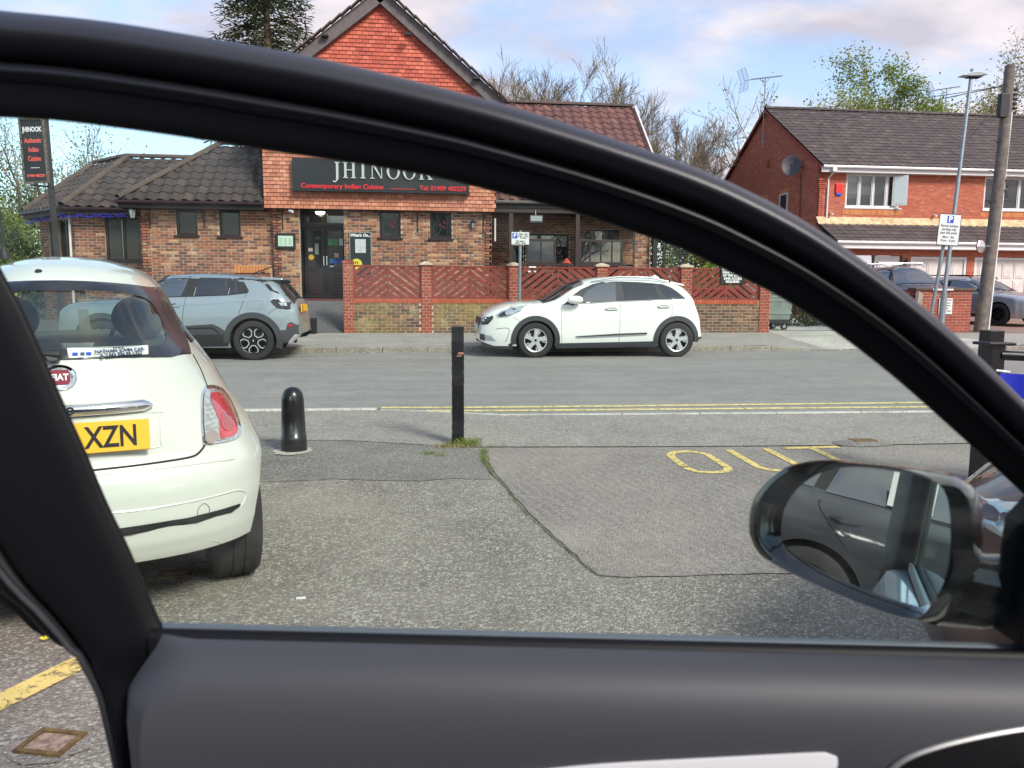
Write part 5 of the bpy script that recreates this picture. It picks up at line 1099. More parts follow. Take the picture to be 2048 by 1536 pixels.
prect('side_window', (hx + .5, gy + .05, .9), Xv, Nf, 0, 0, 1.2, 1.5, -.03, 0, 'glass_dark', ho)
# things fixed to the house
ab = empty('alarm_box', (hx + .77, hy - .04, 5.3), label='red alarm box with blue base left of the upstairs window', cat='alarm box')
prect('case', (hx + .66, hy, 5.12), Xv, Nf, 0, .1, .3, .47, 0, .08, 'red_letter', ab, .02); prect('base', (hx + .66, hy, 5.12), Xv, Nf, .03, 0, .27, .1, 0, .07, 'blue_sign', ab, .02)
M['dish_grey'] = simple('dish_grey', L(74, 72, 78), .6, obj=False)
dh = empty('satellite_dish', (15.85, 32.0, 6.4), label='dark grey satellite dish mounted on the side gable of the brick house', cat='satellite dish')
F = Matrix.Translation((15.45, 31.6, 6.45)) @ Matrix.Rotation(RAD(200), 4, 'Z') @ Matrix.Rotation(RAD(-70), 4, 'X'); F = facing(Vector((15.45, 31.4, 6.5)), RAD(-25), RAD(8))
m = MB(); m.lathe([(.001, -.10), (.15, -.085), (.28, -.04), (.38, .02), (.39, .02), (.28, -.05), (.15, -.10), (.001, -.115)], 24, F @ Matrix.Diagonal((1, 1.12, 1, 1)), close=False); m.obj('dish', M['dish_grey'], dh, smooth=60)
m = MB(); m.tube([F @ Vector((0, -.36, 0)), F @ Vector((0, -.34, .35)), F @ Vector((0, -.1, .45))], .014, 5); m.obj('feed_arm', M['black'], dh); m = MB(); m.tube([F @ Vector((0, -.12, .4)), F @ Vector((0, -.05, .46))], .04, 8); m.obj('receiver', M['dish_grey'], dh); m = MB(); m.tube([F @ Vector((0, 0, -.1)), (16.0, 31.5, 6.45)], .03, 6); m.obj('mount', M['black'], dh)
def aerial(p, hgt, lab, ang, s=1.0, ref=True):
    p = Vector(p); t = empty('television_aerial', p, label=lab, cat='aerial'); m = MB(); m.tube([p, p + Zv * hgt], .022, 6); m.obj('mast', M['galv'], t)
    d = Vector((cos(ang), sin(ang) * .6, .18)).normalized(); top = p + Zv * hgt; a, b = top - d * 1.15 * s, top + d * .9 * s; n_ = d.cross(Zv).normalized(); m = MB(); m.tube([a, b], .018, 5); m.tube([top - Zv * .05 - d * .3, top - Zv * .22, top - Zv * .05 + d * .25], .015, 5)
    for k in range(15): q = a.lerp(b, .2 + .8 * k / 14); e = (.17 - .004 * k) * s; m.tube([q - n_ * e, q + n_ * e], .009, 4); m.tube([q - Zv * .05, q + Zv * .05], .009, 4)
    m.obj('boom', M['galv'], t); m = MB(); u = n_.cross(d).normalized()
    for sgn in (1, -1):
        for k in range(6): q = a + u * sgn * (.05 + .085 * k) * s - d * (.02 * k); m.tube([q - n_ * .32 * s, q + n_ * .32 * s], .009, 4)
        for e in (-.3, 0, .3): m.tube([a + u * sgn * .05 + n_ * e * s, a + u * sgn * .48 * s - d * .1 + n_ * e * s], .009, 4)
    m.obj('reflector', M['galv'], t)
aerial((15.82, 35.1, 7.9), 3.1, 'television aerial with grid reflector on the left gable end of the house', RAD(20))
aerial((25.1, 35.5, 9.5), 1.45, 'distant television aerial on the ridge beside the telegraph pole', RAD(8), .8)
m = MB(); m.tube([(15.93, 31.5, 6.2), (15.95, 31.4, 3.4)], .016, 5); tag(m.obj('dish_cable', M['black']), 'black cable running down the gable from the satellite dish', 'cable')
m = MB(); m.box((15.93, 34.6, 6.95), (15.99, 34.9, 7.25)); tag(m.obj('air_vent', M['brick_red']), 'small square vent grille high in the brick gable', 'vent')
lantern((hx + 3.1, gy - .12, 2.35), 'black wall lantern between the white front door and garage', 1.3)
for xx in (hx + .5, hx + 5.0):
    c2 = empty('security_light', (xx, hy - .05, 4.42), label='small white security light ' + ('beside the downpipe foot of the house' if xx < 17 else 'above the cream band mid wall of the house'), cat='security light')
    m = MB(); m.tube([(xx, hy - .02, 4.42), (xx, hy - .14, 4.40)], .03, 8); m.obj('arm', M['white_pvc'], c2); m = MB(); m.lathe([(.001, -.06), (.05, -.04), (.055, .02), (.001, .04)], 12, Matrix.Translation((xx, hy - .17, 4.38))); m.obj('head', M['white_pvc'], c2, smooth=True)
# gabled house beyond at the far right
h2 = empty('far_house', (36, 42, .3), label='red brick gable of a farther house at the right edge beyond the telegraph pole', cat='house')
m = MB(); g2 = [(0, 0), (9, 0), (9, 8.2), (4.5, 11.3), (0, 8.2)]; m.add([(31.6 + a, 40, .3 + b) for a, b in g2] + [(31.6 + a, 48, .3 + b) for a, b in g2], [tuple(range(5)), tuple(reversed(range(5, 10)))] + [(i, (i + 1) % 5, 5 + (i + 1) % 5, 5 + i) for i in range(5)]); m.obj('wall', M['brick_red'], h2)
m = MB()
for s in ((31.2, 8.25, 36.1, 11.7), (41.0, 8.25, 36.1, 11.7)): m.bar((s[0], 44, s[1]), (s[2], 44, s[3]), 8.6, .12)
m.obj('roof', M['tile_grey'], h2)

# brick garden wall of the house, with notice; fence post; planks
gw = empty('brick_garden_wall', (13.7, 18.95, .25), label='red brick garden wall with capped ends beside the telegraph pole', cat='garden wall')
brickwall(gw, (12.95, 19.0, .2), Xv, Nf, 1.62, 1.1, mat='brick_red', nmax=90, seed=131, thick=.22); brickwall(gw, (12.95, 21.5, .2), -Yv, -Xv, 2.5, 1.1, mat='brick_red', nmax=20, seed=132, thick=.2)
for x0, x1 in ((12.93, 13.4), (13.98, 14.62)):
    m = MB(); m.box((x0, 18.95, 1.3), (x1, 19.3, 1.37)); m.obj('capping', M['ridge'], gw, bevel=.01)
prect('wall_pier', (13.98, 18.98, .2), Xv, Nf, 0, 0, .62, 1.09, -.22, .0, 'brick_red', gw) if False else None
prect('white_coping', (13.4, 18.96, 1.3), Xv, Nf, 0, 0, .58, .05, -.25, .03, 'white_paint', gw)
pn = empty('parking_notice', (13.8, 18.95, .9), label='white no-parking notice with red heading fixed to the red brick garden wall', cat='notice')
prect('plate', (13.62, 18.97, .68), Xv, Nf, 0, 0, .38, .42, 0, .01, 'sign_white', pn)
thingtext(pn, 'NO PARKING', .052, (13.82, 18.955, 1.05), 'red_letter')
for k, s in enumerate(('DRIVEWAY', 'ENTRANCE', 'CLEAR', 'AT ALL TIMES')): thingtext(pn, s, .048, (13.82, 18.955, .97 - k * .07), 'black')
m = MB(); m.add([(12.62, 18.5, .2), (12.74, 18.5, .2), (12.84, 18.5, 1.2), (12.72, 18.5, 1.28), (12.62, 18.62, .2), (12.74, 18.62, .2), (12.84, 18.62, 1.2), (12.72, 18.62, 1.28)], [(0, 1, 2, 3), (7, 6, 5, 4), (0, 4, 5, 1), (1, 5, 6, 2), (2, 6, 7, 3), (3, 7, 4, 0)])
tag(m.obj('concrete_post', M['mortar']), 'pale leaning concrete fence post in front of the brick garden wall', 'fence post')
wf2 = empty('board_fence', (12.6, 20.8, .3), label='weathered grey-brown board fence behind the pale concrete post', cat='fence')
for k in range(14):
    y = 18.75 + k * .28; m = MB(); m.box((12.66, y, .25), (12.69, y + .26, 1.12 + rng.uniform(-.01, .01))); m.obj('board', M['black_wood'] if False else M['pole_wood'], wf2)
# black gate post with rail and a blue and white banner, right edge close by
gt = empty('black_railing', (3.8, 4.65, 0), label='black timber railing posts with round top rail at the right edge', cat='railing')
m = MB(); m.box((3.68, 4.58, -.1), (3.78, 4.68, .90)); m.obj('post', M['post_paint'], gt, bevel=.004); m = MB(); m.box((3.77, 4.72, -.1), (3.88, 4.82, .985)); m.obj('post', M['post_paint'], gt, bevel=.004)
m = MB(); m.box((3.64, 4.55, .895), (3.83, 4.71, .915)); m.obj('post_cap', M['post_paint'], gt, bevel=.004)
m = MB(); m.tube([(3.76, 4.60, .83), (4.6, 4.35, .80)], .033, 10); m.obj('top_rail', M['gloss_black'], gt, smooth=True)
bn2 = empty('banner', (3.95, 4.5, .5), label='blue and white banner tied under the black railing at the right edge', cat='banner')
def banner(nm, f, mt):
    m = MB(); n = 14; vs = []
    for i in range(n + 1):
        t = i / n; x = 3.72 + t * .9; y = 4.54 - t * .26 + .018 * sin(t * 17)
        a, b = f(t); vs += [(x, y, a), (x, y + .01 * sin(t * 9), b)]
    m.add(vs, [(2 * i, 2 * i + 1, 2 * i + 3, 2 * i + 2) for i in range(n)]); m.obj(nm, mt, bn2, smooth=True)
banner('blue_field', lambda t: (.72 - .04 * t, .62 - .42 * t), simple('banner_blue', L(36, 50, 176), .4)); banner('white_field', lambda t: (.618 - .42 * t, .45 - .5 * t), simple('banner_white', L(216, 218, 226), .5))
m = MB(); m.tube([(3.70, 4.55, .735), (3.78, 4.53, .725)], .008, 5); m.obj('cable_tie', M['white'], bn2)
# ================================================================== TREES AND PLANTS
M['bark'] = simple('bark', L(134, 120, 98), .9, c2=L(108, 96, 80), vscale=.6, obj=False)
M['bark_ivy'] = simple('bark_ivy', L(104, 100, 74), .9, c2=L(84, 92, 50), vscale=1.5, obj=False)
def leafmat(name, a, b, s=1.2):
    t = NT(name); t.rough(.6); n = t.noise(t.pos(), s, 3); g = t.new('ShaderNodeNewGeometry')
    t.color(t.mix(t.ramp(n, [(.35, 0.0), (.65, 1.0)]), a, b)); 
    tl = t.new('ShaderNodeBsdfTranslucent'); tl.inputs[0].default_value = a if len(a) == 4 else (*a, 1); mx = t.new('ShaderNodeMixShader'); mx.inputs[0].default_value = .3
    t.link(t.b.outputs[0], mx.inputs[1]); t.link(tl.outputs[0], mx.inputs[2]); t.link(mx.outputs[0], t.out.inputs[0]); return t.m
M['leaf_spring'] = leafmat('leaf_spring', L(142, 158, 66), L(104, 124, 50)); M['leaf_olive'] = leafmat('leaf_olive', L(158, 150, 92), L(126, 132, 70)); M['needles'] = leafmat('needles', L(58, 72, 44), L(74, 84, 46), .8)
M['leaf_hedge'] = leafmat('leaf_hedge', L(104, 124, 62), L(80, 104, 52), .7); M['leaf_dark'] = leafmat('leaf_dark', L(44, 58, 40), L(54, 66, 44)); M['leaf_yellow'] = leafmat('leaf_yellow', L(214, 206, 60), L(168, 172, 60), 2)
def skeleton(r, hgt, lev, spread=.55, up=.25, r0=.2, kids=(3, 4), first=.25, shrink=.68, trunk=True):
    """list of (level, points, radii) grown upward from the origin"""
    out = []
    def grow(p, d, ln, rad, k):
        n = 3 if k else 5; pts = [p.copy()]; rs = [rad]; q = p.copy(); dd = d.copy()
        for i in range(n):
            dd = (dd + Vector((r.gauss(0, .12), r.gauss(0, .12), r.gauss(0, .06) + up * .12 * (k > 0)))).normalized(); q = q + dd * (ln / n); pts.append(q.copy()); rs.append(rad * (1 - .45 * (i + 1) / n))
        out.append((k, pts, rs))
        if k >= lev: return
        m = r.randint(*kids) + (2 if k == 0 else 0)
        for j in range(m):
            t = first + (1 - first) * (j + r.random() * .6) / m if k else .35 + .62 * (j + r.random() * .5) / m
            i = min(int(t * n), n - 1); b = pts[i].lerp(pts[i + 1], t * n - i); a = r.uniform(0, 2 * pi)
            ax = dd.orthogonal().normalized(); ax.rotate(Matrix.Rotation(a, 3, dd)); nd = (dd + ax * spread * r.uniform(.7, 1.5)).normalized(); nd.z += up * .5; nd.normalize()
            grow(b, nd, ln * shrink * r.uniform(.75, 1.15) * (1 - .25 * t if k == 0 else 1), rs[i] * .62, k + 1)
    grow(Vector((0, 0, 0)), Vector((0, 0, 1)), hgt, r0, 0); return out
def tree_mesh(sk, minr=.008, nmax=3, split=1, name='tree'):
    a, b = MB(), MB()
    for k, pts, rs in sk:
        m = a if k <= split - 1 else b; m.tube(pts, [max(x, minr) for x in rs], 7 if k == 0 else (4 if k == 1 else 3), cap=False)
    return a, b
def bare_tree(x, y, hgt, seed, label, lev=5, r0=.22, sp=.55, kids=(3, 4), z=.2, proto=None, twig=.010):
    t = empty('bare_tree', (x, y, z), rotz=seed * 1.3, label=label, cat='tree', group='leafless trees behind the restaurant')
    r = random.Random(seed)
    if proto:
        for c in proto.children: d = c.copy(); COL.objects.link(d); d.parent = t
        s = hgt; s *= 1.02; t.scale = (s, s, s); return t
    a, b = tree_mesh(skeleton(r, .52, lev, sp, .3, r0 / 14, kids), twig / 14)
    m1 = a.mesh('trunk', M['bark_ivy'], True, fix=False); m2 = b.mesh('crown', M['bark'], False, fix=False); o1 = link('trunk', m1, t, False); o2 = link('crown', m2, t, False); hgt *= 1.02; t.scale = (hgt, hgt, hgt); return t
T1 = bare_tree(5.0, 42, 13.6, 1, 'tall bare tree directly right of the tile-hung gable', lev=6, sp=.5, kids=(3, 4)); T2 = bare_tree(9.5, 46, 14.0, 2, 'bare tree with forked crown above the middle of the dark red roof', sp=.46, lev=6, kids=(3, 4)); T3 = bare_tree(14.0, 39.5, 10.6, 3, 'broad dense bare tree right of the restaurant roof end, ivy on its trunk', lev=6, kids=(3, 4), sp=.58)
for (x, y, h, s, p, lab) in ((1.2, 44, 12.5, 5, T2, 'bare tree half hidden behind the gable verge'), (7.2, 47, 12.8, 6, T1, 'thin bare tree between the gable and the highest forked tree'), (12.0, 47, 14.6, 7, T1, 'highest bare tree tip left of the dense broad tree'),
                             (11.2, 41, 11.2, 8, T2, 'smaller bare tree just above the right end of the restaurant roof'), (16.2, 42, 7.6, 9, T3, 'rightmost low bare tree beside the house gable'), (12.6, 43, 10.6, 11, T2, 'bare tree behind the dense broad tree'), (4.0, 48, 11.5, 12, T3, 'low bare tree far behind the gable end'), (9.2, 40, 10.5, 13, T3, 'low spreading bare tree behind the dark red roof ridge')):
    bare_tree(x, y, h, s, lab, proto=p)
for (x, y, h, s, p, lab) in ((3.0, 45, 12.6, 51, T3, 'bare tree rising close to the gable bargeboard, behind its neighbours'), (6.2, 49, 14.2, 52, T2, 'far bare tree filling the gap between the gable and the roof ridge'), (8.3, 44, 12.4, 53, T1, 'bare tree above the left part of the dark red roof ridge'), (10.6, 49, 14.0, 54, T3, 'far bare tree above the right part of the dark red roof ridge'), (11.8, 44, 12.0, 55, T1, 'bare tree just beyond the roof end verge'), (13.4, 46, 12.8, 56, T3, 'bare tree filling the gap right of the roof end'), (15.0, 44, 10.8, 57, T2, 'lower bare tree midway between roof end and house gable')): bare_tree(x, y, h, s, lab, proto=p)
for (x, y, h, s, p, lab) in ((-7, -15, 11, 31, T1, 'bare tree behind the viewpoint, mirrored in the white hatchback rear window'), (3, -18, 12, 32, T2, 'bare tree behind the viewpoint, mirrored in the far car windows'), (11, -14, 10, 33, T3, 'broad bare tree behind the viewpoint, mirrored in the crossover side')): bare_tree(x, y, h, s, lab, proto=p)['group'] = 'trees behind the viewpoint'
bt = bare_tree(35, 50, 12.0, 15, 'slim bare treetop seen under the aerial beside the telegraph pole', proto=T2); bt['group'] = 'leafless trees behind the house'
def leafy_tree(x, y, hgt, seed, label, mat, n=3, size=.17, lev=4, z=.3, dens=1.0, sp=.6, name='leafy_tree', jit=.22, grp=None):
    t = empty(name, (x, y, z), label=label, cat='tree', group=grp); r = random.Random(seed); sk = skeleton(r, hgt * .5, lev, sp, .3, .2, (3, 4)); a, b = tree_mesh(sk, .012)
    link('trunk', a.mesh('trunk', M['bark'], True, fix=False), t, False); link('limbs', b.mesh('limbs', M['bark'], False, fix=False), t, False)
    m = MB()
    for k, pts, rs in sk:
        if k < lev - 1: continue
        for p in pts[1:]:
            for _ in range(n if r.random() < dens else 0):
                c = p + Vector((r.gauss(0, jit), r.gauss(0, jit), r.gauss(0, jit))); u = Vector((r.gauss(0, 1), r.gauss(0, 1), r.gauss(0, .6))).normalized(); v = u.orthogonal().normalized(); v.rotate(Matrix.Rotation(r.uniform(0, 6.3), 3, u)); s = size * r.uniform(.5, 1.2)
                m.add([c - u * s * .5, c + v * s * .3, c + u * s * .5, c - v * s * .3], [(0, 1, 2, 3)])
    link('crown', m.mesh('crown', mat, fix=False), t, False); return t
leafy_tree(28.6, 46, 17.6, 21, 'large round fresh-green tree behind the house ridge', M['leaf_spring'], 7, .20, 5, sp=.66, jit=.30)
leafy_tree(19.5, 47, 17.0, 26, 'thin half-leafed tree just right of the house aerial', M['leaf_spring'], 1, .2, 4, dens=.5)
leafy_tree(35.6, 46, 16.0, 22, 'smaller yellow-green tree behind the ridge left of the street lamp', M['leaf_olive'], 4, .18, 5, dens=.9, jit=.30)
leafy_tree(42.8, 47, 17.0, 23, 'olive-green tree behind the telegraph pole at the right edge', M['leaf_olive'], 4, .18, 5, dens=.9, jit=.30)
leafy_tree(-13.8, 34, 8.0, 24, 'pale weeping young tree at the far left behind the hanging sign', M['leaf_hedge'], 6, .10, 4, dens=.9, sp=.45, jit=.3); leafy_tree(-17.5, 36, 9.0, 25, 'thin budding tree at the left edge above the hedge', M['leaf_hedge'], 6, .10, 4, dens=.8, sp=.45, jit=.3)
# tall conifer
cf = empty('conifer', (-6.0, 33, .3), label='tall dark conifer with drooping sprays behind the left roof', cat='tree'); r = random.Random(31)
m = MB(); m.tube([(0, 0, 0), (.1, 0, 6), (0, .1, 15)], [.35, .25, .06], 8); link('trunk', m.mesh('trunk', M['bark'], True), cf, False); m = MB(); br = MB()
for k in range(420):
    z = 1.5 + 14.5 * (k / 420) ** .95; R_ = 3.1 * (1 - max(0, z - 6.0) / 11.2) ** .8 * r.uniform(.7, 1.12); a = r.uniform(0, 2 * pi); d = Vector((cos(a), sin(a), 0)); e = Vector((0, 0, z)) + d * R_ - Zv * (R_ * .22); b0 = Vector((0, 0, z + .2)); br.tube([b0, b0.lerp(e, .6) + Zv * .25, e + Zv * .05], [.04, .02, .01], 3, False)
    for j in range(62):
        t = .25 + .75 * (j + r.random()) / 62; c = b0.lerp(e, t) + Zv * (.25 * sin(pi * t)) + Vector((r.gauss(0, .17), r.gauss(0, .17), r.gauss(0, .10)))
        u = (d + Vector((r.gauss(0, .6), r.gauss(0, .6), r.gauss(-.15, .35)))).normalized(); v = u.cross(Zv).normalized(); l = r.uniform(.13, .32); w = .030
        v.rotate(Matrix.Rotation(r.uniform(-.9, .9), 3, u)); m.add([c - v * w, c + u * l * .6 - v * w * .7, c + u * l, c + u * l * .6 + v * w * .7, c + v * w], [(0, 1, 2, 3, 4)])
link('limbs', br.mesh('limbs', M['bark'], fix=False), cf, False); link('crown', m.mesh('crown', M['needles'], fix=False), cf, False)
def bush(x, y, z, rx, ry, rz, n, s, mat, label, name='bush', seed=1, cat='bush', box=False, par=None):
    t = empty(name, (x, y, z), label=label, cat=cat); r = random.Random(seed); m = MB(); lm_ = MB()
    for k in range(18):
        a = r.uniform(0, 6.3); lm_.tube([(0, 0, 0), (rx * .5 * cos(a), ry * .5 * sin(a), rz * .9), (rx * .8 * cos(a), ry * .8 * sin(a), rz * 1.5)], [.03, .02, .006], 4, False)
    link('stems', lm_.mesh('stems', M['bark'], fix=False), t, False)
    for k in range(n):
        if box: c = Vector((r.uniform(-rx, rx), r.uniform(-ry, ry), r.uniform(0, 2 * rz)))
        else:
            a, b = r.uniform(0, 2 * pi), math.acos(r.uniform(-1, 1)); q = r.uniform(.55, 1.0) ** .5 * (1 + .18 * sin(3 * a + seed) + .14 * sin(5 * b + 2 * a)); c = Vector((rx * q * sin(b) * cos(a), ry * q * sin(b) * sin(a), rz + rz * q * cos(b)))
        u = Vector((r.gauss(0, 1), r.gauss(0, 1), r.gauss(.2, 1))).normalized(); v = u.orthogonal().normalized(); v.rotate(Matrix.Rotation(r.uniform(0, 6.3), 3, u)); l = s * r.uniform(.5, 1.2); m.add([c - u * l * .5, c + v * l * .35, c + u * l * .5, c - v * l * .35], [(0, 1, 2, 3)])
    link('foliage', m.mesh('foliage', mat, fix=False), t, False); return t
bush(-13.6, 27.5, .2, 2.6, 1.6, 1.7, 9000, .13, M['leaf_hedge'], 'large mid-green shrub at the left edge beyond the restaurant end', seed=2); bush(-16.3, 29, .2, 2.8, 1.6, 2.6, 10000, .14, M['leaf_spring'], 'bright green overgrown hedge at the far left edge', seed=3)
bush(-19.5, 38, .3, 3.2, 2.0, 3.3, 9000, .13, M['leaf_hedge'], 'tall soft green tree mass at the left edge behind the hanging sign', name='leafy_tree', cat='tree', seed=9)
bush(-9.3, 17.4, .12, 1.1, .5, .62, 2600, .09, M['leaf_yellow'], 'low yellow-leaved shrub showing above the white car roof at left', seed=4); bush(-12.0, 24.5, .2, .8, .8, 1.3, 3000, .1, M['leaf_dark'], 'dark shrub against the canted end of the restaurant', seed=5)
bush(-10.8, 22.2, .2, .5, .4, 1.0, 1500, .09, M['leaf_hedge'], 'grey-green shrub low beside the hanging sign post', seed=12)
bush(8.0, 20.7, .2, .9, .5, 1.05, 3200, .09, M['leaf_spring'], 'climbing shrub with pale blossom behind the right fence panels', seed=6); bush(6.9, 21.0, .2, .35, .3, 1.15, 1200, .08, M['leaf_hedge'], 'narrow leafy climber beside the dark screen', seed=7)
m = MB(); r = random.Random(77)
for k in range(26): c = Vector((r.uniform(7.1, 8.8), r.uniform(20.1, 20.5), r.uniform(1.8, 2.5))); m.lathe([(.001, -.03), (.035, 0), (.001, .03)], 5, Matrix.Translation(c))
tag(m.obj('blossom', M['white_paint']), 'scattered white blossoms on the climbing shrub behind the fence', 'blossom')
bush(11.2, 21.2, .25, 1.5, .5, .55, 6000, .07, M['leaf_dark'], 'dark clipped conifer hedge right of the grey bin', seed=8, cat='hedge', name='hedge', box=True)
bush(9.5, 31, .2, 5.5, .8, 2.0, 16000, .16, M['leaf_dark'], 'tall evergreen hedge far behind the verandah end and the grey bin', seed=14, cat='hedge', name='hedge', box=True)
sc = empty('slatted_screen', (7.3, 21.6, 2.0), label='dark horizontal-louvre screen behind the fence near the climbing shrub', cat='screen')
for k in range(11): m = MB(); z = 2.05 + k * .085; m.box((6.95, 21.6, z), (7.75, 21.63, z + .055)); m.obj('slat', M['black_wood'], sc)
for x in (6.9, 7.75): m = MB(); m.box((x, 21.58, .2), (x + .08, 21.66, 3.0)); m.obj('post', M['black_wood'], sc)
bush(0, -21, -.1, 16, 1.0, 1.5, 9000, .35, M['leaf_dark'], 'long dark hedge behind the viewpoint, mirrored in car windows', seed=41, cat='hedge', name='hedge', box=True)
# ================================================================== CARS
def lerp1(pts, x):
    if x <= pts[0][0]: return pts[0][1]
    for i in range(len(pts) - 1):
        (a, b), (c, d) = pts[i], pts[i + 1]
        if x <= c: return b + (d - b) * (x - a) / (c - a) if c > a else d
    return pts[-1][1]
def smooth(pts, n=6):
    """Catmull-Rom resample of a 2-D polyline"""
    out = []
    for i in range(len(pts) - 1):
        p0, p1, p2, p3 = pts[max(i - 1, 0)], pts[i], pts[i + 1], pts[min(i + 2, len(pts) - 1)]
        for k in range(n):
            t = k / n; out.append(tuple(.5 * (2 * p1[j] + (p2[j] - p0[j]) * t + (2 * p0[j] - 5 * p1[j] + 4 * p2[j] - p3[j]) * t * t + (3 * p1[j] - p0[j] - 3 * p2[j] + p3[j]) * t ** 3) for j in range(len(p1))))
    out.append(tuple(pts[-1])); return out
def carpaint(name, c, metal=0.0, rough=.28, dirt=.1):
    t = NT(name); t.b.inputs['Metallic'].default_value = metal; t.b.inputs['Coat Weight'].default_value = 1.0; t.b.inputs['Coat Roughness'].default_value = .035
    n = t.noise(t.pos(obj=True), 2.2, 7, .65); t.color(t.mix(t.ramp(n, [(.4, 0.0), (.75, dirt)]), c, tuple(x * .55 for x in c[:3]) + (1,))); t.rough(t.ramp(n, [(.3, rough), (.7, rough + .12)])); return t.m
M['paint_white'] = carpaint('paint_white', L(232, 234, 228)); M['paint_fiat'] = carpaint('paint_fiat', L(208, 211, 203), dirt=.09); M['paint_blue'] = carpaint('paint_blue', L(150, 162, 170), .45, .3); M['paint_silver'] = carpaint('paint_silver', L(176, 178, 186), .6, .3); M['paint_navy'] = carpaint('paint_navy', L(34, 38, 54), .2); M['paint_grey'] = carpaint('paint_grey', L(64, 66, 72), .5, .3); M['paint_maroon'] = carpaint('paint_maroon', L(70, 36, 40), .3)
M['cladding'] = simple('cladding', L(56, 58, 62), .65, bump=.2, bscale=300); M['gap'] = simple('gap', L(26, 27, 28), .8); M['gap_soft'] = simple('gap_soft', L(120, 124, 122), .6)
M['lamp_red'] = simple('lamp_red', L(176, 20, 30), .12, coat=1.0); M['lamp_clear'] = simple('lamp_clear', L(176, 184, 190), .1, coat=1.0, metal=.4); M['lamp_dark'] = simple('lamp_dark', L(26, 27, 30), .08, coat=1.0); M['alloy'] = simple('alloy', L(206, 208, 210), .3, metal=.55); M['alloy_dark'] = simple('alloy_dark', L(24, 25, 27), .35, metal=.3); M['plate_yellow'] = simple('plate_yellow', L(236, 178, 30), .4); M['plate_white'] = simple('plate_white', L(220, 222, 220), .4)
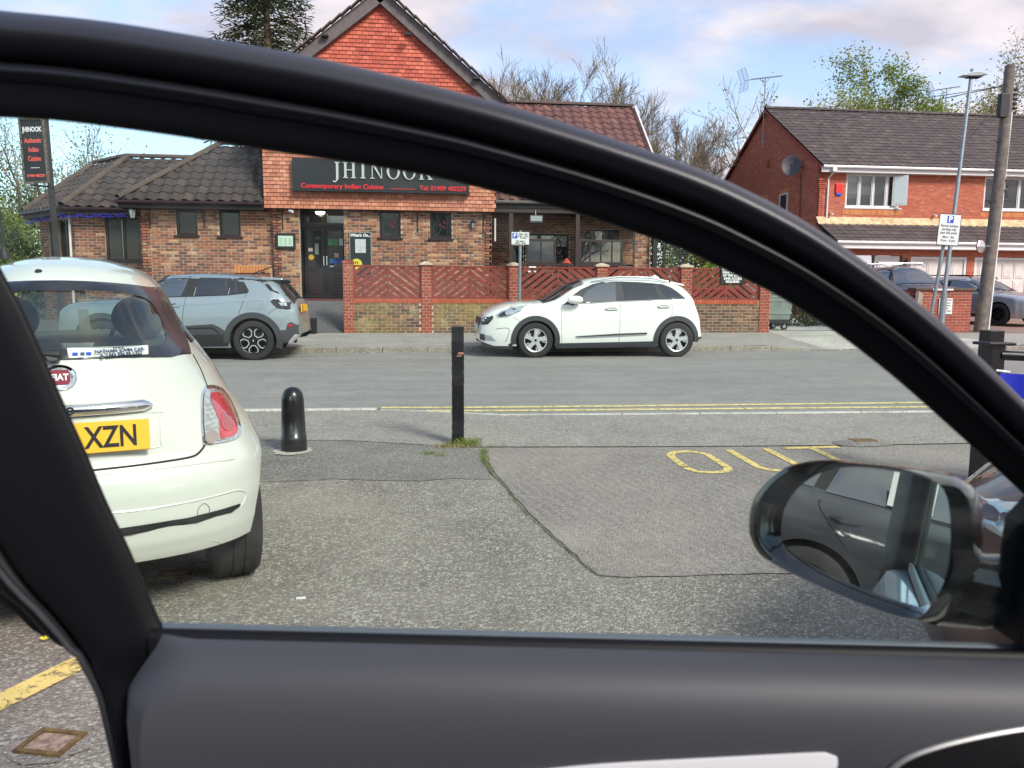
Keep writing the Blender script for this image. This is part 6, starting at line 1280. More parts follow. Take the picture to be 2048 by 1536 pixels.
class SideCar:
    """body = cross-sections along x (0 = nose), half width W(x, z); the -y side is the one we look at"""
    def __init__(s, name, loc, rz, label, top, bot, Wm, plan, belt, tum, rr, mat, arches, length, cat='car'):
        s.root = empty(name, loc, rz, label=label, cat=cat); s.top, s.bot, s.Wm, s.plan, s.belt, s.tum, s.rr, s.L = smooth(top, 5), bot, Wm, smooth(plan, 4), belt, tum, rr, length
        N_, K = 120, 30; xs = [length * i / N_ for i in range(N_ + 1)]; m = MB()
        for x in xs:
            zb, zt = s.zb(x), s.zt(x); side = []
            for k in range(K + 1):
                t = k / K; z = zb + (zt - zb) * (1 - (1 - t) ** 1.7); side.append((x, -s.W(x, z), z))
            side[-1] = (x, 0.0, zt); m.v += [(x, 0, zb)] + side + [(a, -b, c) for a, b, c in reversed(side[:-1])]
        n = 2 * K + 2
        for i in range(N_):
            for j in range(n): a, b = i * n + j, i * n + (j + 1) % n; m.f.append((a, b, b + n, a + n))
        m.f.append(tuple(reversed(range(n)))); m.f.append(tuple(N_ * n + j for j in range(n)))
        bm_ = m.mesh('body', mat, True); bo_ = bpy.data.objects.new('body', bm_); COL.objects.link(bo_)
        cu = []
        for (ax, az, ar) in arches:
            for sg in (-1, 1):
                c = MB(); c.lathe([(.001, -.24), (ar, -.24), (ar, .4), (.001, .4)], 40, Matrix.Translation((ax, sg * (Wm - .02), az)) @ Matrix.Rotation(RAD(90) * (1 if sg < 0 else -1), 4, 'X'))
                me = c.mesh('cut', M['gap']); o = bpy.data.objects.new('cut', me); COL.objects.link(o); cu.append(o); b = bo_.modifiers.new('b', 'BOOLEAN'); b.operation = 'DIFFERENCE'; b.object = o; b.solver = 'EXACT'
                try: b.material_mode = 'TRANSFER'
                except Exception: pass
        dg = bpy.context.evaluated_depsgraph_get(); dg.update(); me = bpy.data.meshes.new_from_object(bo_.evaluated_get(dg)); me.name = 'body'
        try: me.set_sharp_from_angle(angle=RAD(38))
        except Exception: pass
        for o in [bo_] + cu: bpy.data.objects.remove(o)
        s.body = link('body', me, s.root, False)
    def zt(s, x): return lerp1(s.top, x)
    def zb(s, x): return lerp1(s.bot, x)
    def W(s, x, z):
        zt = s.zt(x); w = s.Wm * lerp1(s.plan, x); b = lerp1(s.belt, x)
        if z < .5: w -= .05 * ((.5 - z) / .3) ** 2
        w -= .028 * ((z - .62) / .4) ** 2 * (1 if z > .62 else 0)
        if z > b: w -= s.tum * (z - b) + .012
        r = lerp1(s.rr, x); q = (z - (zt - r)) / r
        if q > 0: w *= max(0.0, 1 - min(q, 1) ** 2.4) ** (1 / 2.8)
        return max(w, 0.0)
    def decal(s, name, poly, off, mat, both=True, parent=None, step=.06, sm=True, label=None, skirt=.012):
        pts = [Vector(p) for p in poly]; n = len(pts); x0, x1 = min(p.x for p in pts), max(p.x for p in pts); z0, z1 = min(p.y for p in pts), max(p.y for p in pts); ex = []
        x = x0 + step * .5
        while x < x1:
            z = z0 + step * .5
            while z < z1: ex.append(Vector((x, z))); z += step
            x += step
        r = delaunay_2d_cdt(pts + ex, [], [list(range(n))], 1, 1e-6); v2, f2 = r[0], r[2]; first = None
        for sg in ((-1, 1) if both else (-1,)):
            m = MB(); m.add([(p.x, sg * (s.W(p.x, p.y) + off), p.y) for p in v2], [tuple(f) for f in f2]); b = len(m.v)
            vs = [(p.x, sg * (s.W(p.x, p.y) + off), p.y) for p in pts] + [(p.x, sg * (s.W(p.x, p.y) + off - skirt), p.y) for p in pts]
            m.add(vs, [(i, (i + 1) % n, n + (i + 1) % n, n + i) for i in range(n)]); me = m.mesh(name, M[mat] if isinstance(mat, str) else mat, sm, fix=False)
            bmx = bmesh.new(); bmx.from_mesh(me); bmesh.ops.remove_doubles(bmx, verts=bmx.verts[:], dist=.0004); bmesh.ops.recalc_face_normals(bmx, faces=bmx.faces[:])
            if sum(f.normal.y * f.calc_area() for f in bmx.faces) * sg < 0: bmesh.ops.reverse_faces(bmx, faces=bmx.faces[:])
            bmx.to_mesh(me); bmx.free(); me.polygons.foreach_set('use_smooth', [True] * len(me.polygons))
            try: me.set_sharp_from_angle(angle=RAD(40))
            except Exception: pass
            o = link(name, me, parent or s.root, False, label=label); first = first or o
        return first
    def line(s, name, pts, r, off, mat, both=True, n=5, sm=0, parent=None):
        if sm: pts = smooth(pts, sm)
        for sg in ((-1, 1) if both else (-1,)):
            m = MB(); m.tube([(x, sg * (s.W(x, z) + off), z) for x, z in pts], r, n); o = m.obj(name, M[mat] if isinstance(mat, str) else mat, parent or s.root, True, world=False)
        return o
    def top_patch(s, name, xa, xb, fa, fb, mat, off=.006, nx=14, ny=16):
        m = MB()
        for i in range(nx + 1):
            x = xa + (xb - xa) * i / nx; f = fa + (fb - fa) * i / nx; zt = s.zt(x); r = lerp1(s.rr, x); b = lerp1(s.belt, x)
            w = s.Wm * lerp1(s.plan, x) - (s.tum * (zt - r - b) + .012 if zt - r > b else 0) - .028 * (max(0, zt - r - .62) / .4) ** 2
            for j in range(ny + 1):
                y = (-1 + 2 * j / ny) * f; q = max(0, 1 - abs(y) ** 2.8) ** (1 / 2.4); m.v.append((x, y * w, zt - r + r * q + off))
        for i in range(nx):
            for j in range(ny): a = i * (ny + 1) + j; m.f.append((a, a + 1, a + ny + 2, a + ny + 1))
        return m.obj(name, M[mat] if isinstance(mat, str) else mat, s.root, True, world=False)
    def arch(s, ax, az, r0, r1, a0, a1, mat='cladding', off=.018, tail=()):
        n = 26; P = [(ax + r1 * cos(RAD(a0 + (a1 - a0) * k / n)), az + r1 * sin(RAD(a0 + (a1 - a0) * k / n))) for k in range(n + 1)] + [(ax + r0 * cos(RAD(a1 + (a0 - a1) * k / n)), az + r0 * sin(RAD(a1 + (a0 - a1) * k / n))) for k in range(n + 1)]
        return s.decal('wheel_arch_trim', P, off, mat, step=.5, skirt=.05)
def wheel(root, x, y, R_, wd, side, kind, rim=.66, name='wheel', mat_r='alloy'):
    """side: -1 outer face towards -y"""
    w = bpy.data.objects.new(name, None); COL.objects.link(w); w.parent = root; w.location = (x, y, R_); w.rotation_euler = (RAD(90) if side < 0 else RAD(-90), rng.uniform(0, 1.2) if kind != 'frames' else 0, 0)
    w.rotation_euler = Euler((RAD(90) if side < 0 else RAD(-90), 0, 0)); rot = {'five': RAD(90), 'frames': RAD(90 + 36), 'multi': .3, 'plain': 0}[kind]
    h = wd / 2; rr = R_ * rim; T = MB()
    T.lathe([(rr, -h * .8), (rr + .01, -h * .92), (R_ * .86, -h), (R_ * .95, -h * .93), (R_, -h * .72), (R_, -h * .28), (R_ - .007, -h * .26), (R_ - .007, -h * .2), (R_, -h * .18), (R_, h * .18), (R_ - .007, h * .2), (R_ - .007, h * .26), (R_, h * .28), (R_, h * .72), (R_ * .95, h * .93), (R_ * .86, h), (rr + .01, h * .92), (rr, h * .8)], 56)
    T.obj('tyre', M['rubber'], w, 30, world=False)
    B = MB(); B.lathe([(.001, h * .28), (rr * .8, h * .28), (rr * .96, h * .1), (rr * .98, -h * .6)], 40); B.obj('barrel', M['alloy_dark'], w, 30, world=False)
    Rm = MB(); Rm.lathe([(rr * .925, h * .66), (rr * .93, h * .86), (rr * 1.0, h * .93), (rr * 1.02, h * .80), (rr * .97, h * .5)], 48, close=True); Rm.obj('rim', M[mat_r if kind != 'frames' else 'alloy_dark'], w, 30, world=False)
    S = MB(); zt_ = h * .82
    def pri(P, d0, d1): n = len(P); S.add([(a, b, d0) for a, b in P] + [(a * .97, b * .97, d1) for a, b in P], [tuple(reversed(range(n))), tuple(range(n, 2 * n))] + [(i, (i + 1) % n, n + (i + 1) % n, n + i) for i in range(n)])
    rotp = lambda P, a: [(x_ * cos(a) - y_ * sin(a), x_ * sin(a) + y_ * cos(a)) for x_, y_ in P]
    if kind == 'five':
        for k in range(5):
            a = rot + k * 2 * pi / 5
            pri(rotp([(.05, -.042), (rr * .55, -.048), (rr * .95, -.085), (rr * .95, .03), (rr * .7, .02), (rr * .5, .028), (.05, .042)], a), h * .3, zt_)
            pri(rotp([(rr * .5, -.068), (rr * .93, -.135), (rr * .93, -.105), (rr * .56, -.054)], a), h * .3, zt_ * .85)
        S.lathe([(.001, zt_ + .005), (.06, zt_ + .003), (.075, zt_ - .02), (.075, h * .3)], 20)
    elif kind == 'multi':
        for k in range(10): pri(rotp([(.04, -.012), (rr * .95, -.014), (rr * .95, .014), (.04, .012)], rot + k * pi / 5 + (.08 if k % 2 else -.08)), h * .3, zt_)
        S.lathe([(.001, zt_), (.055, zt_), (.07, h * .3)], 16)
    elif kind == 'frames':
        for k in range(5):
            a = rot + k * 2 * pi / 5; o_ = [(.33, -.14), (.62, -.36), (.90, -.34), (.985, -.1), (.985, .1), (.90, .34), (.62, .36), (.33, .14)]; P = [(x_ * rr, y_ * rr) for x_, y_ in o_]; c = (.68 * rr, 0)
            Q = [(c[0] + (x_ - c[0]) * .80, y_ * .80) for x_, y_ in P]; P, Q = rotp(P, a), rotp(Q, a); n = len(P)
            S.add([(x_, y_, zt_) for x_, y_ in P] + [(x_, y_, zt_) for x_, y_ in Q] + [(x_, y_, h * .4) for x_, y_ in Q], [(i, (i + 1) % n, n + (i + 1) % n, n + i) for i in range(n)] + [(n + i, n + (i + 1) % n, 2 * n + (i + 1) % n, 2 * n + i) for i in range(n)])
        D = MB()
        for k in range(5):
            a = rot + pi / 5 + k * 2 * pi / 5
            P = rotp([(.03, -.035), (rr * .6, -.055), (rr * .96, -.16), (rr * .96, .16), (rr * .6, .055), (.03, .035)], a); n = 6
            D.add([(x_, y_, h * .3) for x_, y_ in P] + [(x_, y_, zt_ - .008) for x_, y_ in P], [tuple(range(n, 2 * n))] + [(i, (i + 1) % n, n + (i + 1) % n, n + i) for i in range(n)])
        D.lathe([(.001, zt_ - .004), (.07, zt_ - .006), (.08, h * .3)], 18); D.obj('centre', M['alloy_dark'], w, 30, world=False); d = MB(); d.box((-.008, -.02, zt_ - .003), (.008, .02, zt_)); d.obj('hub_badge', M['alloy'], w, world=False)
    else: S.lathe([(.001, h * .6), (rr * .9, h * .6)], 20)
    S.obj('spokes', M[mat_r], w, False, world=False)
    if kind == 'five':
        d = MB()
        for k in range(5): a = rot + pi / 5 + k * 2 * pi / 5; d.lathe([(.001, zt_ + .002), (.009, zt_ + .002), (.009, zt_ - .01)], 8, Matrix.Translation((.055 * cos(a) * 1.0, .055 * sin(a), 0)))
        d.lathe([(.001, zt_ + .008), (.024, zt_ + .008), (.026, zt_)], 14); d.obj('wheel_nuts', M['alloy_dark'], w, world=False)
    return w
# ---------------------------------------------------------------- white crossover
K = lambda a, b: ((940 + a / 4.096 - 962) * .00956, (714.5 - (520 + b / 4.096)) * .00938)
topK = [K(88, 640), K(84, 545), K(100, 470), K(125, 440), K(200, 395), K(300, 360), K(400, 346), K(500, 342), K(600, 330), K(700, 292), K(800, 228), K(870, 190), K(960, 162), K(1060, 142), K(1200, 132), K(1400, 132), K(1560, 142), K(1660, 158), K(1740, 185), K(1800, 225), K(1830, 270), K(1850, 320), K(1885, 400), K(1905, 500), K(1935, 560)]
topK = [(max(0, x), z) for x, z in topK]; topK[0] = (0, .55); topK[1] = (.004, .72); topK += [(4.30, .55)]
kx = sorted({round(p[0], 3): p for p in topK}.values())
kia = SideCar('white_crossover', (1.10, 14.95, 0), 0, 'white compact crossover with dark wheel arch trim parked along the far kerb', kx, [(0, .30), (.25, .215), (3.9, .235), (4.30, .40)], .905,
              [(0, .70), (.1, .80), (.3, .90), (.6, .965), (1.0, .99), (1.8, 1.0), (3.2, 1.0), (3.8, .965), (4.1, .90), (4.25, .80), (4.31, .66)], [(0, .9), (1.2, 1.0), (3.9, 1.1)], .52, [(0, .12), (.4, .16), (1.1, .14), (1.6, .16), (2.4, .13), (3.7, .16), (4.31, .3)], M['paint_white'],
              [(K(528, 0)[0], .325, .375), (K(1680, 0)[0], .325, .375)], 4.31)
fx, rx = K(524, 0)[0], K(1680, 0)[0]
dlo = [K(748, 368), K(775, 340), K(830, 290), K(900, 243), K(1000, 200), K(1080, 182), K(1200, 176), K(1380, 180), K(1510, 190), K(1580, 197), K(1650, 224), K(1700, 262), K(1755, 318), K(1560, 325), K(1240, 338), K(920, 356)]
kia.decal('window_surround', dlo, .004, 'cladding')
kia.line('chrome_strip', dlo[-1:] + dlo[-2:-4:-1] + [dlo[-4]], .006, .006, 'alloy')
M['glass_car'] = glassmat('glass_car', (.04, .05, .055), .01, .3, (.7, .76, .76), refl=.28)
kia.decal('front_door_window', [K(905, 300), K(960, 248), K(1040, 205), K(1110, 190), K(1192, 184), K(1172, 336), K(925, 346), K(860, 345)], .009, 'glass_car'); kia.decal('rear_door_window', [K(1242, 184), K(1500, 196), K(1512, 214), K(1530, 322), K(1244, 332)], .009, 'glass_tint'); kia.decal('quarter_window', [K(1540, 200), K(1580, 204), K(1640, 230), K(1690, 268), K(1728, 314), K(1592, 319)], .009, 'glass_tint')
kia.decal('lower_cladding', [K(330, 680), K(150, 682), K(92, 668), K(92, 640), K(100, 688), K(140, 710), K(330, 735)][::1] if False else [K(100, 676), K(340, 682), K(345, 735), K(140, 712), K(100, 695)], .012, 'cladding', step=.5)
kia.decal('sill_cladding', [K(690, 680), K(1500, 664), K(1520, 664), K(1520, 712), K(690, 722)], .014, 'cladding'); kia.decal('rear_bumper_cladding', [K(1845, 632), K(1900, 632), K(1930, 628), K(1926, 642), K(1870, 668), K(1835, 674)], .012, 'cladding', step=.5)
kia.arch(fx, .325, .365, .455, -14, 190); kia.arch(rx, .325, .365, .455, -6, 186)
kia.decal('door_trim_strip', [K(845, 622), K(1195, 600), K(1425, 592), K(1428, 604), K(1412, 610), K(1200, 618), K(865, 632)], .016, 'cladding', step=.5); kia.line('strip_chrome', [K(850, 632), K(1200, 618), K(1412, 608)], .0035, .018, 'silver')
for pts in ([K(752, 362), K(732, 385), K(728, 500), K(736, 680)], [K(1214, 182), K(1210, 330), K(1204, 420), K(1203, 500), K(1200, 668)], [K(1600, 325), K(1632, 370), K(1640, 420), K(1628, 455), K(1590, 485)]): kia.line('door_gap', pts, .0045, -.001, 'gap_soft', sm=5)
kia.line('bonnet_gap', [K(208, 395), K(330, 356), K(480, 346), K(620, 342), K(690, 330)], .0045, -.002, 'gap_soft', sm=4); kia.line('bumper_gap', [K(345, 470), K(395, 505), K(352, 580), K(330, 680)], .004, -.001, 'gap_soft', sm=4); kia.line('bumper_gap', [K(1830, 470), K(1860, 430), K(1880, 400)], .004, -.001, 'gap_soft', sm=3)
fl2 = [(K(1717, 393)[0] + .083 * cos(t * pi / 12), K(1717, 393)[1] + .083 * sin(t * pi / 12)) for t in range(25)]; kia.line('fuel_flap', fl2, .0035, -.001, 'gap_soft', both=False)
for a, b in ((1075, 403), (1505, 384)):
    p = [K(a, b), K(a + 30, b - 14), K(a + 85, b - 14), K(a + 118, b - 3), K(a + 85, b + 9), K(a + 25, b + 10)]; kia.decal('handle_recess', p, .002, 'gap_soft', step=.5); kia.decal('door_handle', [K(a + 5, b - 3), K(a + 30, b - 6), K(a + 110, b - 4), K(a + 112, b + 2), K(a + 30, b + 4)], .03, 'paint_white', step=.5, skirt=.02)
hl = kia.decal('headlight', [K(207, 455), K(245, 425), K(330, 385), K(460, 374), K(400, 420), K(330, 455), K(285, 474), K(225, 474)], .006, 'lamp_clear', step=.04); kia.decal('headlight_inner', [K(225, 455), K(260, 430), K(330, 400), K(370, 396), K(330, 440), K(285, 462), K(235, 466)], .010, 'lamp_dark', step=.04); kia.decal('headlight_lens', [K(285, 418), K(330, 402), K(348, 412), K(338, 440), K(300, 456), K(280, 440)], .014, 'lamp_clear', step=.03)
kia.decal('tail_light', [K(1838, 325), K(1892, 330), K(1898, 345), K(1898, 385), K(1850, 390), K(1838, 350)], .008, 'lamp_red', step=.04); kia.decal('fog_lamp', [K(125, 610), K(170, 618), K(212, 660), K(165, 658), K(135, 652)], .008, 'lamp_clear', step=.04)
kia.line('bumper_crease', [K(210, 565), K(312, 560), K(295, 650), K(285, 668)], .006, 0, 'gap_soft', sm=3); kia.line('bonnet_crease', [K(820, 360), K(760, 420)], .001, 0, 'paint_white')
m = MB()
for k in range(9):
    y = -.5 + k * .125
m.add([(-.006, -.50, .60), (.03, -.56, .61), (.05, -.54, .70), (.012, -.46, .74), (.012, .46, .74), (.05, .54, .70), (.03, .56, .61), (-.006, .50, .60)], [(0, 1, 2, 3), (0, 3, 4, 7), (4, 5, 6, 7)]); m.obj('grille', M['black_plastic'], kia.root, world=False)
kia.decal('grille_side', [K(98, 530), K(108, 465), K(122, 450), K(188, 458), K(190, 480), K(150, 528), K(112, 532)], .008, 'lamp_dark', step=.04); kia.decal('lower_grille', [K(88, 604), K(122, 610), K(130, 662), K(88, 652)], .008, 'lamp_dark', step=.04)
prm = MB(); prm.box((-.03, -.26, .50), (-.012, .26, .61)); prm.obj('number_plate', M['plate_white'], kia.root, world=False)
kia.top_patch('windscreen', K(585, 0)[0], K(930, 0)[0], .86, .90, 'glass_car'); kia.top_patch('bonnet_edge', .3, 1.3, .01, .01, 'paint_white', off=.001)
for sg in (-1, 1):
    m = MB(); pts = [(x, sg * (.60 if True else 0), kia.zt(x) - .022 - (0 if 2.25 < x < 3.5 else .03)) for x in (2.1, 2.25, 2.6, 3.0, 3.3, 3.5, 3.6)]; m.tube(pts, .018, 6); m.obj('roof_rail', M['alloy'], kia.root, True, world=False)
    m = MB(); mp_ = Matrix.Translation((1.72, sg * 1.0, 1.075)) @ Matrix.Rotation(RAD(8) * -sg, 4, 'Z'); m.lathe([(.001, -.15), (.05, -.135), (.082, -.08), (.09, 0), (.082, .09), (.05, .14), (.001, .15)], 16, mp_ @ Matrix.Rotation(RAD(90), 4, 'Y') @ Matrix.Diagonal((.85, .8, 1, 1))); mo = m.obj('door_mirror', M['paint_white'], kia.root, True, world=False); m = MB(); m.tube([(1.66, sg * .84, 1.02), (1.70, sg * .95, 1.01)], .04, 6); m.obj('mirror_arm', M['gap'], mo, world=False)
m = MB(); m.add([(3.66, -.55, 1.43), (3.66, .55, 1.43), (3.95, .5, 1.375), (3.95, -.5, 1.375), (3.66, -.55, 1.40), (3.66, .55, 1.40), (3.95, .5, 1.345), (3.95, -.5, 1.345)], [(0, 1, 2, 3), (7, 6, 5, 4), (3, 2, 6, 7), (0, 3, 7, 4), (1, 5, 6, 2)]); m.obj('spoiler', M['paint_white'], kia.root, world=False)
kia.decal('rear_glass_edge', [K(1712, 182), K(1760, 190), K(1800, 205), K(1806, 245), K(1770, 230)], .004, 'glass_tint', step=.05)
m = MB(); m.add([(3.45, -.02, 1.52), (3.62, 0, 1.505), (3.52, 0, 1.56), (3.45, .02, 1.52)], [(0, 1, 2), (3, 2, 1)]); m.obj('roof_aerial', M['paint_white'], kia.root, world=False)
for x in (fx, rx):
    for sg in (-1, 1): wheel(kia.root, x, sg * .795, .327, .215, sg, 'five')
m = MB(); m.box((.5, -.75, .19), (3.9, .75, .30)); m.obj('underbody', M['gap'], kia.root, world=False)
# ---------------------------------------------------------------- grey-blue small suv
J = lambda a, b: (4.08 - (600 - (300 + a / 6.024)) * .00862, (717 - (520 + b / 6.024)) * .00872)
tj = [(0, .62), (.03, .86), (.2, 1.0), (.7, 1.06), (1.15, 1.1), (1.55, 1.36), J(100, 215), J(200, 165), J(330, 148), J(560, 137), J(800, 140), J(1050, 150), J(1250, 162), J(1400, 185), J(1480, 205), J(1560, 258), J(1640, 350), J(1700, 420), J(1770, 480), J(1790, 640), J(1806, 800)]
tj.append((4.08, .60)); tj = [(max(0, min(4.08, x)), z) for x, z in tj]
jeep = SideCar('grey_blue_suv', (-6.185, 14.72, 0), 0, 'metallic grey-blue small suv with black arches and two-tone alloys, parked left of the entrance ramp', tj, [(0, .32), (.3, .22), (3.5, .22), (3.8, .30), (4.08, .46)], .885,
               [(0, .72), (.15, .86), (.5, .96), (1.0, 1.0), (3.3, 1.0), (3.7, .975), (3.9, .92), (4.0, .87), (4.08, .80)], [(0, 1.0), (4.08, 1.08)], .42, [(0, .12), (1.0, .16), (1.6, .18), (2.4, .12), (3.6, .14), (4.08, .3)], M['paint_blue'], [(.80, .345, .40), (J(1255, 0)[0], .345, .405)], 4.08)
jr = J(1252, 0)[0]
jeep.decal('window_surround', [J(105, 235), J(190, 200), J(300, 186), J(500, 178), J(1100, 192), J(1135, 200), J(1205, 355), J(1190, 380), J(960, 408), J(560, 425), J(250, 435), (1.35, 1.08)], .004, 'gap')
jeep.decal('front_door_window', [(1.45, 1.14), J(125, 250), J(200, 218), J(320, 202), J(505, 195), J(420, 420), J(280, 424)], .009, 'glass_car'); jeep.decal('rear_door_window', [J(600, 195), J(975, 200), J(955, 398), J(575, 412)], .009, 'glass_tint'); jeep.decal('quarter_window', [J(1000, 203), J(1085, 208), J(1082, 385), J(985, 395)], .009, 'glass_tint')
for a, b in (((598, 190), (568, 412)), ((990, 200), (966, 402))): jeep.line('window_divider', [J(*a), J(*b)], .006, .012, 'silver')
jeep.decal('hidden_handle', [J(1125, 292), J(1145, 295), J(1185, 345), J(1180, 368), J(1160, 365)], .010, 'lamp_dark', step=.05)
for pts in ([J(545, 180), J(500, 400), J(478, 440), J(455, 560), J(440, 700), J(450, 790)], [J(1180, 385), J(1150, 470), J(1115, 570), J(1088, 630)], [J(1530, 560), J(1490, 590), J(1430, 630)]): jeep.line('door_gap', pts, .0045, -.001, 'gap', sm=5)
jeep.line('shoulder_crease', [J(300, 535), J(480, 525), J(800, 510), J(900, 500), J(1000, 478), J(1100, 485), J(1300, 478), J(1450, 490)], .004, -.0015, 'paint_blue', sm=4)
c0 = J(1282, 518); fl3 = smooth([(c0[0] - .125, c0[1] + .02), (c0[0] - .10, c0[1] + .072), (c0[0], c0[1] + .08), (c0[0] + .11, c0[1] + .075), (c0[0] + .135, c0[1] + .04), (c0[0] + .11, c0[1] - .07), (c0[0], c0[1] - .082), (c0[0] - .12, c0[1] - .078), (c0[0] - .14, c0[1] - .05), (c0[0] - .125, c0[1] + .02)], 3); jeep.line('fuel_flap', fl3, .0035, -.001, 'gap_soft', both=False)
jeep.decal('sill_cladding', [J(200, 775), J(450, 770), J(790, 750), J(870, 790), J(930, 835), J(960, 960), J(960, 1012), J(200, 1030)], .012, 'cladding'); jeep.decal('sill_lower', [J(200, 880), J(950, 870), J(955, 1012), J(200, 1030)], .016, 'gap'); jeep.line('sill_edge', [J(300, 800), J(790, 790), J(860, 850)], .010, .018, 'gap')
jeep.arch(jr, .345, .395, .495, -18, 184); jeep.arch(.80, .345, .395, .48, -2, 184)
jeep.decal('rear_bumper_cladding', [J(1520, 822), J(1640, 822), J(1665, 740), J(1700, 725), J(1790, 755), J(1805, 800), J(1800, 900), J(1660, 975), J(1545, 985)], .012, 'cladding', step=.05); jeep.decal('skid_plate', [J(1800, 872), J(1735, 880), J(1660, 970), J(1720, 965), J(1800, 900)], .02, 'silver', step=.05); jeep.decal('reflector', [J(1665, 758), J(1725, 752), J(1722, 778), J(1672, 784)], .016, 'lamp_red', step=.05)
jeep.decal('tail_light', [J(1462, 470), J(1500, 450), J(1580, 450), J(1690, 470), J(1708, 500), J(1700, 570), J(1640, 575), J(1545, 560), J(1500, 520)], .006, 'lamp_dark', step=.05); jeep.line('tail_light_rim', [J(1462, 470), J(1500, 450), J(1580, 450), J(1690, 470), J(1708, 500), J(1702, 570)], .004, .009, 'alloy'); jeep.decal('tail_light_lens', [J(1560, 490), J(1650, 485), J(1660, 530), J(1590, 525)], .010, 'lamp_clear', step=.04)
jeep.decal('pillar_black', [J(1140, 205), J(1330, 212), J(1420, 235), J(1450, 290), J(1490, 340), J(1640, 395), J(1660, 420), J(1560, 385), J(1450, 345), J(1400, 290), J(1330, 240), J(1230, 220), J(1150, 218)], .006, 'gap', step=.06)
m = MB(); m.add([(3.40, -.58, 1.455), (3.40, .58, 1.455), (3.74, .55, 1.435), (3.77, .55, 1.40), (3.77, -.55, 1.40), (3.74, -.55, 1.435), (3.40, -.58, 1.40), (3.40, .58, 1.40)], [(0, 1, 2, 5), (5, 2, 3, 4), (4, 3, 7, 6), (0, 5, 4, 6), (1, 7, 3, 2)]); m.obj('spoiler', M['paint_blue'], jeep.root, world=False, bevel=.008)
m = MB(); m.box((3.55, -.54, 1.35), (3.72, .54, 1.40)); m.obj('spoiler_underside', M['gap'], jeep.root, world=False)
m = MB(); m.add([(3.20, -.02, 1.52), (3.36, 0, 1.51), (3.35, 0, 1.575), (3.27, .02, 1.545)], [(0, 1, 2, 3)]); m.add([(3.2, .03, 1.52), (3.36, .0, 1.51), (3.35, 0, 1.575)], [(0, 1, 2)]); m.obj('shark_fin', M['gap'], jeep.root, world=False)
m = MB(); m.add([(4.095, -.56, .965), (4.105, -.56, .85), (4.105, .02, .85), (4.095, .02, .965)], [(0, 1, 2, 3)]); m.box((4.07, -.60, .84), (4.09, .02, .975)); m.obj('number_plate', M['plate_yellow'], jeep.root, world=False)
jeep.decal('door_handle', [J(320, 525), J(360, 515), J(415, 520), J(410, 545), J(330, 540)], .025, 'paint_blue', step=.3); jeep.decal('handle_recess', [J(315, 510), J(360, 504), J(380, 512), J(330, 540), J(316, 530)], .004, 'gap', step=.3)
jeep.top_patch('rear_window', 3.72, 3.98, .78, .86, 'glass_tint'); jeep.top_patch('windscreen', 1.12, 1.75, .86, .9, 'glass_car')
for x in (.80, jr):
    for sg in (-1, 1): wheel(jeep.root, x, sg * .775, .345, .22, sg, 'frames', rim=.68)
m = MB(); m.box((.5, -.7, .2), (3.6, .7, .30)); m.obj('underbody', M['gap'], jeep.root, world=False); m = MB(); m.tube([(J(965, 0)[0], -.8, .22), (J(965, 0)[0], -.8, .16)], .01, 5); m.obj('mud_tab', M['gap'], jeep.root, world=False)
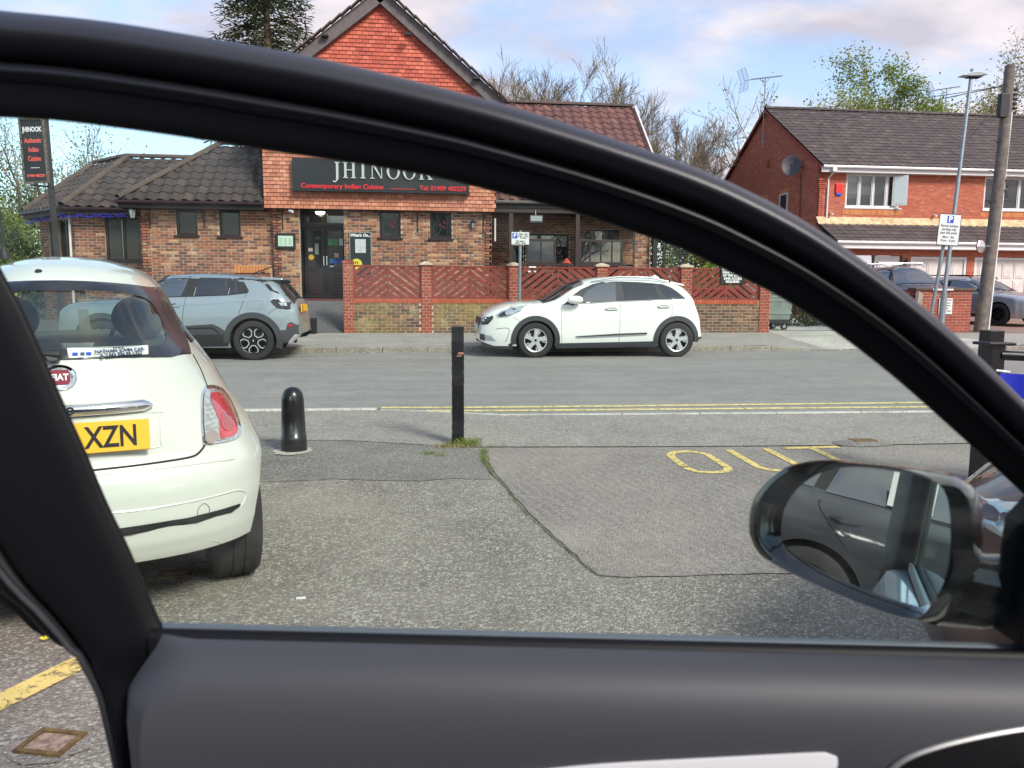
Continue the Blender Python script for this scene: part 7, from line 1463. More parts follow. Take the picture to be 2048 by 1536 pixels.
# ---------------------------------------------------------------- generic cars on the front yard etc.
def estate(name, loc, rz, label, paint, suv=False, wk='multi', rack=False, zs=1.0):
    if suv: tp_ = [(0, .62), (.04, .95), (.2, 1.10), (.9, 1.16), (1.25, 1.2), (1.75, 1.62), (2.0, 1.72), (2.6, 1.76), (3.9, 1.74), (4.15, 1.64), (4.3, 1.2), (4.4, .7)]; L_ = 4.4; fxx, rxx = .85, 3.5; R2 = .36; belt = [(0, 1.1), (4.4, 1.18)]; bel = 1.16
    else: tp_ = [(0, .5), (.03, .70), (.25, .84), (.9, .96), (1.3, 1.0), (1.9, 1.33), (2.2, 1.43), (2.8, 1.47), (4.0, 1.43), (4.4, 1.30), (4.6, .98), (4.7, .6)]; L_ = 4.7; fxx, rxx = .92, 3.6; R2 = .32; belt = [(0, .9), (4.7, 1.0)]; bel = .97
    c = SideCar(name, loc, rz, label, tp_, [(0, .28), (.3, .2), (L_ - .4, .22), (L_, .4)], .87, [(0, .62), (.12, .80), (.35, .92), (.8, .99), (L_ - .8, 1.0), (L_ - .2, .92), (L_, .78)], belt, .45, [(0, .12), (1.2, .14), (1.9, .16), (L_ - .6, .14), (L_, .3)], paint, [(fxx, R2, R2 + .05), (rxx, R2, R2 + .05)], L_)
    g0 = 1.45 if suv else 1.50; ztw = c.zt(2.6) - .10
    c.decal('window_surround', [(g0, bel + .0), (g0 + .42, ztw - .06), (g0 + .75, ztw), (L_ - .75, ztw - .02), (L_ - .35, bel + .06)], .004, 'gap')
    c.decal('front_door_window', [(g0 + .16, bel + .04), (g0 + .5, ztw - .08), (g0 + .78, ztw - .035), (2.65, ztw - .03), (2.62, bel + .05)], .009, 'glass_car'); c.decal('rear_door_window', [(2.75, bel + .05), (2.78, ztw - .03), (3.5, ztw - .03), (3.6, bel + .06)], .009, 'glass_car'); c.decal('quarter_window', [(3.68, bel + .07), (3.6, ztw - .04), (L_ - .82, ztw - .05), (L_ - .5, bel + .09)], .009, 'glass_car')
    c.top_patch('windscreen', 1.28 if suv else 1.36, 1.85 if suv else 2.05, .90, .92, 'glass_car')
    c.decal('headlight', [(.06, .72 * (1.15 if suv else 1)), (.10, .80 * (1.2 if suv else .97)), (.45, .82 * (1.2 if suv else 1)), (.50, .74 * (1.2 if suv else 1)), (.25, .68 * (1.2 if suv else 1))], .008, 'lamp_clear', step=.05)
    c.line('door_gap', [(1.55, bel), (1.5, .7), (1.52, .25)], .004, 0, 'gap', sm=3); c.line('door_gap', [(2.7, bel), (2.68, .7), (2.68, .25)], .004, 0, 'gap', sm=3); c.line('door_gap', [(3.62, bel), (3.6, .9), (3.4, .7)], .004, 0, 'gap', sm=3)
    c.decal('sill_cladding', [(1.35, .24), (3.1, .24), (3.1, .32), (1.35, .32)], .01, 'gap')
    m = MB(); m.add([(-.008, -.42, .45), (-.008, .42, .45), (.03, .38, .68), (.03, -.38, .68)], [(0, 1, 2, 3)]); m.obj('grille', M['gap'], c.root, world=False); m = MB(); m.box((-.04, -.26, .36), (-.02, .26, .47)); m.obj('number_plate', M['plate_white'], c.root, world=False)
    for hx_ in (2.40, 3.34): c.decal('door_handle', [(hx_, bel - .10), (hx_ + .05, bel - .075), (hx_ + .19, bel - .08), (hx_ + .2, bel - .095), (hx_ + .1, bel - .115)], .022, paint, step=.5, skirt=.02)
    for k in (-1, 1): m = MB(); m.tube([(1.25, k * .12, bel + .04), (1.42, k * .12 + .42, bel + .13)], .012, 5); m.obj('wiper', M['gap'], c.root, world=False)
    for sg in (-1, 1):
        m = MB(); m.lathe([(.001, -.13), (.06, -.11), (.08, 0), (.06, .11), (.001, .13)], 12, Matrix.Translation((g0 + .28, sg * 1.0, bel + .06)) @ Matrix.Rotation(RAD(90), 4, 'Y') @ Matrix.Diagonal((.8, .6, 1, 1))); m.obj('door_mirror', paint, c.root, True, world=False)
        m = MB(); m.tube([(2.0, sg * .6, c.zt(2.0) + .0), (2.15, sg * .6, c.zt(2.2) + .06), (3.7, sg * .6, c.zt(3.7) + .06), (3.85, sg * .6, c.zt(3.85))], .018, 6); m.obj('roof_rail', M['alloy'] if rack else M['gap'], c.root, True, world=False)
        for x in (fxx, rxx): wheel(c.root, x, sg * .765, R2, .2, sg, wk, mat_r='alloy_dark' if wk == 'multi' else 'alloy')
    if rack:
        for x in (2.3, 3.4): m = MB(); m.bar((x, -.72, c.zt(x) + .10), (x, .72, c.zt(x) + .10), .08, .03); m.obj('roof_bar', M['alloy'], c.root, world=False, bevel=.006)
    return c
es = estate('silver_estate_car', (18.18, 20.52, .3), RAD(107), 'silver estate car with black multi-spoke wheels in front of the garages at the right', M['paint_silver'])
sv = estate('dark_suv', (14.75, 20.3, .3), RAD(88), 'dark blue-black suv with silver roof bars parked behind the red brick garden wall', M['paint_navy'], suv=True, rack=True, wk='five')
rb = empty('red_bench', (7.6, 19.6, .25), label='bright red slatted bench glimpsed through the gaps of the last fence panel', cat='bench')
M['paint_red'] = simple('paint_red', L(196, 26, 52), .4)
for z, y in ((1.0, 19.45), (1.12, 19.47), (1.24, 19.49)): m = MB(); m.box((6.95, y, z), (8.4, y + .03, z + .08)); m.obj('slat', M['paint_red'], rb, bevel=.01)
for x in (7.05, 8.28): m = MB(); m.box((x, 19.5, .25), (x + .06, 19.55, 1.34)); m.obj('leg', M['paint_red'], rb); m = MB(); m.box((x, 19.5, .66), (x + .06, 20.0, .72)); m.obj('arm', M['paint_red'], rb)
m = MB(); m.box((6.95, 19.55, .72), (8.4, 19.95, .76)); m.obj('seat', M['paint_red'], rb)
FR = [(.16, .16), (.22, .09), (.30, .04), (.36, .015), (.45, .0), (.56, .0), (.62, .012), (.655, .035), (.69, .055), (.78, .065), (.88, .085), (.98, .115), (1.06, .145), (1.10, .17), (1.18, .235), (1.26, .31), (1.33, .385), (1.38, .45), (1.42, .54), (1.45, .68), (1.475, .95), (1.488, 1.3)]
FW = [(.16, .78), (.25, .788), (.35, .797), (.48, .804), (.6, .792), (.72, .745), (.82, .685), (.9, .645), (.97, .614), (1.04, .571), (1.12, .517), (1.2, .472), (1.28, .438), (1.34, .408), (1.39, .365), (1.42, .325), (1.45, .25), (1.475, .17), (1.488, .05)]
FF = [(.16, 3.40), (.3, 3.52), (.5, 3.54), (.65, 3.50), (.80, 3.38), (.90, 3.1), (.97, 2.75), (1.04, 2.55), (1.2, 2.3), (1.34, 2.1), (1.42, 1.95), (1.475, 1.7), (1.488, 1.5)]
FN = [(.16, 3.2), (.6, 3.1), (.75, 2.9), (.95, 2.7), (1.2, 2.7), (1.4, 2.6), (1.488, 2.2)]
def fi(t, z):
    if z <= t[0][0]: return t[0][1]
    for i in range(len(t) - 1):
        (a, b), (c, d) = t[i], t[i + 1]
        if z <= c: u = (z - a) / (c - a); return b + (d - b) * u
    return t[-1][1]
FC = [(.16, .80), (.70, .85), (.95, 1.1), (1.15, 1.35), (1.49, 1.45)]
def fX(y, z):
    w, xr, n, xc = fi(FW, z), fi(FR, z), fi(FN, z), fi(FC, z)
    if xr > xc - .1: xr = xc - .1
    q = min(abs(y) / w, 1.0); return xc - (xc - xr) * (1 - q ** n) ** (1 / (n * .82))
# ---------------------------------------------------------------- white hatchback seen from behind (rounded shell: horizontal outlines stacked upwards)
fiat = empty('white_hatchback', (-1.28, 2.88, -.10), RAD(110), label='rounded white three-door hatchback seen from behind at left, with yellow number plate', cat='car')
def inpoly(p, P):
    c = False; n = len(P)
    for i in range(n):
        (a, b), (d, e) = P[i], P[(i + 1) % n]
        if (b > p[1]) != (e > p[1]) and p[0] < (d - a) * (p[1] - b) / (e - b) + a: c = not c
    return c
gl_r = smooth([(0, 1.072), (-.25, 1.066), (-.44, 1.046)], 3)[:-1] + smooth([(-.482, 1.046), (-.478, 1.11), (-.46, 1.19), (-.435, 1.265), (-.405, 1.315)], 3) + smooth([(-.34, 1.338), (-.253, 1.350), (-.12, 1.360), (0, 1.363)], 3)
GL = gl_r + [(-a, b) for a, b in reversed(gl_r[1:-1])]
in_r = smooth([(0, 1.105), (-.2, 1.103), (-.335, 1.098), (-.372, 1.112), (-.382, 1.14), (-.372, 1.19), (-.348, 1.25), (-.314, 1.288), (-.239, 1.313), (-.12, 1.322), (0, 1.322)], 3)
GI = in_r + [(-a, b) for a, b in reversed(in_r[1:-1])]
GM = [((a * .5 + b_ * .5), (c * .5 + d * .5)) for (a, c), (b_, d) in zip(GI[::1], GI[::1])]; GM = [(a * 1.10, 1.215 + (b - 1.215) * 1.12) for a, b in GI]
zl = [.285 + (1.40 - .285) * k / 74 for k in range(75)] + [1.41, 1.42, 1.43, 1.44, 1.45, 1.458, 1.466, 1.474, 1.481, 1.486]
NQ = 44; qs = [sin(pi / 2 * j / NQ) ** .85 for j in range(NQ + 1)]
def ring(z):
    w = fi(FW, z); xf = fi(FF, z); P = []
    for j in range(-NQ, NQ + 1): q = qs[abs(j)] * (1 if j >= 0 else -1); P.append((fX(q * w, z), q * w, z))
    for j in range(NQ - 1, -NQ, -1): q = qs[abs(j)] * (1 if j >= 0 else -1); P.append((fi(FC, z) + (xf - fi(FC, z)) * (1 - abs(q) ** 2.6) ** (1 / 2.2), q * w, z))
    return P
m = MB(); n = len(ring(.5))
for z in zl: m.v += ring(z)
for k in range(len(zl) - 1):
    for j in range(n): a, b = k * n + j, k * n + (j + 1) % n; m.f.append((a, b, b + n, a + n))
m.f.append(tuple(reversed(range(n)))); m.f.append(tuple((len(zl) - 1) * n + j for j in range(n)))
bme = m.mesh('body', M['paint_fiat'], True); bo_ = bpy.data.objects.new('body', bme); COL.objects.link(bo_); cu = []
def cutter(mb, mat):
    o = bpy.data.objects.new('cut', mb.mesh('cut', mat)); COL.objects.link(o); cu.append(o); b = bo_.modifiers.new('b', 'BOOLEAN'); b.operation = 'DIFFERENCE'; b.object = o; b.solver = 'EXACT'
    try: b.material_mode = 'TRANSFER'
    except Exception: pass
for sg in (-1, 1):
    for ax in (.60, 2.86):
        c = MB(); c.lathe([(.001, -.30), (.335, -.30), (.335, .4), (.001, .4)], 44, Matrix.Translation((ax, sg * .80, .30)) @ Matrix.Rotation(RAD(90) * (1 if sg < 0 else -1), 4, 'X')); cutter(c, M['gap'])
dg = bpy.context.evaluated_depsgraph_get(); dg.update(); me = bpy.data.meshes.new_from_object(bo_.evaluated_get(dg)); me.name = 'body'
for o in [bo_] + cu: bpy.data.objects.remove(o)
bm = bmesh.new(); bm.from_mesh(me); bm.faces.ensure_lookup_table(); kill = []
def is_side(c): return 1.085 < c.z < 1.345 and ((.72 < c.x < 1.18) or (1.28 < c.x < 2.12)) and abs(c.y) > .8 * fi(FW, c.z)
for f in bm.faces:
    c = f.calc_center_median()
    if c.x < .9 and inpoly((c.y, c.z), GM) and f.normal.x < -.2: kill.append(f)
    elif is_side(c): kill.append(f)
    elif c.x > 1.9 and 1.07 < c.z < 1.40 and abs(c.y) < .80 * fi(FW, c.z): kill.append(f)
sidev = [[v.co.copy() for v in f.verts] for f in kill if f.calc_center_median().x > .6 and not (f.normal.x < -.2 and f.calc_center_median().x < .9 and abs(f.calc_center_median().y) < .4)]
bmesh.ops.delete(bm, geom=kill, context='FACES'); bm.to_mesh(me); bm.free()
me.polygons.foreach_set('use_smooth', [True] * len(me.polygons))
try: me.set_sharp_from_angle(angle=RAD(40))
except Exception: pass
link('body', me, fiat, False)
m = MB()
for vs in sidev: m.add(vs, [tuple(range(len(vs)))])
m.obj('side_and_front_glass', M['glass_clear'], fiat, world=False)
def rdecal(name, poly, off, mat, hole=None, step=.03, skirt=.01, dens=None):
    pts = [Vector(p) for p in poly]; n = len(pts); ex = []; ed = []; hp = [Vector(p) for p in hole] if hole else []
    x0, x1 = min(p.x for p in pts), max(p.x for p in pts); z0, z1 = min(p.y for p in pts), max(p.y for p in pts); x = x0 + step * .5
    while x < x1:
        z = z0 + step * .5
        while z < z1: ex.append(Vector((x, z))); z += step
        x += step
    r = delaunay_2d_cdt(pts + hp + ex, [(n + i, n + (i + 1) % len(hp)) for i in range(len(hp))], [list(range(n))], 1, 1e-7); v2, f2 = r[0], r[2]; m = MB(); keep = []
    for f in f2:
        c = sum((v2[i] for i in f), Vector((0, 0))) / len(f)
        if hole and inpoly((c.x, c.y), [tuple(p) for p in hp]): continue
        keep.append(tuple(f))
    P3 = lambda p, o: (fX(p.x, p.y) - o, p.x, p.y)
    m.add([P3(p, off) for p in v2], keep)
    for ringp in (pts, hp):
        k = len(ringp)
        if k: m.add([P3(p, off) for p in ringp] + [P3(p, off - skirt) for p in ringp], [(i, (i + 1) % k, k + (i + 1) % k, k + i) for i in range(k)])
    me = m.mesh(name, M[mat] if isinstance(mat, str) else mat, True, fix=False); b = bmesh.new(); b.from_mesh(me); bmesh.ops.remove_doubles(b, verts=b.verts[:], dist=.0003); bmesh.ops.recalc_face_normals(b, faces=b.faces[:])
    if sum(f.normal.x * f.calc_area() for f in b.faces) > 0: bmesh.ops.reverse_faces(b, faces=b.faces[:])
    b.to_mesh(me); b.free(); me.polygons.foreach_set('use_smooth', [True] * len(me.polygons))
    try: me.set_sharp_from_angle(angle=RAD(40))
    except Exception: pass
    return link(name, me, fiat, False)
def rline(name, pts, r, off, mat, sm=5, n=6):
    if sm: pts = smooth(pts, sm)
    m = MB(); m.tube([(fX(y, z) - off, y, z) for y, z in pts], r, n); return m.obj(name, M[mat] if isinstance(mat, str) else mat, fiat, True, world=False)
mir = lambda P: [(-a, b) for a, b in P]
M['frit'] = simple('frit', L(30, 34, 46), .22, coat=.15); rdecal('rear_window_border', GL, .011, 'frit', hole=GI, step=.018, skirt=.02); rg = rdecal('rear_window', [(a * 1.02, 1.215 + (b - 1.215) * 1.03) for a, b in GI], .004, 'glass_clear', step=.05)
rdecal('third_brake_light', [(-.11, 1.345), (.11, 1.345), (.108, 1.324), (-.108, 1.324)], .004, simple('brake_dull', L(112, 84, 90), .3), step=.5)
gap_r = [(-.488, 1.04), (-.505, 1.0), (-.516, .97), (-.532, .905)]
for P in (gap_r, mir(gap_r)): rline('tailgate_gap', P, .004, -.001, 'gap')
g2 = [(-.492, .71), (-.484, .695), (-.462, .677), (-.43, .668), (-.33, .666), (-.2, .664), (0, .662), (.2, .664), (.33, .666), (.43, .668), (.462, .677), (.484, .695), (.492, .71)]; rline('tailgate_gap', g2, .0048, -.001, 'gap')
lp_ = smooth([(-.485, .708), (-.485, .763), (-.491, .834), (-.501, .888), (-.522, .911), (-.545, .911), (-.571, .902), (-.612, .877), (-.646, .824), (-.660, .770), (-.658, .722), (-.642, .700), (-.603, .697), (-.54, .702), (-.485, .708)], 3)[:-1]
c_ = (-.572, .80); sc_ = lambda P, k: [(c_[0] + (a - c_[0]) * k, c_[1] + (b - c_[1]) * k) for a, b in P]
red = smooth([(-.536, .888), (-.574, .882), (-.602, .864), (-.628, .815), (-.641, .776), (-.645, .735), (-.629, .713), (-.59, .713), (-.554, .718), (-.56, .777), (-.544, .834), (-.536, .888)], 3)[:-1]
M['lamp_frost'] = simple('lamp_frost', L(196, 200, 200), .12, coat=1.0, metal=.25, c2=L(150, 150, 150), vscale=40); M['lamp_pink'] = simple('lamp_pink', L(206, 70, 80), .08, coat=1.0, c2=L(178, 28, 40), vscale=14)
for f_ in (lambda P: P, mir):
    rdecal('tail_light_bezel', f_(sc_(lp_, 1.02)), .008, 'chrome', step=.03); b_ = rdecal('tail_light', f_(sc_(lp_, .90)), .014, 'lamp_frost', step=.03); rdecal('red_lens', f_(sc_(red, .98)), .018, 'lamp_pink', step=.03)
    rdecal('round_lamp', f_([(-.600 + .033 * cos(t * pi / 10), .772 + .036 * sin(t * pi / 10)) for t in range(20)]), .022, simple('lamp_core', L(170, 60, 66), .1, coat=1.0), step=.02); rdecal('reversing_lamp', f_([(-.52 + .028 * cos(t * pi / 10), .730 + .024 * sin(t * pi / 10)) for t in range(20)]), .020, simple('lamp_grey', L(176, 160, 150), .1, coat=1.0, metal=.5), step=.02)
    for k in range(7): rline('lamp_rib', f_([(-.50 - .002 * k, .74 + k * .018), (-.545, .742 + k * .018)]), .0012, .019, 'alloy', 0, 4)
# chrome tailgate handle, badge, plate
m = MB(); hp = []
for i in range(41):
    y = -.305 + .61 * i / 40; e = min(1, (1 - abs(y) / .305) / .10); hh = .024 * (max(0.02, e) ** .5); base_ = fX(y, .885)
    for j in range(9):
        t = -pi / 2 + pi * j / 8; hp.append((base_ - .002 - .032 * cos(t) ** .8 if cos(t) > 0 else base_, y, .885 + hh * sin(t)))
m.v = hp; m.f = [(i * 9 + j, i * 9 + j + 1, (i + 1) * 9 + j + 1, (i + 1) * 9 + j) for i in range(40) for j in range(8)]; ch = m.obj('chrome_handle', M['chrome'], fiat, True, world=False)
RF = lambda y, z, off, tilt=0.0: Matrix.Translation((fX(y, z) - off, y, z)) @ Matrix(((0, 0, -1, 0), (-1, 0, 0, 0), (0, 1, 0, 0), (0, 0, 0, 1))) @ Matrix.Rotation(tilt, 4, 'X')
M['emboss'] = simple('emboss', L(120, 124, 132), .2, metal=.8)
text('500', .042, RF(0, .885, .037), M['emboss'], fiat, world=False, bold=.001, sx=1.4)
m = MB(); B_ = RF(0, 1.004, .004, -.25) @ Matrix.Diagonal((1.12, .95, 1, 1)); m.lathe([(.047, 0), (.05, .006), (.046, .012), (.038, .010)], 40, B_); m.obj('badge_ring', M['chrome'], fiat, True, world=False)
m = MB(); m.prism([(-.030, -.016), (-.024, -.029), (.024, -.029), (.030, -.016), (.030, .016), (.024, .029), (-.024, .029), (-.030, .016)], .010, B_); m.obj('badge_shield', simple('badge_red', L(130, 20, 44), .2, coat=.6), fiat, world=False); m = MB(); m.lathe([(.001, .004), (.040, .006)], 32, B_); m.obj('badge_disc', M['chrome'], fiat, True, world=False)
text('FIAT', .034, B_ @ Matrix.Translation((0, -.001, .011)), M['white'], fiat, world=False, bold=.0012, sx=.74)
PT = RF(-.025, .785, .022, -.22); m = MB(); m.box((-.262, -.058, -.006), (.262, .058, 0), PT); pl_ = m.obj('number_plate', M['plate_yellow'], fiat, world=False, bevel=.004)
GP = [(-.02, .72), (-.30, .722), (-.325, .745), (-.325, .835), (-.31, .853), (0, .856)]; GP = smooth(GP[:1] + GP[1:], 3); rline('plate_recess_edge', GP + [(-a, b) for a, b in reversed(GP[:-1])], .004, -.0005, M['paint_fiat'], 0)
for tx, xa, xb in (('FV08', -.222, .008), ('XZN', .043, .217)):
    me = text_mesh(tx, .11, .0006, bold=.0022); vx = [v.co.x for v in me.vertices]; vy = [v.co.y for v in me.vertices]; kx_ = (xb - xa) / (max(vx) - min(vx)); ky_ = .080 / (max(vy) - min(vy))
    me.transform(PT @ Matrix.Translation(((xa + xb) / 2, 0, .0015)) @ Matrix.Diagonal((kx_, ky_, 1, 1)) @ Matrix.Translation((-(max(vx) + min(vx)) / 2, -(max(vy) + min(vy)) / 2, 0))); link('lettering', me, fiat, False, M['alloy_dark'])
text('www.ukplates.co', .012, PT @ Matrix.Translation((-.02, -.049, .001)), M['black'], fiat, world=False) if False else None
# sticker in the rear window
SK = rdecal('dealer_sticker', [(-.026, 1.110), (-.303, 1.106), (-.303, 1.071), (-.030, 1.073)], .0135, M['sign_white'], step=.009, skirt=.001)
SKF = RF(-.203, 1.091, .0185) @ Matrix.Rotation(math.atan((fX(-.30, 1.09) - fX(-.11, 1.09)) / .19), 4, 'Y') @ Matrix.Rotation(-math.atan((fX(-.2, 1.108) - fX(-.2, 1.074)) / .034), 4, 'X')
M['sticker_ink'] = simple('sticker_ink', L(60, 70, 100), .5)
for tx, sz, dy in (('NATHAN JOHN CAR', .0215, .0045), ('& VAN SALES LTD', .0215, -.0135)): text(tx, sz, SKF @ Matrix.Translation((0, dy, 0)), M['sticker_ink'], fiat, world=False, bold=.0004, sx=.97)
text('SUPPLIED BY', .008, SKF @ Matrix.Translation((0, .018, 0)), M['sticker_ink'], fiat, world=False)
for y, w, mt in ((-.052, .018, 'blue_sign'), (-.076, .014, 'sticker_ink'), (-.096, .018, 'blue_sign')): m = MB(); m.box((-w / 2, -.010, .0), (w / 2, .004, .0006), RF(y, 1.090, .0155, -.80)); m.obj('sticker_logo', M[mt], fiat, world=False)
# wiper, aerial, washer jet
m = MB(); m.tube([RF(.02, 1.075, .02) @ Vector((0, 0, 0)), RF(.02, 1.085, .045) @ Vector((0, 0, 0))], .02, 10); m.tube([(fX(.0, 1.09) - .04, -.005, 1.088), (fX(.1, 1.10) - .035, .12, 1.098), (fX(.3, 1.10) - .02, .32, 1.10)], [.018, .012, .006], 8); m.obj('rear_wiper', M['black_plastic'], fiat, True, world=False)
m = MB(); m.lathe([(.03, 0), (.026, .02), (.012, .045), (.007, .08), (.004, .2), (.002, .34)], 12, Matrix.Translation((1.25, .27, 1.472)) @ Matrix.Rotation(RAD(-12), 4, 'Y')); m.obj('aerial', M['black_plastic'], fiat, True, world=False)
m = MB(); m.lathe([(.001, .004), (.012, .004), (.014, 0)], 12, RF(.075, 1.398, .003, -1.0)); m.obj('washer_jet', M['gap'], fiat, world=False)
# bumper: recessed lower panel, black strip, tow cover, crease
pn_ = [(0, .505), (-.3, .502), (-.54, .504), (-.605, .500), (-.640, .482), (-.642, .455), (-.618, .42)]; pn2 = smooth(pn_, 4); rline('bumper_crease', pn2 + [(-a, b) for a, b in reversed(pn2[:-1])], .0045, -.0008, M['paint_fiat'], 0)
st = [(0, .440), (-.3, .443), (-.5, .443), (-.59, .442), (-.618, .440), (-.620, .431), (-.58, .417), (-.44, .414), (-.2, .411), (0, .41)]; rdecal('bumper_strip', st + [(-a, b) for a, b in reversed(st[1:-1])], .007, 'gap', step=.05)
rline('tow_eye_cover', [(-.443, .444), (-.447, .468), (-.469, .485), (-.488, .466), (-.488, .445)], .0022, -.0005, 'gap_soft', 3)
rline('bumper_lip', [(.48, .64), (.3, .645), (0, .647), (-.3, .645), (-.48, .64), (-.60, .628)], .010, -.006, M['paint_fiat'], 5)
rdecal('rear_valance', [(-.54, .286), (.54, .286), (.50, .315), (-.50, .315)], .004, M['paint_fiat'], step=.08)
# body side glazing rubber, inside
m = MB(); m.box((.35, -.60, .28), (2.9, .60, .62)); m.obj('cabin_floor', M['gap'], fiat, world=False)
M['seat_fabric'] = simple('seat_fabric', L(118, 120, 112), .9, var=.2, vscale=4); M['seat_light'] = simple('seat_light', L(176, 180, 170), .9)
for y in (-.30, .32):
    m = MB(); m.box((1.62, y - .24, .62), (1.78, y + .24, 1.06)); m.box((1.7, y - .25, .55), (2.25, y + .25, .70)); m.obj('front_seat', M['seat_fabric'], fiat, world=False, bevel=.06, seg=4)
    yy = y + (.28 if y < 0 else 0) * 0
    m = MB(); m.lathe([(.001, -.06), (.09, -.055), (.14, -.025), (.14, .025), (.09, .055), (.001, .06)], 28, Matrix.Translation((1.66, y, 1.17)) @ Matrix.Rotation(RAD(90), 4, 'Y') @ Matrix.Diagonal((.88, 1, 1, 1))); m.obj('headrest', M['seat_fabric'], fiat, True, world=False)
m = MB(); m.lathe([(.001, -.06), (.09, -.055), (.135, -.025), (.135, .025), (.09, .055), (.001, .06)], 28, Matrix.Translation((1.40, -.06, 1.165)) @ Matrix.Rotation(RAD(90), 4, 'Y') @ Matrix.Diagonal((.88, 1, 1, 1))) ; 
m = MB(); m.box((.72, -.52, .6), (.86, .52, 1.02)); m.obj('rear_seat', M['seat_fabric'], fiat, world=False, bevel=.05, seg=3)
m = MB(); m.box((2.35, -.6, .7), (2.8, .6, .98)); m.obj('dashboard', M['seat_light'], fiat, world=False, bevel=.05)
m = MB(); q = Matrix.Translation((2.18, -.32, 1.0)) @ Matrix.Rotation(RAD(-65), 4, 'Y'); m.tube([q @ Vector((.18 * cos(t * pi / 12), .18 * sin(t * pi / 12), 0)) for t in range(25)], .014, 8); m.obj('steering_wheel', M['black_plastic'], fiat, True, world=False)
m = MB(); m.box((1.5, -.12, 1.28), (1.52, .12, 1.34)); m.obj('rear_view_mirror', M['gap'], fiat, world=False) if False else None
# rear tyres with tread
for sg in (-1, 1):
    for ax in (.60, 2.86):
        w = wheel(fiat, ax, sg * .625, .30, .215, -sg if False else (-1 if sg < 0 else 1), 'multi', rim=.62)
m = MB(); m.tube([(.25, .35, .30), (.06, .36, .30)], .028, 12); m.obj('exhaust', M['silver'], fiat, True, world=False); m = MB(); m.tube([(.6, -.6, .28), (.6, .6, .28)], .04, 8); m.box((.7, -.5, .22), (2.7, .5, .30)); m.obj('underbody', M['gap'], fiat, world=False)
# ---------------------------------------------------------------- cars beside our own door
ec = estate('brown_car', (1.98, 2.52, -.1), RAD(-50), 'dark brown-grey car nose showing under and right of the door mirror', M['paint_maroon'], wk='multi')
dgc = estate('dark_grey_car', (-5.5, -1.75, -.1), RAD(80), 'dark grey car with a white paper in its window seen only in the door mirror', M['paint_grey'], wk='multi')
ppm = MB(); ppm.box((2.95, -.83, 1.04), (3.22, -.815, 1.27)); o = ppm.obj('window_paper', M['sign_white'], dgc.root, world=False)
# ================================================================== OUR OWN OPEN DOOR (foreground)
UD = Vector((cos(RAD(6.8)), -sin(RAD(6.8)), 0)); FD = Vector((sin(RAD(6.8)), cos(RAD(6.8)), 0)); DD = .775
DW = lambda s, z, n=0.0: UD * s + FD * (DD - n) + Vector((0, 0, z))
door = empty('car_door', tuple(DW(.0, .0, .05)), label='open car door in the foreground seen from inside, black window frame and grey inner panel', cat='car door')
M['frame_plastic'] = simple('frame_plastic', L(40, 40, 46), .36, bump=.12, bscale=900, obj=False, spec=.5)
M['frame_dark'] = simple('frame_dark', L(20, 20, 26), .40, obj=False, spec=.5); M['seal'] = simple('seal', L(9, 9, 14), .55, obj=False, spec=.25); M['panel_soft'] = simple('panel_soft', L(64, 65, 70), .50, bump=.10, bscale=1100, obj=False, spec=.35)
def resample(P, n):
    P = [Vector(p) for p in P]; d = [0]
    for i in range(1, len(P)): d.append(d[-1] + (P[i] - P[i - 1]).length)
    out = []; j = 0
    for k in range(n + 1):
        t = d[-1] * k / n
        while j < len(P) - 2 and d[j + 1] < t: j += 1
        u = (t - d[j]) / max(1e-9, d[j + 1] - d[j]); out.append(P[j].lerp(P[j + 1], min(u, 1)))
    return out
fo = [(-0.75, 1.505), (-0.5214, 1.4985), (-0.4929, 1.4959), (-0.3975, 1.4872), (-0.3021, 1.473), (-0.1967, 1.4551), (-0.11, 1.4361), (-0.0131, 1.4123), (0.0601, 1.391), (0.1339, 1.3677), (0.1834, 1.3508), (0.2334, 1.3294), (0.2839, 1.3041), (0.3352, 1.2721), (0.3873, 1.2359), (0.4404, 1.1943), (0.4947, 1.1464), (0.5497, 1.0949), (0.6347, 1.0135), (.78, .875)]
fi_ = [(-0.75, 1.40), (-0.5294, 1.3984), (-0.4857, 1.3967), (-0.4487, 1.395), (-0.379, 1.3869), (-0.3019, 1.3764), (-0.243, 1.3672), (-0.1532, 1.3548), (-0.0802, 1.3427), (-0.0429, 1.3343), (0.0119, 1.3211), (0.0564, 1.3097), (0.1101, 1.293), (0.1697, 1.2728), (0.2071, 1.2558), (0.2575, 1.2328), (0.292, 1.2135), (0.3337, 1.1877), (0.3621, 1.1676), (0.3902, 1.1464), (0.4177, 1.124), (0.4577, 1.0902), (0.5022, 1.0524), (0.5289, 1.0288), (0.5865, 0.9758), (.70, .865)]
def sweep2(name, A, B, prof, n, mat, back=None):
    """surface between two edge curves A (t=0) and B (t=1); prof = (t, towards-camera offset)"""
    A, B = resample(smooth(A, 6), n), resample(smooth(B, 6), n); m = MB(); k = len(prof)
    for a, b in zip(A, B):
        for t, h in prof: p = a.lerp(b, t); m.v.append(tuple(DW(p.x, p.y, h)))
    for i in range(n):
        for j in range(k - 1): o = i * k + j; m.f.append((o, o + 1, o + k + 1, o + k))
    for i in range(n): o = i * k; m.f.append((o, o + k, o + 2 * k - 1, o + k - 1))
    m.f.append(tuple(range(k))); m.f.append(tuple(n * k + j for j in range(k)))
    return m.obj(name, M[mat], door, 60)
p1 = smooth([(0, -.045), (-.004, -.012), (.02, .002), (.07, .013), (.15, .024), (.25, .029), (.36, .022), (.44, .008), (.485, -.006), (.50, -.045)], 3)
sweep2('window_frame', fo, fi_, p1, 120, 'frame_plastic')
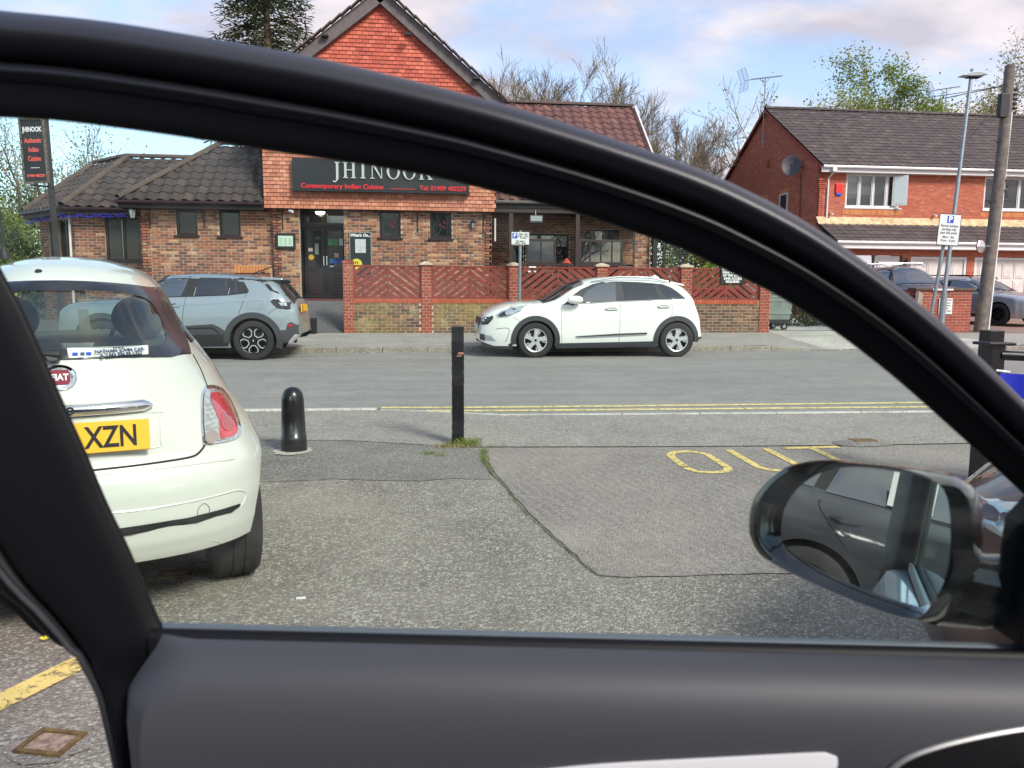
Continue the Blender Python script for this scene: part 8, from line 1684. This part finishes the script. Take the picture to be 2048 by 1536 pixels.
p2 = smooth([(.49, -.05), (.50, .0), (.545, .011), (.60, .014), (.66, .008), (.72, .002), (.82, -.002), (.94, -.005), (1.0, -.010), (.97, -.02), (.80, -.05)], 3)
sweep2('inner_seal', fo, fi_, p2, 120, 'frame_dark')
p3 = [(.70, .006), (.76, .003), (.86, .0), (.96, -.004), (1.003, -.008), (.975, -.02), (.8, -.052), (.7, -.05)]
sweep2('glass_channel', fo, fi_, p3, 120, 'seal')
# rear pillar of the door
pi_ = [(-0.64, 1.5), (-0.575, 1.38), (-0.5371, 1.3018), (-0.5118, 1.2422), (-0.4949, 1.2064), (-0.4741, 1.1511), (-0.4604, 1.1127), (-0.4415, 1.0636), (-0.4244, 1.0142), (-0.4145, 0.9892), (-0.3994, 0.9517), (-0.3729, 0.8769), (-0.363, 0.8631), (-.372, .842), (-.391, .822), (-.3964, .79), (-.395, .74), (-.388, .68), (-.38, .5)]
po_ = [(-0.95, 1.5), (-0.85, 1.35), (-0.78, 1.25), (-0.74, 1.18), (-0.70, 1.10), (-0.66, 1.02), (-0.62, .97), (-0.60, .94), (-0.575, .915), (-0.545, 0.893), (-0.5169, 0.862), (-0.4913, 0.855), (-0.476, 0.8419), (-0.4553, 0.8162), (-0.4466, 0.7841), (-.44, .75), (-0.435, 0.7158), (-0.429, 0.6786), (-.42, .5)]
sweep2('rear_frame', po_, pi_, smooth([(0, -.06), (0, -.02), (.12, -.012), (.2, .0), (.30, .004), (.36, -.008), (.42, .006), (.55, .014), (.7, .012), (.9, .006), (.98, .0), (1.0, -.004), (.97, -.016), (.80, -.04)], 3), 90, 'seal')
m = MB(); rb_ = resample(smooth(po_, 4), 60); ri_ = resample(smooth(pi_, 4), 60); m.tube([tuple(DW(*(a.lerp(b, .33)), .006)) for a, b in zip(rb_, ri_)], .004, 6); m.obj('pillar_bead', M['frame_plastic'], door, True)
M['outer_paint'] = carpaint('outer_paint', L(52, 56, 64), .4)
# our own car's cabin behind the camera: dark roof, sill, seats - it shades the door panel
cab = empty('own_car_cabin', (0, -.9, -.1), label='dark cabin of our own car around the viewpoint, seen at most in mirror', cat='car')
def cb(nm, a, b, mt, bv=.03): m = MB(); m.box(a, b); m.obj(nm, M[mt], cab, bevel=bv)
cb('roof', (-1.5, -1.7, 1.40), (.95, -.10, 1.45), 'outer_paint'); cb('far_side', (-1.9, -1.72, .2), (2.2, -1.62, 1.40), 'seal'); cb('door_sill', (-1.5, -.30, .16), (.75, -.12, .30), 'outer_paint'); cb('floor', (-1.9, -1.6, .10), (2.2, -.3, .16), 'seal')
cb('seat', (-.55, -.80, .3), (.05, -.28, .48), 'seal', .06); cb('seat_back', (-.75, -.80, .4), (-.52, -.28, 1.05), 'seal', .06); cb('dashboard', (.55, -1.55, .55), (.95, -.25, .95), 'seal', .06); cb('pillar', (-1.02, -.2, .3), (-.82, -.1, 1.4), 'seal')
# inner panel
z0s = lambda s: .8755 - .018 * (s + .37) / .9
prof = smooth([(.010, -.010), (.016, -.004), (.030, -.004), (.046, -.010), (.060, -.022), (.070, -.040), (.077, -.065), (.081, -.095), (.083, -.13), (.084, -.18), (.084, -.3), (.08, -.5)], 4)
def pn_at(dz):
    q = sorted([(-b, a) for a, b in prof[5:]]); return lerp1(q, -dz)
sl = lambda dz: lerp1([(-.6, -.386), (-.15, -.392), (-.09, -.3965), (-.055, -.394), (-.04, -.385), (-.012, -.366), (0, -.362)], dz)
m = MB(); N_ = 70; k = len(prof)
for i in range(N_ + 1):
    for (nn, dz) in prof: s0 = sl(dz); s = s0 + (.95 - s0) * i / N_; m.v.append(tuple(DW(s, z0s(s) + dz, nn * min(1, .35 + (s - s0) * 22))))
for i in range(N_):
    for j in range(k - 1): o = i * k + j; m.f.append((o, o + 1, o + k + 1, o + k))
m.obj('inner_panel', M['panel_soft'], door, True)
def srun(name, pr, mat, s0=-.378, s1=.95, cap=True):
    m = MB(); n = 50; k = len(pr)
    for i in range(n + 1):
        s = s0 + (s1 - s0) * i / n
        for (nn, dz) in pr: m.v.append(tuple(DW(s, z0s(s) + dz, nn)))
    for i in range(n):
        for j in range(k): o = i * k; m.f.append((o + j, o + (j + 1) % k, o + k + (j + 1) % k, o + k + j))
    return m.obj(name, M[mat], door, 50)
srun('belt_seal', [(.012, -.03), (.012, -.008), (.009, -.003), (.003, .0), (-.002, -.002), (-.004, -.03)], 'seal')
M['strip'] = simple('strip', L(112, 122, 128), .4, metal=.6, obj=False)
srun('waist_strip', [(-.006, -.03), (-.006, -.003), (-.009, -.0005), (-.014, -.001), (-.016, -.03)], 'strip')
srun('outer_skin', [(-.018, -.014), (-.05, -.03), (-.085, -.12), (-.092, -.3), (-.085, -.6), (-.05, -.6), (-.025, -.05)], 'outer_paint')
# glass
P = fi_[1:-1]; Q = pi_[2:13]; gpts = [DW(a, b + .01, -.012) for a, b in P] + [DW(.70, .85, -.012), DW(-.37, .85, -.012)] + [DW(a - .01, b, -.012) for a, b in reversed(Q)]
m = MB(); n = len(gpts); m.add(gpts, [tuple(range(n))]); m.obj('window_glass', M['glass_door'], door)
# silver trim, grab handle and recess at the lower right
def on_panel(name, poly, off, mat, step=.02, skirt=.006):
    pts = [Vector(p) for p in poly]; n = len(pts); ex = []; x0, x1 = min(p.x for p in pts), max(p.x for p in pts); y0, y1 = min(p.y for p in pts), max(p.y for p in pts); x = x0 + step / 2
    while x < x1:
        y = y0 + step / 2
        while y < y1: ex.append(Vector((x, y))); y += step
        x += step
    r = delaunay_2d_cdt(pts + ex, [], [list(range(n))], 1, 1e-7); W3 = lambda p, o: tuple(DW(p.x, p.y, pn_at(p.y - z0s(p.x)) + o)); m = MB(); m.add([W3(p, off) for p in r[0]], [tuple(f) for f in r[2]]); m.add([W3(p, off) for p in pts] + [W3(p, off - skirt) for p in pts], [(i, (i + 1) % n, n + (i + 1) % n, n + i) for i in range(n)])
    me = m.mesh(name, M[mat], True, fix=False); b = bmesh.new(); b.from_mesh(me); bmesh.ops.remove_doubles(b, verts=b.verts[:], dist=.0002); bmesh.ops.recalc_face_normals(b, faces=b.faces[:])
    if sum(f.normal.dot(-FD) * f.calc_area() for f in b.faces) < 0: bmesh.ops.reverse_faces(b, faces=b.faces[:])
    b.to_mesh(me); b.free(); me.polygons.foreach_set('use_smooth', [True] * len(me.polygons)); me.set_sharp_from_angle(angle=RAD(40)); return link(name, me, door, True)
M['satin'] = simple('satin', L(236, 234, 236), .35, metal=.0, obj=False)
on_panel('silver_trim', smooth([(-.16, .744), (-.05, .760), (0.0148, .7686), (.0883, .7764), (.1862, .7822), (.284, .7875), (.305, .7882)], 3) + smooth([(.3155, .7845), (.3150, .776), (.3085, .761), (.295, .738), (.26, .725), (.0, .715), (-.16, .70)], 3), .004, 'satin')
cup = smooth([(.66, .828), (.58, .822), (.5077, .8132), (.4598, .8061), (.4111, .7953), (.3773, .7819), (.3562, .7599), (.345, .735), (.34, .70)], 4); on_panel('pull_recess', cup + [(.66, .70)], .003, 'seal')
m = MB(); m.tube([tuple(DW(a, b, pn_at(b - z0s(a)) + .004)) for a, b in cup], .0028, 6); m.obj('recess_rim', M['silver'], door, True)
m = MB(); m.tube([DW(.350, .755, .112), DW(.372, .771, .113), (DW(.378, .7745, .113)), DW(.385, .769, .113), DW(.41, .745, .113)], .004, 8); m.obj('door_pull_edge', M['silver'], door, True); m = MB(); m.add([DW(.352, .755, .11), DW(.376, .7735, .111), DW(.42, .735, .111), DW(.36, .72, .11)], [(0, 1, 2, 3)]); m.obj('door_pull', M['black_plastic'], door)
m = MB(); m.tube([DW(.44, .735, .098), DW(.50, .79, .098)], .003, 6); m.tube([DW(.40, .745, .098), DW(.42, .782, .095)], .002, 6); m.obj('pull_ridge', M['frame_plastic'], door, True)
# corner trim where the mirror fixes
m = MB(); q = [(.532, .862), (.534, .95), (.536, .99), (.56, 1.02), (.70, .96), (.70, .862)]; m.add([DW(a, b, .012) for a, b in q] + [DW(a, b, -.04) for a, b in q], [tuple(range(6)), tuple(reversed(range(6, 12)))] + [(i, (i + 1) % 6, 6 + (i + 1) % 6, 6 + i) for i in range(6)]); m.obj('corner_trim', M['seal'], door, bevel=.004)
# door mirror
M['mirror_gloss'] = simple('mirror_gloss', L(14, 16, 20), .12, coat=1.0, obj=False); M['mirror_glass'] = simple('mirror_glass', (.86, .9, .9), 0.0, metal=1.0)
nm = Vector((-0.8984, -0.4171, 0.1375)).normalized(); e1 = Vector((0, 0, 1)).cross(nm).normalized(); e2 = nm.cross(e1).normalized(); M0 = Vector((.521, .825, .940))
MW = lambda a, b, c=0.0: M0 + e1 * a + e2 * b + nm * c
gl = [(-0.1194, -0.0224), (-0.1194, 0.003), (-0.109, 0.0308), (-0.0886, 0.0539), (-0.0677, 0.0684), (-0.0466, 0.077), (-0.0115, 0.0837), (0.0239, 0.0867), (0.052, 0.0874), (0.0703, 0.085), (0.0854, 0.0769), (0.0952, 0.0567), (0.1025, 0.0069), (0.0995, -0.0184), (0.092, -0.0366), (0.0802, -0.0514), (0.0718, -0.0552), (0.0208, -0.0574), (-0.0432, -0.0543), (-0.0913, -0.0458), (-0.1126, -0.0374)]
rim_ = [(-0.1625, -0.0341), (-0.1661, -0.0086), (-0.1606, 0.0146), (-0.1458, 0.0374), (-0.1238, 0.0591), (-0.1012, 0.0719), (-0.0698, 0.0817), (-0.033, 0.0871), (0.0075, 0.0916), (0.0456, 0.0933), (0.0694, 0.091), (0.086, 0.084), (0.0951, 0.0688), (0.1017, 0.0411), (0.1057, 0.0026), (0.1008, -0.0266), (0.0932, -0.045), (0.0853, -0.0619), (0.0757, -0.069), (0.0522, -0.0723), (0.003, -0.0731), (-0.0635, -0.07), (-0.1181, -0.0645), (-0.1458, -0.0556)]
def closed(P, n): P = [Vector(p) for p in smooth(P + P[:1], 4)]; return resample(P, n)[:-1]
gA = closed([(a * 1.0, b) for a, b in gl], 72); i0 = min(range(72), key=lambda i: (gA[i] - Vector((-.115, -.01))).length); gA = gA[i0:] + gA[:i0]
rA = closed(rim_, 72); i0 = min(range(72), key=lambda i: (rA[i] - Vector((-.159, -.009))).length); rA = rA[i0:] + rA[:i0]
m = MB(); m.add([MW(p.x, p.y, 0) for p in gA], [tuple(range(72))]); m.obj('mirror_glass', M['mirror_glass'], door)
cen = Vector((-.02, .01)); rings = [[MW(p.x, p.y, .0004) for p in gA], [MW(*(p.lerp(r_, .12)), .006) for p, r_ in zip(gA, rA)], [MW(*(p.lerp(r_, .5)), .012) for p, r_ in zip(gA, rA)], [MW(*(p.lerp(r_, .85)), .015) for p, r_ in zip(gA, rA)], [MW(r_.x, r_.y, .010) for r_ in rA]]
for f_, d_ in ((1.02, -.004), (1.025, -.02), (1.0, -.045), (.93, -.07), (.80, -.09), (.58, -.105), (.3, -.113), (.02, -.116)): rings.append([MW(cen.x + (r_.x - cen.x) * f_, cen.y + (r_.y - cen.y) * f_, d_) for r_ in rA])
m = MB()
for R_ in rings: m.v += [tuple(p) for p in R_]
for i in range(len(rings) - 1):
    for j in range(72): a, b = i * 72 + j, i * 72 + (j + 1) % 72; m.f.append((a, b, b + 72, a + 72))
m.obj('mirror_housing', M['mirror_gloss'], door, 70)
a0 = MW(.06, -.035, -.05); b0 = DW(.62, .93, -.02)
m = MB(); ap = [a0, a0.lerp(b0, .3) - Zv * .012, a0.lerp(b0, .7) - Zv * .01, b0]
vs = []
for i, p in enumerate(ap):
    h = .048 - .006 * i; w = .035
    for t in range(16): an = 2 * pi * t / 16; vs.append(tuple(p + e2 * h * sin(an) + FD * w * cos(an)))
m.v = vs; m.f = [(i * 16 + j, i * 16 + (j + 1) % 16, (i + 1) * 16 + (j + 1) % 16, (i + 1) * 16 + j) for i in range(3) for j in range(16)]; m.obj('mirror_arm', M['mirror_gloss'], door, True)
